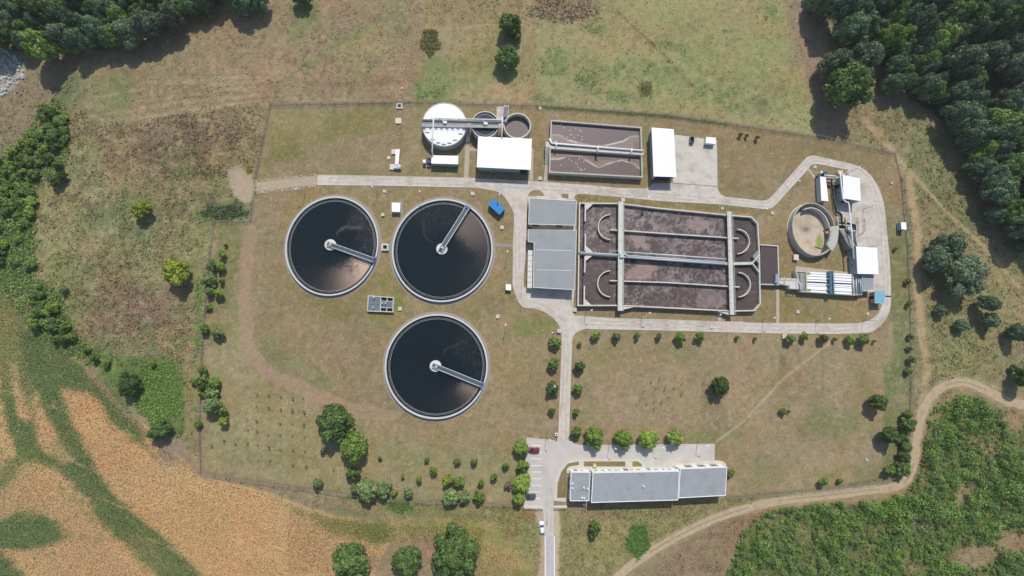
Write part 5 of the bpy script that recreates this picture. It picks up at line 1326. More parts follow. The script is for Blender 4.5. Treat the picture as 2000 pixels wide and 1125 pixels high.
# ------------------------------------------------------------------ containers, cabinets, slabs
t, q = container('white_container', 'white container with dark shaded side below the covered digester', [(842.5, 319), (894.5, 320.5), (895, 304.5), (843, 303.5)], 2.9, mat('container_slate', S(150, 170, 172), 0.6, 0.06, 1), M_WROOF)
mb = MB().box(tuple(P(830, 318, .2)), (1.1, 1.1, 1.8)); mb.build('control_box', M_TRIM, t)
mb = MB().cyl(P(839.5, 318, 0), .9, 0.1, 2.0, 18); mb.tube([P(835, 311, 1.4), P(838, 309, 2.0), P(842, 311, 2.0)], .35, 10); mb.tube([P(833, 314, 1), P(838, 315, 1.2)], .3, 8); mb.build('fan_housing', mat('fan_dark', S(60, 70, 90), 0.5, 0.1, 2), t)
MB().prism(XY([(832, 322), (843, 323), (843, 326), (832, 325)], .1), 0, .1).build('plinth', M_CONCP, t)
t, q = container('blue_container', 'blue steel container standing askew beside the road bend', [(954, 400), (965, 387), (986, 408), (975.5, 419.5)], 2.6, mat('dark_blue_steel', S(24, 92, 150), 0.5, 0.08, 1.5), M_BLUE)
t, q = container('electrical_cabinet', 'white cabinet on concrete pad above the gap between upper round tanks', [(765.5, 413), (781, 413.5), (781.5, 396.5), (765.5, 396)], 2.0, M_WWALL, M_WROOF, 'cabinet')
MB().prism(XY([(762, 394), (786, 394), (788, 418), (764, 419)], .03), 0, .03).build('plinth', M_GRAVEL, t)
t, q = container('control_cabinet', 'small white cabinet with twin doors left of the pump house', [(988, 566), (998, 567), (998, 556), (988, 555)], 1.6, M_WWALL, M_WROOF, 'cabinet')
t, q = container('guard_box', 'small white hut standing by the right hand fence', [(1761, 447.5), (1770.5, 448.5), (1769.5, 434.5), (1760, 434)], 2.4, M_GWALL, M_WROOF, 'hut')
t, q = container('meter_box', 'white concrete box left of the empty round basin', [(1551, 507), (1560, 508), (1559.5, 497.5), (1551, 497)], 1.2, M_CONCP, M_PINK, 'box')
t, q = container('white_box', 'white box at the right corner of the concrete forecourt', [(1378.5, 279), (1397, 281), (1398, 269), (1379.5, 267.5)], 1.9, M_WWALL, M_WROOF, 'box')
t = thing('waste_skip', 'small dark open skip on the concrete forecourt', 'skip', P(1352, 272, 0))
qq = XY([(1348, 278), (1356, 278.5), (1356, 267), (1348.5, 266.5)], 1.3); qq = qq if area(qq) > 0 else qq[::-1]
MB().frame(qq, .12, .2, 1.3).build('body', mat('skip_grey', S(120, 122, 120), 0.6, 0.15, 2), t); MB().sheet(miter(qq, .1, True), .35).build('floor', M_DARK, t)
mb = MB()
for p in miter(qq, .2, True): mb.bar((p[0], p[1], .06), (p[0], p[1], .22), .2, .2)
mb.build('foot', M_DARK, t)
t = thing('reject_conveyor', 'white L shaped conveyor linking two pale slabs near the west road', 'equipment', P(775, 308, 0))
MB().prism(XY([(773, 291.5), (781, 291.5), (778, 321), (771.5, 321)], 1.1), .5, 1.1).build('trough', M_TRIM, t)
MB().prism(XY([(764.8, 291.5), (774, 291.5), (773, 300.5), (764.3, 300.5)], .6), 0, .6).build('chamber', M_PINK, t)
MB().prism(XY([(761.5, 320.5), (771, 320.5), (771, 331), (761, 331)], .6), 0, .6).build('chamber', M_PINK, t)
mb = MB().box(tuple(P(775, 328, 0)), (1.8, 1.2, 1.4)); mb.cyl(P(781, 327, 0), .7, 0, 1.6, 14); mb.bar(P(770, 328, 1.2), P(783, 329, 1.2), .3, .3); mb.build('pump_set', M_STEEL, t)
mb = MB()
for x, y in ((775, 298), (774, 315)): mb.bar(P(x, y, 0), P(x, y, .6), .2, .2)
mb.build('leg', M_STEEL, t)

def slab_proto(name, label, px, py, w, d, h, m, lid=M_CONCD, rz=0.0):
    p = P(px, py, h); t = thing(name, label, 'cover', (p.x, p.y, 0), rz)
    MB().box((0, 0, 0), (w, d, h), 0, .97).build('slab', m, t, local=True)
    mb = MB().box((0, 0, h - .01), (w * .55, d * .55, .03)); mb.bar((-.12, w * .2, h + .04), (.12, w * .2, h + .04), .04, .04); mb.build('lid', lid, t, local=True)
    return t
SLABS = [(780, 206.5, 12, 'grated concrete shaft cover just inside the top fence, left of the covered digester', M_CONCP, M_DARK),
         (778, 235.5, 12, 'pale square shaft cover below the grated shaft near the top fence', M_PINK, M_PINK),
         (759, 308, 6, 'small pale slab left of the L shaped conveyor', M_PINK, M_PINK), (751, 373, 6, 'pale slab below the west road, left of the lamp', M_PINK, M_CONC),
         (747.5, 419, 6, 'pale slab left of the white cabinet between upper round tanks', M_PINK, M_CONC), (923, 378, 7, 'pale slab on the verge above the middle round tank', M_PINK, M_CONC),
         (980.5, 444, 7, 'pale slab below the blue container', M_PINK, M_CONC), (781, 603, 7, 'pale slab right of the gridded valve chamber', M_PINK, M_CONC), (972, 618, 7, 'pale slab on the lawn above the lowest round tank, right side', M_PINK, M_CONC),
         (1055, 211, 6, 'pale slab at the top fence right of the brown round tank', M_PINK, M_CONC), (1055, 348, 7, 'pale slab at the foot of the sludge tank stairs', M_PINK, M_CONC), (936, 283.5, 7, 'pale block at the upper left corner of the blower hall', M_CONC, M_CONC),
         (1217, 390, 7, 'pale slab above the left cross bridge of the ditch', M_PINK, M_CONC), (1411, 406.5, 6, 'pale slab above the right cross bridge of the ditch', M_CONC, M_CONC), (1509, 416, 6, 'pale slab right of the ditch below the road bend', M_PINK, M_CONC),
         (1558.6, 609, 6, 'pale slab on the grass below the grit channels', M_PINK, M_CONC), (1695, 613, 5, 'pale slab below the pale blue shed', M_PINK, M_CONC), (1533, 657, 9, 'pale block between road and row of young trees', M_PINK, M_CONC),
         (1592, 326, 6, 'pale slab under the top bend of the road loop', M_PINK, M_CONC), (1656.5, 337, 6, 'pale slab above the upper square white building', M_PINK, M_CONC), (1742, 357, 4, 'tiny white marker slab outside the loop road', M_PINK, M_CONC),
         (1092, 646.5, 7, 'pale block at the left kerb of the road junction', M_PINK, M_CONC), (1123, 605, 7, 'pale block at the lower left corner of the ditch', M_PINK, M_CONC), (1161.5, 909.5, 7, 'cream box in the planted bed before the office', M_YEL, M_CONCP),
         (785, 172, 5, 'round pale marker in the mown field above the works', M_PINK, M_CONC), (1694, 899, 4, 'round white marker on the lower right lawn', M_TRIM, M_CONC), (1087, 849, 5, 'small dark and white cabinet at the corner of the car park', M_TRIM, M_DARK)]
for x, y, w, lab, m, lid in SLABS:
    wm = w / 5.2
    hh = 0.35 if wm < 1.3 else 0.5
    if 'block' in lab or 'box' in lab or 'cabinet' in lab: hh = 0.8
    nm = 'cabinet' if 'cabinet' in lab else 'shaft_cover'
    if 'round' in lab and 'marker' in lab:
        p = P(x, y, .4); t = thing('marker_stone', lab, 'marker', (p.x, p.y, 0))
        MB().cyl((0, 0), wm / 2, 0, .4, 16, wm / 2.3).build('shaft', m, t, local=True); MB().cyl((0, 0), wm / 3, .39, .45, 16).build('cap', lid, t, local=True)
    else: slab_proto(nm, lab, x, y, wm, wm, hh, m, lid)

# ------------------------------------------------------------------ street lamps
M_POLE = mat('lamp_pole_grey', S(150, 152, 150), 0.5, 0.08, 2)
M_HEAD = mat('lamp_head_white', (0.82, 0.82, 0.8), 0.4, 0.04, 2)
lp = thing('street_lamp', 'x', 'street lamp', (0, 0, 0), 0, 'street lamps along the works roads')
MB().cyl((0, 0), .2, 0, .12, 10).build('base_plate', M_POLE, lp, local=True)
MB().tube([(0, 0, .05), (0, 0, 6.0)], .10, 8, .06).build('pole', M_POLE, lp, local=True, smooth=True)
MB().tube([(0, 0, 5.9), (.5, 0, 6.15), (.9, 0, 6.2)], .05, 6).build('arm', M_POLE, lp, local=True)
mb = MB().box((1.15, 0, 6.14), (.75, .36, .14), 0, .8); mb.build('lamp_head', M_HEAD, lp, local=True)
LAMPS = [(596, 379.5, 180, 'lamp at the upper left of the leftmost round tank, by the dirt road'), (738, 379, 130, 'lamp above the right edge of the leftmost round tank'), (827, 388, 120, 'lamp above the middle round tank'),
         (973, 394, 70, 'lamp standing behind the blue container'), (989.5, 503, 80, 'lamp left of the road below the blue container'), (987, 642, 90, 'lamp on the lawn right of the lowest round tank'),
         (1136, 391, 60, 'first lamp above the oxidation ditch, near the blue-grey roofs'), (1255, 399, 60, 'second lamp above the oxidation ditch'), (1379, 410, 60, 'third lamp above the oxidation ditch, near its right bridge'),
         (1477, 419, 30, 'lamp just above the chamfered ditch corner'), (1144, 610, 20, 'leftmost lamp along the lower edge of the ditch'), (1254, 615, 20, 'second lamp along the lower edge of the ditch'), (1388, 618.5, 20, 'third lamp along the lower edge of the ditch'),
         (1490, 624, 15, 'lamp below the outlet chamber path'), (1594, 626, 15, 'lamp below the grit channels on the south road'), (1684, 627, 15, 'lamp at the lower right bend of the road loop'),
         (1548, 366, 150, 'lamp on the inner side of the rising loop road'), (1600, 330, 60, 'lamp at the top bend of the loop road'), (1652, 340, 30, 'lamp above the upper square white building'), (1686, 409, 20, 'lamp on the yard between the two square white buildings'), (1696, 484, 30, 'lamp on the yard above the lower square white building'),
         (1068, 848, -60, 'lamp at the top left of the car park'), (1190, 866, -40, 'leftmost lamp of the office yard, between two round trees'), (1279, 865, -30, 'middle lamp of the office yard'), (1362, 862, -20, 'rightmost lamp of the office yard'),
         (1077, 747, -60, 'lamp halfway down the straight road, left side'), (1081, 652, 160, 'lamp left of the road junction')]
for k, (x, y, rz, lab) in enumerate(LAMPS):
    o = lp if k == 0 else copy_thing(lp, (0, 0, 0))
    o.location = P(x, y, 0); o.rotation_euler.z = math.radians(rz)
    o['label'] = 'grey street ' + lab

# ------------------------------------------------------------------ boundary fence in sections
M_POST = mat('fence_post', S(130, 128, 118), 0.8, 0.15, 2)
M_WIRE = mat('fence_wire', S(140, 140, 134), 0.5, 0.1, 2)
pme = raw_mesh('post', *(lambda b: (b.v, b.f))(MB().cyl((0, 0), .06, 0, 2.0, 6))); pme.materials.append(M_POST)
def fence(pts, label):
    w = [P(*p) for p in pts]; t = thing('wire_fence', label, 'fence', w[0], group=None)
    for p, q in zip(w[:-1], w[1:]):
        n = max(1, int((q - p).length / 4.6))
        for i in range(n):
            o = bpy.data.objects.new('post', pme); CO.objects.link(o); o.parent = t; o.location = p.lerp(q, i / n) - w[0]
    for z in (.15, .7, 1.3, 1.9):
        mb = MB()
        for p, q in zip(w[:-1], w[1:]): mb.bar((p.x, p.y, z), (q.x, q.y, z), .05, .05)
        mb.build('wire', M_WIRE, t)
fence([(530, 205), (800, 200), (1045, 206), (1300, 225), (1600, 268), (1748, 300)], 'long wire fence along the top of the works')
fence([(1748, 300), (1760, 350), (1766, 420), (1772, 480), (1778, 629), (1778, 762), (1777, 800), (1764, 925)], 'wire fence down the right side of the works')
fence([(1764, 925), (1725, 938), (1640, 952), (1420, 972)], 'wire fence beside the dirt track below the right lawn')
fence([(393, 922), (480, 936), (595, 952), (691, 966), (746, 976), (879, 980), (1016, 986)], 'wire fence along the crop field below the left lawn')
fence([(393, 922), (391, 840), (395, 700), (401, 607), (412, 483), (421, 433), (487, 433)], 'wire fence on the left side behind the shrub row')
fence([(530, 205), (515, 270), (505, 325), (499, 353)], 'short slanting wire fence from the top left corner to the dirt road')
fence([(498, 375), (493, 400), (490, 433)], 'short wire fence below the dirt road gate')
def gate(pts, label, slats):
    a, b = P(*pts[0]), P(*pts[1]); t = thing('sliding_gate', label, 'gate', a)
    u = (b - a); L0 = u.length
    for z in (.25, 1.6): MB().bar(a + up * z, b + up * z, .1, .1).build('rail', M_TRIM, t)
    for k in range(slats + 1):
        p = a.lerp(b, k / slats); MB().bar(p + up * .2, p + up * 1.65, .06, .06).build('bar', M_TRIM, t)
    MB().bar(a + up * .06, b + up * .06, .7, .12).build('track_beam', M_PAVE, t)
gate([(1024, 990), (1060, 990.5)], 'white sliding gate below the car park', 26)
gate([(1081, 989.5), (1107, 989)], 'short white fence gate right of the access road', 18)
t = thing('field_gate', 'thin steel gate closing the dirt road at the left fence', 'gate', P(498, 355))
for z in (.3, .8, 1.3): MB().bar(P(499, 354, z), P(497.5, 375, z), .06, .06).build('rail', M_STEEL, t)
for y in (354, 364, 375): MB().bar(P(498.3, y, 0), P(498.3, y, 1.5), .1, .1).build('post', M_STEEL, t)

# ------------------------------------------------------------------ cars
def car(label, px, py, ang, paint, name):
    t = thing('parked_car', label, 'car', P(px, py, .05), math.radians(ang), 'cars parked at the works')
    L, W = 4.3, 1.76
    st = [(-2.15, .62, .45, .70), (-2.05, .78, .32, .92), (-1.5, .86, .28, .98), (-.4, .88, .28, .98), (.6, .88, .28, .97), (1.2, .87, .28, .94), (1.85, .80, .30, .82), (2.15, .60, .40, .62)]
    V = []; F = []
    for x, w, z0, z1 in st:
        V += [(x, -w * .92, z0), (x, -w, (z0 + z1) * .55), (x, -w * .9, z1), (x, 0, z1 + .05), (x, w * .9, z1), (x, w, (z0 + z1) * .55), (x, w * .92, z0)]
    n = 7
    for i in range(len(st) - 1):
        for j in range(n): F.append((i * n + j, i * n + (j + 1) % n, (i + 1) * n + (j + 1) % n, (i + 1) * n + j))
    F += [tuple(range(n - 1, -1, -1)), tuple((len(st) - 1) * n + j for j in range(n))]
    me = raw_mesh('body', V, F); me.polygons.foreach_set('use_smooth', [True] * len(me.polygons)); link('body', me, paint, t)
    g = MB(); lo = [(-1.95, .72, .9), (1.0, .74, .95)]; 
    V = [(-1.95, -.72, .92), (1.05, -.76, .95), (1.05, .76, .95), (-1.95, .72, .92), (-1.55, -.56, 1.42), (.25, -.60, 1.45), (.25, .60, 1.45), (-1.55, .56, 1.42)]
    g.add(V, [(0, 1, 5, 4), (1, 2, 6, 5), (2, 3, 7, 6), (3, 0, 4, 7), (4, 5, 6, 7)]); g.build('windows', M_GLASS, t, local=True)
    r = MB().add([(-1.6, -.58, 1.40), (.22, -.62, 1.43), (.22, .62, 1.43), (-1.6, .58, 1.40), (-1.45, -.5, 1.49), (.1, -.53, 1.51), (.1, .53, 1.51), (-1.45, .5, 1.49)], [(0, 1, 5, 4), (1, 2, 6, 5), (2, 3, 7, 6), (3, 0, 4, 7), (4, 5, 6, 7)])
    r.build('roof', paint, t, local=True)
    for sx in (-1.3, 1.35):
        for sy in (-.8, .8):
            w_ = MB().tube([(sx, sy - .1, .32), (sx, sy + .1, .32)], .32, 14).build('wheel', mat('tyre', (.02, .02, .02), .8, .1, 2), t, local=True)
            MB().tube([(sx, sy - .11, .32), (sx, sy + .11, .32)], .19, 10).build('rim', M_STEEL, w_, local=True)
    for sy in (-.55, .55):
        MB().box((2.02, sy, .58), (.14, .32, .14)).build('headlight', M_TRIM, t, local=True)
        MB().box((-2.1, sy * 1.1, .72), (.1, .25, .16)).build('tail_light', mat('red_lens', (.4, .02, .02), .3, .1, 2), t, local=True)
        MB().box((.75, sy * 1.72, .95), (.16, .2, .14)).build('mirror', paint, t, local=True)
    return t
car('white hatchback parked on the verge of the access road', 1058.0, 1029, 94, mat('paint_white', (.78, .8, .82), .25, .02, 2, spec=.6), 'w')
car('dark red car half hidden under the top car park tree', 1042, 878, 178, mat('paint_red', S(146, 34, 64), .25, .02, 2, spec=.6), 'r')
car('dark blue-grey car in the lowest car park bay', 1034.5, 968, 178, mat('paint_slate', S(74, 86, 106), .25, .02, 2, spec=.6), 'd')

# ------------------------------------------------------------------ person on the access road
def person(label, px, py, rz):
    J = {'pelvis': (0, 0, .95), 'spine': (0, 0, 1.18), 'chest': (0, .01, 1.38), 'neck': (0, .01, 1.52), 'head': (0, .03, 1.62), 'crown': (0, .03, 1.74),
         'shl': (-.19, 0, 1.43), 'ell': (-.25, .03, 1.16), 'wrl': (-.25, .13, .93), 'hal': (-.25, .16, .85), 'shr': (.19, 0, 1.43), 'elr': (.26, .02, 1.16), 'wrr': (.25, .12, .93), 'har': (.25, .15, .85),
         'hil': (-.1, 0, .9), 'knl': (-.11, .06, .5), 'anl': (-.11, -.02, .09), 'tol': (-.12, .15, .04), 'hir': (.1, 0, .9), 'knr': (.11, -.02, .5), 'anr': (.11, -.1, .09), 'tor': (.12, .07, .04)}
    Rd = {'pelvis': (.16, .12), 'spine': (.15, .11), 'chest': (.18, .12), 'neck': (.06, .06), 'head': (.085, .1), 'crown': (.06, .07), 'shl': (.075, .075), 'ell': (.05, .05), 'wrl': (.036, .036), 'hal': (.04, .025), 'shr': (.075, .075), 'elr': (.05, .05), 'wrr': (.036, .036), 'har': (.04, .025),
          'hil': (.095, .1), 'knl': (.065, .065), 'anl': (.045, .05), 'tol': (.045, .035), 'hir': (.095, .1), 'knr': (.065, .065), 'anr': (.045, .05), 'tor': (.045, .035)}
    B = [('pelvis', 'spine'), ('spine', 'chest'), ('chest', 'neck'), ('neck', 'head'), ('head', 'crown'), ('chest', 'shl'), ('shl', 'ell'), ('ell', 'wrl'), ('wrl', 'hal'), ('chest', 'shr'), ('shr', 'elr'), ('elr', 'wrr'), ('wrr', 'har'),
         ('pelvis', 'hil'), ('hil', 'knl'), ('knl', 'anl'), ('anl', 'tol'), ('pelvis', 'hir'), ('hir', 'knr'), ('knr', 'anr'), ('anr', 'tor')]
    ks = list(J); me = bpy.data.meshes.new('body'); me.from_pydata([J[k] for k in ks], [(ks.index(a), ks.index(b)) for a, b in B], [])
    o = bpy.data.objects.new('person', me); CO.objects.link(o)
    o.modifiers.new('skin', 'SKIN'); sv = me.skin_vertices[0].data
    for i, k in enumerate(ks): sv[i].radius = Rd[k]; sv[i].use_root = (k == 'pelvis')
    ss = o.modifiers.new('sub', 'SUBSURF'); ss.levels = 2; ss.render_levels = 2
    ev = o.evaluated_get(bpy.context.evaluated_depsgraph_get()); bm = bpy.data.meshes.new_from_object(ev)
    bpy.data.objects.remove(o)
    ms = [mat('skin', (.45, .28, .2), .6, .05, 4), mat('shirt_white', (.75, .75, .73), .8, .05, 6), mat('trousers_dark', (.03, .035, .05), .8, .1, 6), mat('hair_dark', (.03, .02, .015), .7, .1, 9), mat('shoes', (.02, .02, .02), .6, .1, 5)]
    bm.materials.clear()
    for m in ms: bm.materials.append(m)
    for p in bm.polygons:
        c = p.center; i = 1
        if c.z > 1.53: i = 3 if (c.z > 1.70 or c.y < .0 and c.z > 1.6) else 0
        elif abs(c.x) > .2 and c.z < 1.2: i = 0
        elif c.z < .1: i = 4
        elif c.z < .98: i = 2
        p.material_index = i; p.use_smooth = True
    t = thing('person', label, 'person', P(px, py, .05), math.radians(rz))
    link('body', bm, None, t)
    # hands: palm with five fingers
    for s_ in (-1, 1):
        mb = MB(); w0 = Vector((.25 * s_, .155, .86))
        for k in range(4):
            q0 = w0 + Vector((0, -.03 + .02 * k, -.03)); ln = (.07, .08, .085, .065)[k]
            mb.tube([q0, q0 + Vector((-.005 * s_, .004, -ln * .55)), q0 + Vector((-.02 * s_, .006, -ln))], .009, 6, .007)
        mb.tube([w0 + Vector((0, .03, .01)), w0 + Vector((-.02 * s_, .055, -.02)), w0 + Vector((-.025 * s_, .06, -.05))], .010, 6, .008)
        mb.build('fingers', ms[0], t, local=True)
    f = MB()
    f.tube([(0, .125, 1.63), (0, .145, 1.61)], .012, 6); f.build('nose', ms[0], t, local=True)
    for s_ in (-1, 1): MB().cyl((.03 * s_, .112), .01, 1.645, 1.66, 6).build('eye', M_DARK, t, local=True); MB().box((.092 * s_, .03, 1.60), (.02, .04, .06)).build('ear', ms[0], t, local=True)
    MB().box((0, .118, 1.575), (.045, .01, .012)).build('mouth', mat('lip', (.35, .12, .1), .6, .1, 5), t, local=True)
    return t
person('person in white shirt and dark trousers standing on the access road', 1068.5, 1018, 60)
# ------------------------------------------------------------------ vegetation
def leaf_quads(C, D, size, tint, rng, bias=1.7, aspect=0.7):
    """one small leaf spray (a kite) per centre"""
    n = len(C); N_ = D * bias + rng.normal(size=(n, 3)) * 0.6; N_ /= np.linalg.norm(N_, axis=1)[:, None] + 1e-9
    T = np.cross(N_, rng.normal(size=(n, 3))); T /= np.linalg.norm(T, axis=1)[:, None] + 1e-9
    B = np.cross(N_, T); s = (size * rng.uniform(.65, 1.35, n))[:, None]
    V = np.stack([C + T * s, C + B * s * aspect, C - T * s * 0.8, C - B * s * aspect], 1).reshape(-1, 3)
    Q = np.arange(4 * n).reshape(n, 4)
    return V, Q, np.repeat(tint, 4, axis=0)
def crown_mesh(name, seed, lobes, leaves, lsize, squash=0.85, spread=0.55, open_=0.0, lsc=1.0):
    """unit crown: radius about 1, standing from z=0.35 to about 2"""
    rng = np.random.default_rng(seed); L_ = []
    L_.append((0, 0, 0.1, .62))
    for k in range(lobes):
        u_ = 1 - 1.35 * (k + .5) / lobes; f = k * 2.39996 + rng.uniform(-.3, .3); r = math.sqrt(max(0, 1 - u_ * u_)) * spread * rng.uniform(.62, 1.28)
        L_.append((r * math.cos(f), r * math.sin(f), (u_ * spread * rng.uniform(.8, 1.2)) * squash, rng.uniform(.17, .36) * lsc))
    V, Q, T = [], [], []; k0 = 0
    tot = sum(l[3] ** 2 for l in L_)
    for (x, y, z, R) in L_:
        n = int(leaves * R * R / tot)
        d = rng.normal(size=(n, 3)); d[:, 2] += 0.25; d /= np.linalg.norm(d, axis=1)[:, None]
        bump = 1 + 0.22 * np.sin(d[:, 0] * 7 + x * 9) * np.sin(d[:, 1] * 7 + y * 5) * np.sin(d[:, 2] * 6 + 1) + rng.normal(size=n) * 0.09
        rad = R * bump * np.where(rng.random(n) < .2, rng.uniform(.6, .95, n), 1.0)
        C = np.array([x, y, z]) + d * rad[:, None] * np.array([1, 1, squash])
        tint = (rng.uniform(.78, 1.2) * rng.uniform(.72, 1.28, n))[:, None] * np.array([1, 1, 1]) * np.stack([rng.uniform(.9, 1.15, n), np.ones(n), rng.uniform(.8, 1.1, n)], 1)
        v, q, t_ = leaf_quads(C, d, lsize, tint, rng)
        V.append(v); Q.append(q + k0); T.append(t_); k0 += len(v)
        # dense inner foliage so the crown is not see-through
        m = 10; ph = np.linspace(0, math.pi, 7)[1:-1]; th = np.linspace(0, 2 * math.pi, m, endpoint=False)
        cv = [(0, 0, 1)] + [(math.sin(p) * math.cos(a), math.sin(p) * math.sin(a), math.cos(p)) for p in ph for a in th] + [(0, 0, -1)]
        cv = np.array(cv) * R * (.78 - open_) * rng.uniform(.85, 1.1, len(cv))[:, None] * np.array([1, 1, squash]) + np.array([x, y, z])
        qs = []
        for i in range(len(ph) - 1):
            for j in range(m): qs.append((1 + i * m + j, 1 + (i + 1) * m + j, 1 + (i + 1) * m + (j + 1) % m, 1 + i * m + (j + 1) % m))
        for j in range(0, m, 2):
            qs.append((0, 1 + j, 1 + (j + 1) % m, 1 + (j + 2) % m)); b_ = 1 + (len(ph) - 1) * m; qs.append((len(cv) - 1, b_ + (j + 2) % m, b_ + (j + 1) % m, b_ + j))
        V.append(cv); Q.append(np.array(qs) + k0); T.append(np.full((len(cv), 3), .8)); k0 += len(cv)
    V = np.concatenate(V); sc = np.percentile(np.hypot(V[:, 0], V[:, 1]), 95); V[:, :2] /= sc
    V[:, 2] -= np.percentile(V[:, 2], 1); V[:, 2] *= 1.5 / np.percentile(V[:, 2], 99); V[:, 2] += 0.5
    return np_mesh(name, V, np.concatenate(Q), np.concatenate(T))
def trunk_mesh(seed):
    rg = random.Random(seed); mb = MB()
    mb.tube([(0, 0, 0), (.02, .01, .4), (rg.uniform(-.05, .05), rg.uniform(-.05, .05), .85), (0, 0, 1.5)], .10, 7, .03)
    for k in range(4):
        f = k * 1.6 + rg.random(); z = rg.uniform(.45, .8)
        mb.tube([(0, 0, z), (.25 * math.cos(f), .25 * math.sin(f), z + .28), (.55 * math.cos(f), .55 * math.sin(f), z + .5)], .05, 5, .012)
    me = raw_mesh('trunk', mb.v, mb.f); me.materials.append(mat('bark', (.09, .07, .05), .9, .25, 6)); return me
TRUNKS = [trunk_mesh(s) for s in range(3)]
LEAF = {'dark': leaf_mat('foliage_dark', (.128, .205, .060)), 'wood': leaf_mat('foliage_wood', (.128, .200, .108), rnd=.35), 'blue': leaf_mat('foliage_grey_green', (.165, .228, .132), rnd=.25), 'mid': leaf_mat('foliage_mid', (.190, .290, .068), rnd=.2),
        'bright': leaf_mat('foliage_bright', (.265, .375, .075), rnd=.15), 'yellow': leaf_mat('foliage_yellow_green', (.32, .38, .06), rnd=.1), 'pale': leaf_mat('foliage_pale', (.24, .33, .13), rnd=.2), 'olive': leaf_mat('foliage_olive', (.21, .215, .075), rnd=.2), 'dead': leaf_mat('foliage_dead', (.20, .17, .12), rnd=.2)}
_cm = {}
def crown(size, var, tone):
    k = (size, var, tone)
    if k not in _cm:
        lob, lv, ls = {'big': (30, 5200, .075), 'mid': (15, 1500, .12), 'small': (7, 420, .2)}[size]
        base = (size, var)
        if base not in _cm: _cm[base] = crown_mesh('crown', 50 + var * 7 + len(size), lob + var % 3, lv, ls, spread=.72, lsc={'big': 1.0, 'mid': 1.2, 'small': 1.5}[size])
        me = _cm[base].copy(); me.materials.clear(); me.materials.append(LEAF[tone]); _cm[k] = me
    return _cm[k]
_tr = random.Random(77)
def tree(px, py, r, tone, label, name='tree', group=None, h=None, size=None, cat='tree', sx=1.0, sy=1.0):
    """px,py: where the crown's middle shows in plan; r: crown radius in plan units"""
    R = r / 5.2; h = h or (1.55 * R + 1.0)
    size = size or ('big' if r >= 15 else 'mid' if r >= 8 else 'small')
    c = P(px, py, h * .6); t = thing(name, label, cat, (c.x, c.y, 0), _tr.uniform(0, 6.28), group)
    o = bpy.data.objects.new('trunk', TRUNKS[_tr.randrange(3)]); CO.objects.link(o); o.parent = t; o.scale = (R * .9, R * .9, h / 2)
    o = bpy.data.objects.new('crown', crown(size, _tr.randrange(6), tone)); CO.objects.link(o); o.parent = t; o.scale = (R * sx * _tr.uniform(.84, 1.14), R * sy * _tr.uniform(.84, 1.14), h / 2 * _tr.uniform(.9, 1.1)); o.rotation_euler = (_tr.uniform(-.12, .12), _tr.uniform(-.12, .12), 0)
    return t
ORD = ['first', 'second', 'third', 'fourth', 'fifth', 'sixth', 'seventh', 'eighth', 'ninth', 'tenth', 'eleventh', 'twelfth', 'thirteenth', 'fourteenth', 'fifteenth']
# row below the south road
g = 'young trees along the lower side of the south road'
for k, (x, y, r, tn) in enumerate([(1162.5, 656, 9, 'bright'), (1205, 655, 8, 'pale'), (1246, 655, 6.5, 'pale'), (1287, 656, 6.5, 'pale'), (1328, 658, 10.5, 'bright'), (1367, 656, 8.5, 'bright'), (1440, 659, 4, 'pale'), (1475, 661, 3.5, 'mid'), (1545.5, 661, 10, 'pale'), (1572, 657, 7.5, 'bright'), (1607, 661, 8, 'olive'), (1631, 661, 4.5, 'yellow'), (1661, 661, 10, 'bright'), (1686, 661, 11, 'mid'), (1707, 666, 3, 'dead')]):
    tree(x, y, r, tn, ORD[k] + ' young tree from the left in the row below the south road', 'young_tree', g)
for k, (x, y, r) in enumerate([(1084, 667, 11.5), (1081, 712, 11.5), (1080, 760, 12), (1077, 802, 7)]):
    tree(x, y, r, 'mid' if k != 2 else 'dark', ORD[k] + ' young tree from the top on the left of the straight road', 'young_tree', 'young trees along the straight road')
for k, (x, y, r) in enumerate([(1131, 671, 4.5), (1132, 716, 10), (1129, 760, 9.5), (1125, 806, 7.5), (1125, 846, 10.5)]):
    tree(x, y, r, ['yellow', 'dark', 'mid', 'mid', 'mid'][k], ORD[k] + ' young tree from the top on the right of the straight road', 'young_tree', 'young trees along the straight road')
for k, (x, y, r) in enumerate([(1161, 856, 19), (1216.5, 856, 18), (1267, 858, 16), (1317, 856, 14.5)]):
    tree(x, y, r, 'bright', ORD[k] + ' round bright tree from the left above the office yard', 'round_tree', 'round trees above the office yard', h=6.0 if k < 2 else 5.2)
for k, (x, y, r) in enumerate([(1020.5, 875, 15.5), (1021, 909, 12.5), (1020, 944.5, 16), (1015, 972.5, 13)]):
    tree(x, y, r, 'bright', ORD[k] + ' round bright tree from the top along the car park', 'round_tree', 'round trees along the car park', h=5.0)
tree(1405, 752, 17, 'dark', 'single dark bushy tree in the middle of the lower right lawn', 'bushy_tree', h=6.5)
tree(1714, 787, 15, 'dark', 'upper of two dark trees at the right edge of the right lawn', 'bushy_tree', h=6.5); tree(1738, 849, 15, 'dark', 'lower of two dark trees at the right edge of the right lawn', 'bushy_tree', h=6.5)
tree(1530, 803, 6, 'mid', 'lone small sapling on the right lawn beside the trodden path', 'sapling'); tree(1541, 803, 2.5, 'dead', 'tiny withered sapling on the right lawn beside a green one', 'sapling')
g = 'shrubs along the right fence'
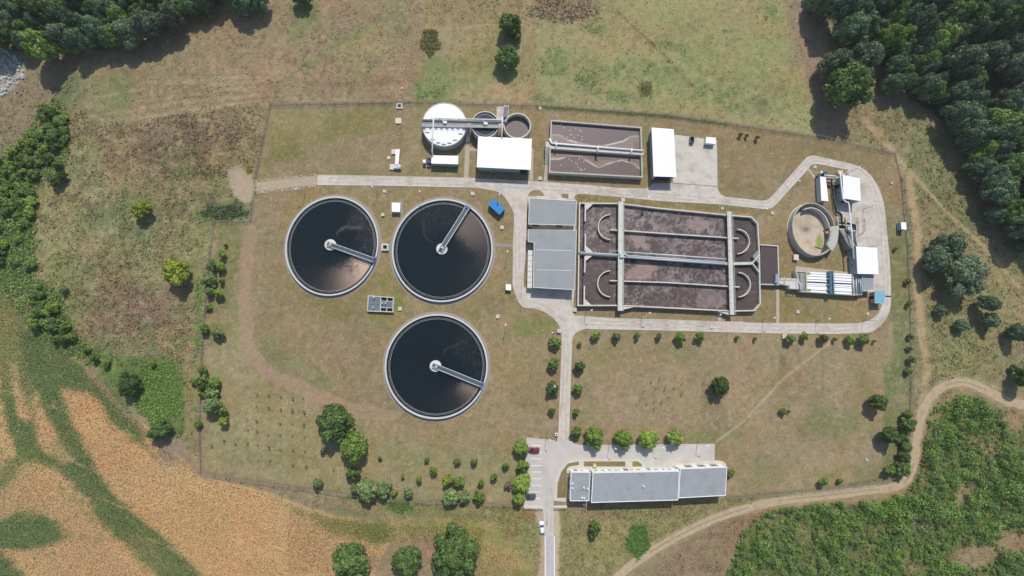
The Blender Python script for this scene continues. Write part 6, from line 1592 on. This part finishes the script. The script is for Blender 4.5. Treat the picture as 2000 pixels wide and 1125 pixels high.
for k, (x, y, r, tn) in enumerate([(1775, 550, 6, 'olive'), (1776, 592, 5.5, 'mid'), (1779, 655, 5.5, 'mid'), (1778, 680, 5, 'mid'), (1779, 701, 7.5, 'mid'), (1775, 724, 7, 'mid'), (1773, 811, 9, 'mid'), (1776, 830, 13, 'dark'), (1765, 856, 8.5, 'dark'), (1770, 872, 11, 'dark'), (1768, 895, 12.5, 'dark'), (1764, 916, 14, 'mid')]):
    tree(x, y, r, tn, ORD[k] + ' shrub from the top in the line at the right fence', 'fence_shrub', g, cat='shrub')
tree(1738, 920, 10, 'mid', 'round shrub inside the lower right corner of the fence', 'fence_shrub', cat='shrub'); tree(1607, 942, 9, 'mid', 'round shrub above the dirt track near the office lawn', 'fence_shrub', cat='shrub'); tree(1641, 939, 5, 'mid', 'small shrub above the dirt track, right of a larger one', 'fence_shrub', cat='shrub')
tree(1750, 484, 4.5, 'yellow', 'small bright shrub right of the loop road', 'fence_shrub', cat='shrub'); tree(1426, 923, 8, 'mid', 'green shrub peeking out behind the right end of the office', 'fence_shrub', cat='shrub')
for k, (x, y, r) in enumerate([(1446, 263, 4), (1459, 264, 3.5), (1480, 268, 4.2)]): tree(x, y, r, 'olive', ORD[k] + ' of three small shrubs inside the top fence right of the forecourt', 'fence_shrub', 'three shrubs by the top fence', cat='shrub')
# south-west lawn
tree(655, 824, 29, 'dark', 'upper of two big round dark green trees on the left lawn', 'big_tree', h=9.5); tree(689, 873, 30, 'mid', 'lower of two big round green trees on the left lawn', 'big_tree', h=9.5)
tree(688, 925, 12, 'dark', 'dark bush just below the two big lawn trees', 'bush', cat='shrub'); tree(629, 881, 6, 'blue', 'small rounded shrub left of the lower big lawn tree', 'bush', cat='shrub'); tree(619, 944, 10, 'pale', 'pale bush beside the fence at the left lawn bottom', 'bush', cat='shrub')
g = 'bushes along the bottom fence'
for k, (x, y, r, tn) in enumerate([(693.5, 955, 9.5, 'pale'), (718, 957, 19, 'pale'), (746, 957, 13.5, 'pale'), (771, 962, 6, 'bright'), (798, 962, 9, 'pale'), (881, 971, 14.5, 'pale'), (906, 971, 10, 'pale'), (935, 971, 10, 'mid')]):
    tree(x, y, r, tn, ORD[k] + ' bush from the left along the bottom fence of the left lawn', 'bush', g, cat='shrub')
g = 'saplings scattered on the lower lawn'
for k, (x, y, r, tn) in enumerate([(742, 896, 4, 'mid'), (833, 899, 5, 'mid'), (846, 921, 7.5, 'mid'), (787, 930, 4, 'yellow'), (820, 936, 6.5, 'bright'), (875.5, 937, 10, 'yellow'), (895, 942, 9.5, 'mid'), (939, 943, 6, 'mid'), (966, 931, 7, 'mid'), (895, 902, 6.5, 'olive'), (927, 902, 7, 'mid'), (989, 911, 7, 'mid'), (994, 948, 6, 'dead')]):
    tree(x, y, r, tn, 'small sapling on the lawn left of the car park, ' + ORD[k] + ' in order of rows', 'sapling', g)
# shrub hedge on the left
g = 'shrubs of the left boundary'
for k, (x, y, r, tn) in enumerate([(433, 495, 7.5, 'bright'), (412, 521, 10, 'pale'), (432, 520, 8.5, 'bright'), (407, 545, 13, 'pale'), (432, 549, 4.5, 'olive'), (409, 568, 8.5, 'pale'), (426.5, 571, 9, 'bright'), (406, 599, 6, 'mid'), (399, 642, 9, 'mid'), (423, 648, 12, 'pale'), (397, 722, 9.5, 'mid'), (377, 743, 6, 'bright'), (395.5, 746, 12.5, 'mid'), (418, 748, 11.5, 'mid'), (394, 767, 7, 'yellow')]):
    tree(x, y, r, tn, ORD[k] + ' shrub from the top in the clumps along the left boundary', 'hedge_shrub', g, cat='shrub')
for (x, y, r, tn, lab) in [(413, 769, 13, 'pale', 'large pale shrub in the lowest clump of the left boundary'), (416, 793, 15, 'pale', 'largest pale shrub at the foot of the left boundary clump'), (433, 801, 9.5, 'mid', 'green shrub right of the largest left boundary shrub'), (436.5, 824, 8.5, 'yellow', 'thin yellowish shrub at the lower end of the left clump'), (386, 830, 7, 'mid', 'shrub outside the left fence, lowest of all'), (441, 479, 3, 'dark', 'tiny dark shrub above the left boundary clumps')]:
    tree(x, y, r, tn, lab, 'hedge_shrub', g, cat='shrub')
# meadow and field trees
for (x, y, r, tn, lab, h) in [(277, 409, 18, 'yellow', 'yellow-green round tree in the upper left meadow', 6), (345, 531, 23, 'yellow', 'larger yellow-green round tree in the left meadow', 7.5), (248, 750, 19, 'dark', 'dark round tree at the upper end of the field edge', 6.5), (310, 838, 19, 'dark', 'dark round tree at the corner of crop field and fence', 6.5), (126, 567, 7, 'blue', 'small shrub alone in the left meadow', 2.5),
                              (685, 1096, 30, 'dark', 'leftmost of three big trees at the bottom edge', 9), (793, 1097, 28, 'dark', 'middle of three big trees at the bottom edge', 8.5), (890, 1083, 43, 'dark', 'largest of three trees at the bottom edge', 11),
                              (999, 48, 24, 'dark', 'upper dark tree in the top field', 8), (1010, 69, 12, 'dark', 'small dark tree touching the upper top field tree', 4.5), (994, 108, 24, 'dark', 'lower dark tree in the top field', 8), (1162, 1031, 13, 'dark', 'dark bush on the verge below the office', 4.5), (1157.5, 1049, 8, 'dark', 'smaller dark bush just below another, under the office', 3)]:
    tree(x, y, r, tn, lab, 'field_tree', h=h)
for k, (x, y) in enumerate([(388, 41), (400, 38), (411, 33)]): tree(x, y, 5, 'olive', ORD[k] + ' of three olive shrubs beside the top left wood', 'small_shrub', 'three olive shrubs', cat='shrub', h=2.6)
# big trees on the right
g = 'trees on the right meadow'
for (x, y, r, tn, lab, h) in [(1640, 120, 26, 'blue', 'left lobe of the tall tree group beside the top right wood', 13), (1690, 108, 26, 'blue', 'right upper tree of the tall group beside the top right wood', 14), (1662, 168, 46, 'dark', 'tallest broad tree beside the top right wood casting a long shadow', 18),
                              (1890, 535, 38, 'blue', 'largest grey-green tree of the right meadow', 13), (1862, 487, 26, 'blue', 'upper grey-green tree of the right meadow group', 12), (1832, 512, 21, 'blue', 'left grey-green tree of the right meadow group', 10), (1839, 607, 12, 'blue', 'round bush below the right meadow tree group', 4), (1878, 636, 12, 'blue', 'second bush below the right meadow tree group', 4),
                              (1931, 592, 17, 'blue', 'tree right of the meadow group', 9), (1935, 625, 14, 'blue', 'bush under the tree right of the meadow group', 6), (1993, 648, 16, 'blue', 'tree cut by the right picture edge', 9), (1972, 655, 8, 'blue', 'small bush near the right picture edge', 4), (1981, 718, 8, 'blue', 'small shrub above the dirt track at the right edge', 3), (2004, 735, 18, 'dark', 'dark tree cut by the right edge near the track', 9)]:
    tree(x, y, r, tn, lab, 'meadow_tree', g, h=h)
# orchard saplings and withered saplings
def twig_mesh(seed, leaves):
    rg = random.Random(seed); mb = MB()
    mb.tube([(0, 0, 0), (.02, .02, .8), (.05, 0, 1.5)], .05, 5, .02)
    for k in range(6):
        f = k * 1.05 + rg.random() * .5; z = rg.uniform(.5, 1.3); l = rg.uniform(.35, .7)
        mb.tube([(0, 0, z), (l * .6 * math.cos(f), l * .6 * math.sin(f), z + .25), (l * math.cos(f), l * math.sin(f), z + .3)], .025, 4, .01)
    me = raw_mesh('stem', mb.v, mb.f); me.materials.append(mat('bark_pale', (.16, .13, .10), .9, .2, 6))
    rng = np.random.default_rng(seed); n = leaves
    d = rng.normal(size=(n, 3)); d /= np.linalg.norm(d, axis=1)[:, None]
    C = d * rng.uniform(.15, .75, n)[:, None] * np.array([1, 1, .7]) + np.array([0, 0, 1.15])
    V, Q, T = leaf_quads(C, d, .16, rng.uniform(.7, 1.3, n)[:, None] * np.ones((1, 3)), rng)
    return me, np_mesh('leaves', V, Q, T)
TW = [twig_mesh(200 + k, 45) for k in range(4)]; TD = [twig_mesh(300 + k, 14) for k in range(3)]
for a, b in TW: b.materials.append(LEAF['mid'])
for a, b in TD: b.materials.append(LEAF['dead'])
def sapling(px, py, s, lab, group, dead=False):
    c = P(px, py, .8 * s); t = thing('orchard_sapling' if not dead else 'withered_sapling', lab, 'sapling', (c.x, c.y, 0), _tr.uniform(0, 6), group); t.scale = (s, s, s)
    a, b = _tr.choice(TD if dead else TW)
    for nm, me in (('stem', a), ('leaves', b)):
        o = bpy.data.objects.new(nm, me); CO.objects.link(o); o.parent = t
sp = [(298, 85), (365, 92), (435, 100), (503, 107), (562, 107), (298, 155), (365, 163), (435, 172), (500, 175), (568, 187), (240, 228), (298, 240), (430, 250), (500, 255), (565, 260), (245, 290), (298, 298), (362, 318), (430, 320), (500, 322), (570, 332), (38, 378), (110, 350), (175, 368), (243, 365), (303, 375), (367, 387), (430, 402), (503, 404), (573, 413), (245, 452), (305, 463), (372, 467), (503, 488), (580, 497), (735, 515)]
for k, (x, y) in enumerate(sp):
    px, py = 400 + x / 2.923, 740 + y / 2.923
    sapling(px, py, _tr.uniform(.55, 1.15), 'thin planted sapling in the rows on the left lawn', 'saplings planted in rows on the left lawn', (k * 7) % 5 == 0)
for (x, y) in [(1272, 744), (1289, 741), (1259, 764), (1280, 760), (1299, 760), (1317, 757), (1332, 749), (1332, 768), (1251, 780), (1263, 788), (1277, 784), (1293, 784), (1305, 776), (1279, 797), (1373, 748), (1381, 763), (1387, 727)]:
    sapling(x, y, _tr.uniform(.75, 1.2), 'withered sapling in the loose cluster on the right lawn', 'withered saplings on the right lawn', True)

# ------------------------------------------------------------------ woods: every tree its own object
TONE = {'wood': 'dark green', 'blue': 'grey-green', 'dark': 'deep green', 'mid': 'fresh green', 'bright': 'bright green'}
def wood_label(tn, r, rs, zone): return '%s %s %s' % ('broad' if r > rs else 'small' if r < rs * .62 else 'medium', TONE[tn], zone)
def zone1(x, y): return ('tree in the far corner of the top left wood' if x < 60 else 'tree in the middle of the top left wood') if y < 45 and x < 230 else 'tree on the field rim of the top left wood' if y >= 45 else 'tree where the top left wood narrows'
def zone2(x, y): return 'tree at the upper end of the top right wood' if x < 1720 else 'tree in the far corner of the top right wood' if x > 1880 and y < 120 else 'tree by the river in the top right wood' if x > 1900 and y < 260 else 'tree at the right edge in the top right wood' if x > 1930 else 'tree in the middle of the top right wood' if y < 130 else 'tree near the meadow in the top right wood'
def zone3(x, y): return 'bush at the upper tip of the left hedgerow' if y < 260 else 'bush in the bulging middle of the left hedgerow' if y < 400 else 'bush in the lower half of the left hedgerow'

def fill(polyg, n, rmin, rmax, seed, x0, x1, y0, y1, gap=0.9):
    rg = random.Random(seed); out = []
    for _ in range(n * 60):
        if len(out) >= n: break
        x, y = rg.uniform(x0, x1), rg.uniform(y0, y1); r = rg.uniform(rmin, rmax)
        if not inside(x, y, polyg): continue
        if all((x - a) ** 2 + (y - b) ** 2 > (gap * (r + c)) ** 2 * .55 for a, b, c in out): out.append((x, y, r))
    return out
W1 = [(-60, -60), (445, -60), (432, 0), (385, 12), (335, 32), (265, 55), (220, 80), (150, 95), (95, 98), (50, 84), (0, 66), (-60, 60)]
for (x, y, r) in fill(W1, 110, 9, 30, 5, -60, 440, -60, 100, .78):
    tn = _tr.choice(['wood', 'wood', 'wood', 'blue', 'dark', 'mid'])
    tree(x, y, r, tn, wood_label(tn, r, 22, zone1(x, y)) + (', outermost left' if x < 20 else ', towards the right' if x > 130 else ''), 'woodland_tree', 'trees of the top left wood', h=r / 5.2 * 1.7 + _tr.uniform(2, 6), size='big' if r > 14 else 'mid')
for (x, y, r, h) in [(478, 3, 22, 10), (505, -6, 22, 10), (458, -8, 20, 9), (585, -10, 16, 7)]:
    tree(x, y, r, 'wood', 'dark tree cut by the top edge right of the top left wood', 'woodland_tree', 'trees at the top edge', h=h, size='big')
for (x, y, r, tn, h, lab) in [(147, 92, 13, 'yellow', 5, 'bright yellow-green tree at the lower rim of the top left wood'), (222, 70, 22, 'mid', 9, 'rounded tree standing out at the rim of the top left wood')]:
    tree(x, y, r, tn, lab, 'woodland_tree', 'trees of the top left wood', h=h)
W2 = [(1600, -60), (2060, -60), (2060, 470), (1995, 430), (1965, 400), (1925, 330), (1895, 280), (1860, 215), (1810, 180), (1760, 145), (1715, 80), (1660, 50), (1615, 5)]
for (x, y, r) in fill(W2, 190, 10, 34, 9, 1590, 2060, -60, 470, .78):
    if math.hypot((x - 1945) / 34, (y - 150) / 46) < 1 and r > 15: continue
    if abs((y - 90) - (x - 1915) * 1.35) < 15 and 1900 < x < 2010 and y < 230: continue
    tn = _tr.choice(['wood', 'wood', 'wood', 'blue', 'blue', 'dark', 'mid'])
    tree(x, y, r, tn, wood_label(tn, r, 24, zone2(x, y)) + (', top row' if y < 20 else ', upper part' if y < 90 else ', lower part' if y > 220 else ''), 'woodland_tree', 'trees of the top right wood', h=r / 5.2 * 1.8 + _tr.uniform(3, 8), size='big' if r > 14 else 'mid')
for k, (x, y, r, h) in enumerate([(1925, 330, 26, 11), (1955, 375, 30, 12), (1945, 420, 18, 8), (1985, 440, 20, 9), (1990, 480, 12, 5), (1598, 8, 22, 10), (1745, 160, 22, 9), (1880, 230, 34, 13)]):
    tree(x, y, r, 'wood', ['upper tree of the outlying pair below the top right wood', 'large lower tree of the outlying group below the top right wood', 'small tree at the foot of the outlying group, right', 'tree at the right edge below the outlying group', 'bush at the right edge below the top right wood', 'tree at the upper left tip of the top right wood', 'tree right of the tallest broad tree, at the wood rim', 'huge crown bulging from the wood towards the right meadow'][k], 'woodland_tree', 'rim trees of the top right wood', h=h, size='big')
# hedge of bushes along the left edge
HL = [(95, 195), (125, 230), (130, 290), (115, 300), (70, 330), (60, 370), (62, 400), (50, 440), (62, 520), (60, 555), (20, 540), (-50, 520), (-50, 330), (30, 290), (70, 240)]
for (x, y, r) in [q for q in fill(HL, 110, 5, 13, 15, -50, 135, 190, 560, .85) if q[1] < 400 or (int(q[0] * 7 + q[1]) % 3 == 0)]:
    tn = _tr.choice(['dark', 'mid', 'mid', 'mid', 'bright'] if y < 400 else ['mid', 'bright', 'mid', 'dark'])
    tree(x, y, r, tn, wood_label(tn, r, 10, zone3(x, y)) + (', at the edge' if x < 20 else ', meadow side' if x > 70 else ''), 'hedgerow_bush', 'bushes of the left hedgerow', cat='shrub', h=r / 5.2 * 1.15 + .6)
HL2 = [(70, 560), (110, 580), (115, 620), (130, 650), (150, 665), (90, 660), (62, 640), (55, 600)]
for (x, y, r) in fill(HL2, 18, 7, 14, 16, 50, 160, 555, 670, .75):
    tn = _tr.choice(['dark', 'mid', 'bright'])
    tree(x, y, r, tn, wood_label(tn, r, 10, 'bush in the lower hedgerow above the green crop'), 'hedgerow_bush', 'bushes of the lower hedgerow', cat='shrub')
for k, (x, y, r) in enumerate([(112, 320, 8), (108, 350, 12), (122, 345, 9), (102, 268, 10), (95, 215, 12), (168, 685, 6), (185, 700, 7), (205, 712, 7), (300, 712, 5)]):
    tree(x, y, r, _tr.choice(['mid', 'dark']), ORD[k] + ' stray bush from the hedgerow side along the left meadow edge', 'hedgerow_bush', 'stray bushes by the left hedgerow', cat='shrub')

# ------------------------------------------------------------------ stuff: weeds, crop rows, scrub, riprap
def tuft_mesh(name, px, py, size, col, rng, n_leaf=3, hgt=0.5, m=None, z0=0.0):
    x, y = Pn(px, py, 0.0); n = len(px)
    C = np.repeat(np.stack([x, y, np.full(n, z0)], -1), n_leaf, axis=0); N2 = len(C)
    s = np.repeat(size, n_leaf); C[:, :2] += rng.normal(size=(N2, 2)) * (s * .5)[:, None]; C[:, 2] += rng.uniform(.15, 1.0, N2) * s * hgt
    D = rng.normal(size=(N2, 3)); D[:, 2] = np.abs(D[:, 2]) + .9; D /= np.linalg.norm(D, axis=1)[:, None]
    cc = np.repeat(col, n_leaf, axis=0) * rng.uniform(.7, 1.35, N2)[:, None]
    V, Q, T = leaf_quads(C, D, 1.0, cc, rng)
    V = C.repeat(4, axis=0) + (V - C.repeat(4, axis=0)) * np.repeat(s * .45, 4)[:, None]
    V[:, 2] = np.maximum(V[:, 2], .02)
    return link(name, np_mesh(name, V, Q, T), m or leaf_mat('weed_leaves', (1, 1, 1), .25, 0), kind='stuff')
rng = np.random.default_rng(21)
KEEP = [FENCE]
px, py = rng.uniform(-60, 2060, 150000), rng.uniform(-50, 1175, 150000)
col, rough = ground_at(px, py)
okm = rng.random(len(px)) < np.clip((rough - .35) * 1.4, 0, .85) * (0.35 + 0.65 * sstep(.42, .6, fbm(px, py, 22, 71, 3)))
# keep tufts off tracks and paving
okm &= line_d(px, py, spline(TRACK, 4)) > 9
okm &= poly_sd(px, py, FENCE) < -1
okm &= ~((px > 1060) & (px < 1086) & (py > 985))
px, py, col, rough = px[okm], py[okm], col[okm], rough[okm]
drift = np.where((rng.random(len(px)) < .22)[:, None], np.array([.84, 1.02, .76]), np.array([1.06, 1.0, .92]))
o = tuft_mesh('meadow_weeds', px, py, rng.uniform(.35, .85, len(px)) * (0.5 + .6 * rough), col * drift * 1.22, rng, 3, .4)
tag(o, 'dry weeds and tall grass covering the meadows round the works', 'grass')
# short turf inside the works
px, py = rng.uniform(390, 1780, 60000), rng.uniform(200, 990, 60000)
blk = poly_sd(px, py, FENCE) > 2
blk &= poly_sd(px, py, north) < 0
for c in ((648, 481, 106), (864, 489, 112), (852, 716, 113)): blk &= np.hypot(px - c[0], py - c[1]) > c[2]
for q_ in ([(820, 195), (1045, 195), (1045, 345), (820, 345)], [(1060, 230), (1262, 240), (1262, 365), (1055, 360)], [(1262, 240), (1410, 260), (1410, 390), (1262, 370)], [(715, 575), (790, 575), (790, 615), (715, 615)], [(755, 285), (790, 285), (790, 340), (755, 340)], PARK, [(1070, 890), (1430, 890), (1430, 992), (1070, 995)], [(495, 345), (625, 338), (625, 365), (495, 380)], [(762, 392), (790, 392), (790, 420), (762, 420)], [(945, 380), (990, 380), (990, 420), (945, 420)], [(735, 470), (772, 470), (772, 496), (735, 496)]):
    blk &= poly_sd(px, py, q_) < 0
px, py = px[blk], py[blk]; col, rough = ground_at(px, py)
o = tuft_mesh('lawn_grass', px, py, rng.uniform(.15, .34, len(px)), col * rng.uniform(.85, 1.45, (len(px), 1)), rng, 2, .12)
tag(o, 'short dry grass of the lawns inside the works', 'grass')
# crop rows
def rows(poly_, ang, pitch, step, seed, size):
    rg = np.random.default_rng(seed); a = math.radians(ang); d = np.array([math.cos(a), math.sin(a)]); nn = np.array([-d[1], d[0]])
    ctr = np.mean(np.array(poly_), axis=0); R = 800
    k = np.arange(-R, R, pitch); s = np.arange(-R, R, step)
    K, S_ = np.meshgrid(k, s); K = K + 2.5 * np.sin(S_ / 130.0) * 3
    X = ctr[0] + d[0] * S_ + nn[0] * K + rg.normal(size=K.shape) * .7; Y = ctr[1] + d[1] * S_ + nn[1] * K + rg.normal(size=K.shape) * .7
    X, Y = X.ravel(), Y.ravel(); ok = (X > -70) & (X < 1100) & (Y > 480) & (Y < 1180); X, Y = X[ok], Y[ok]
    ok = poly_sd(X, Y, poly_) > 2; return X[ok], Y[ok]
X, Y = rows(CROP, 13, 6.0, 1.7, 31, 1)
_j = np.random.default_rng(91); _e = np.abs(_j.normal(size=len(X))) ** 1.6; col, _ = ground_at(X + _j.normal(size=len(X)) * 7 * _e, Y + _j.normal(size=len(X)) * 5 * _e); green = None
keep = np.random.default_rng(5).random(len(X)) < .88; X, Y, col = X[keep], Y[keep], col[keep]
o = tuft_mesh('crop_rows', X, Y, np.random.default_rng(6).uniform(.4, .62, len(X)), col * np.where((col[:, 1] > col[:, 0])[:, None], np.array([1.1, 1.15, 1.05]), np.array([1.18, 1.16, 1.1])), np.random.default_rng(7), 2, .7)
tag(o, 'ripening crop sown in rows, tan with green stripes', 'crop')
X, Y = rows([(935, 1050), (1010, 1090), (1030, 1140), (960, 1180), (920, 1180)], 62, 5.2, 1.8, 33, 1)
o = tuft_mesh('crop_rows', X, Y, np.full(len(X), .5), np.tile(np.array(S(188, 162, 104)), (len(X), 1)), np.random.default_rng(9), 2, .7); tag(o, 'slanting crop rows right of the three bottom trees', 'crop')
X, Y = rows([(570, 995), (740, 1020), (960, 1030), (940, 1050), (840, 1060), (740, 1060), (640, 1120), (560, 1120), (560, 1000)], 8, 4.6, 2.0, 35, 1)
col, _ = ground_at(X, Y)
o = tuft_mesh('crop_rows', X, Y, np.full(len(X), .5), col * 1.05, np.random.default_rng(10), 2, .7); tag(o, 'patchy crop rows along the bottom fence', 'crop')
# scrub mass bottom right
rg_ = np.random.default_rng(41)
sx_, sy_ = rg_.uniform(1400, 2070, 15000), rg_.uniform(760, 1180, 15000)
dn = fbm(sx_, sy_, 45, 81, 4); col, rough = ground_at(sx_, sy_)
ok = (poly_sd(sx_, sy_, SCRUB) > -6) & (rg_.random(15000) < (sstep(.26, .46, dn) * .85 + .1) * sstep(.28, .5, fbm(sx_, sy_, 11, 83, 3))) & (line_d(sx_, sy_, spline(TRACK, 4)) > 16)
for a in [(1878, 965, 12, 50), (1905, 1085, 60, 28), (1990, 815, 40, 22), (1990, 1060, 50, 20)]: ok &= np.hypot((sx_ - a[0]) / a[2], (sy_ - a[1]) / a[3]) > .85 + .3 * (rg_.random(15000) - .5)
sx_, sy_, dn = sx_[ok], sy_[ok], dn[ok]
wx, wy = Pn(sx_, sy_, 0.8); n = len(wx); R = (.4 + 1.5 * rg_.random(n) ** 3.2) * (0.7 + .7 * sstep(.42, .66, dn)); nl = 64
hue = np.array([(.175, .30, .06), (.24, .37, .07), (.115, .215, .055), (.25, .36, .09), (.18, .28, .095)])[np.clip((fbm(sx_, sy_, 26, 85, 3) * 9 - 2 + rg_.normal(size=n) * .8), 0, 4).astype(int)]
D = rg_.normal(size=(n * nl, 3)); D[:, 2] = np.abs(D[:, 2]) * .9 + .1; D /= np.linalg.norm(D, axis=1)[:, None]
C = np.repeat(np.stack([wx, wy, R * .75], -1), nl, axis=0) + D * np.repeat(R, nl)[:, None] * rg_.uniform(.6, 1.1, (n * nl, 1)) * np.stack([np.ones(n * nl), np.ones(n * nl), np.repeat(1.1 + .55 * sstep(.6, 1.5, R), nl)], 1)
V, Q, T = leaf_quads(C, D, np.repeat(.11 + .07 * R, nl), np.repeat(hue, nl, axis=0) * rg_.uniform(.7, 1.3, (n * nl, 1)), rg_)
V[:, 2] = np.maximum(V[:, 2], .02)
link('scrub', np_mesh('scrub', V, Q, T), leaf_mat('weed_leaves', (1, 1, 1), .25, 0), kind='stuff', label='dense green scrub covering the lower right corner', cat='scrub')
# green weed patches
def patch(cx, cy, rx, ry, n, colr, name, lab, size=.5, poly_=None):
    r_ = np.random.default_rng(int(cx)); f = r_.uniform(0, 6.283, n); q = np.sqrt(r_.random(n)) * (1 + .15 * np.sin(f * 5))
    X, Y = cx + rx * q * np.cos(f), cy + ry * q * np.sin(f)
    o = tuft_mesh(name, X, Y, r_.uniform(.6, 1.3, n) * size, np.tile(np.array(colr), (n, 1)), r_, 5, .9); return tag(o, lab, 'weeds')
patch(1246, 1056, 20, 32, 900, (.13, .24, .055), 'reed_patch', 'dark green reed patch beside the dirt track', .48)
patch(840, 82, 17, 26, 600, (.21, .21, .085), 'bramble_patch', 'olive bramble clump in the top field', .55)
patch(310, 770, 44, 66, 2200, (.20, .32, .07), 'nettle_bank', 'bright green nettle bank beside the left fence', .5)
patch(440, 414, 44, 14, 350, (.11, .15, .07), 'nettle_bank', 'green weeds beside the bare sandy pad', .6)
patch(780, 988, 26, 13, 260, (.14, .21, .05), 'lush_grass', 'lush bright grass patch below the bottom fence', .4)
patch(1245, 1005, 90, 10, 160, (.22, .23, .12), 'verge_weeds', 'weeds on the verge below the office', .4)
patch(1100, 18, 66, 26, 300, (.30, .24, .17), 'dead_brush', 'dead brown brush at the top edge', .7)
patch(405, 335, 35, 14, 120, (.16, .16, .06), 'verge_weeds', 'weeds left of the bare sandy pad', .5)
patch(487, 333, 5, 9, 40, (.30, .28, .02), 'flower_clump', 'yellow flower clump beside the bare sandy pad', .4)
patch(1150, 152, 26, 20, 120, (.24, .32, .12), 'green_weeds', 'clumped green weeds in the top right pasture', .4)
patch(1262, 173, 13, 13, 60, (.24, .25, .11), 'green_weeds', 'dark weed clump in the top right pasture', .45)
o_n = 2600; r_ = np.random.default_rng(77); X, Y = r_.uniform(-50, 200, 30000), r_.uniform(190, 720, 30000)
BK = [(-50, 320), (20, 300), (70, 235), (105, 190), (135, 230), (138, 300), (118, 340), (75, 360), (70, 420), (72, 540), (120, 575), (150, 650), (200, 700), (170, 712), (110, 678), (60, 640), (0, 560), (-50, 540)]
ok = (poly_sd(X, Y, BK) > 0) & (r_.random(30000) < .45); X, Y = X[ok], Y[ok]
pal = np.array([(.19, .29, .065), (.24, .34, .08), (.26, .30, .13), (.15, .24, .06)])[r_.integers(0, 4, len(X))]
tag(tuft_mesh('undergrowth', X, Y, r_.uniform(.35, .85, len(X)), pal, r_, 6, .9), 'tangled green undergrowth filling the left hedgerow', 'undergrowth')
patch(90, 90, 60, 12, 300, (.06, .10, .03), 'wood_edge_weeds', 'weeds between rock pile and wood', .8)
# riprap at the left edge
rk = random.Random(3); verts, faces = [], []
RP = [(-60, 85), (0, 90), (38, 112), (50, 148), (35, 165), (10, 185), (-60, 200)]
cnt = 0
while cnt < 420:
    x, y = rk.uniform(-60, 52), rk.uniform(82, 200)
    if not inside(x, y, RP): continue
    cnt += 1; p = P(x, y, 0); s = rk.uniform(.25, .75); k = len(verts); a = rk.uniform(0, 3.14)
    for z, w in ((-.05, 1), (s * .9, .62)):
        for q in range(5):
            f = a + q * 1.2566; rr = s * w * rk.uniform(.75, 1.2); verts.append((p.x + rr * math.cos(f), p.y + rr * math.sin(f), z + rk.uniform(-.08, .08)))
    faces += [tuple(k + 5 + q for q in range(5))] + [(k + q, k + (q + 1) % 5, k + 5 + (q + 1) % 5, k + 5 + q) for q in range(5)]
link('riprap', raw_mesh('riprap', verts, faces), mat('riprap_stone', S(196, 194, 190), .9, .3, .5, bump=.3), kind='stuff', label='pile of pale grey rocks at the left edge', cat='rocks')
# river glimpsed through the wood
slab('water', [(1915, 85), (1935, 90), (1965, 120), (2000, 175), (2060, 240), (2060, 290), (1990, 205), (1950, 150)], 0.02, mat('river_water', (.10, .12, .13), .15, .1, .4, spec=.5), .015)
slab('river_bank', [(1975, 55), (1985, 60), (2010, 110), (2060, 160), (2060, 190), (2000, 130)], 0.03, M_BARE, .02)
# loose stones along the dirt road
rk = random.Random(8)
verts, faces = [], []
for _ in range(170):
    x = rk.uniform(500, 620); y = rk.choice([353.5 - (x - 500) * .09 + rk.gauss(0, 1.6), 377 - (x - 500) * .11 + rk.gauss(0, 1.6)]); p = P(x, y, 0); s = rk.uniform(.12, .3); k = len(verts)
    for z, w in ((0, 1), (s * .8, .6)):
        for q in range(5): f = q * 1.2566 + x; verts.append((p.x + s * w * math.cos(f) * rk.uniform(.7, 1.4), p.y + s * w * math.sin(f), z))
    faces += [tuple(k + 5 + q for q in range(5))] + [(k + q, k + (q + 1) % 5, k + 5 + (q + 1) % 5, k + 5 + q) for q in range(5)]
link('loose_stones', raw_mesh('loose_stones', verts, faces), mat('pale_stones', S(214, 200, 180), .9, .2, 1), kind='stuff', label='loose pale stones edging the dirt road', cat='stones')

# ------------------------------------------------------------------ thin summer haze over the whole valley
hz = MB().box((0, 0, -1.0), (8000, 8000, 195.0)).build('haze', None, kind='stuff')
tag(hz, 'thin pale summer haze over the whole valley', 'haze')
hm = bpy.data.materials.new('haze'); hm.use_nodes = True
hn = hm.node_tree; hn.nodes.remove(hn.nodes['Principled BSDF'])
pv = hn.nodes.new('ShaderNodeVolumePrincipled'); pv.inputs['Color'].default_value = (.93, .95, .97, 1); pv.inputs['Density'].default_value = 0.00011; pv.inputs['Anisotropy'].default_value = 0.1
hn.links.new(pv.outputs[0], hn.nodes['Material Output'].inputs['Volume'])
hz.data.materials.clear(); hz.data.materials.append(hm)
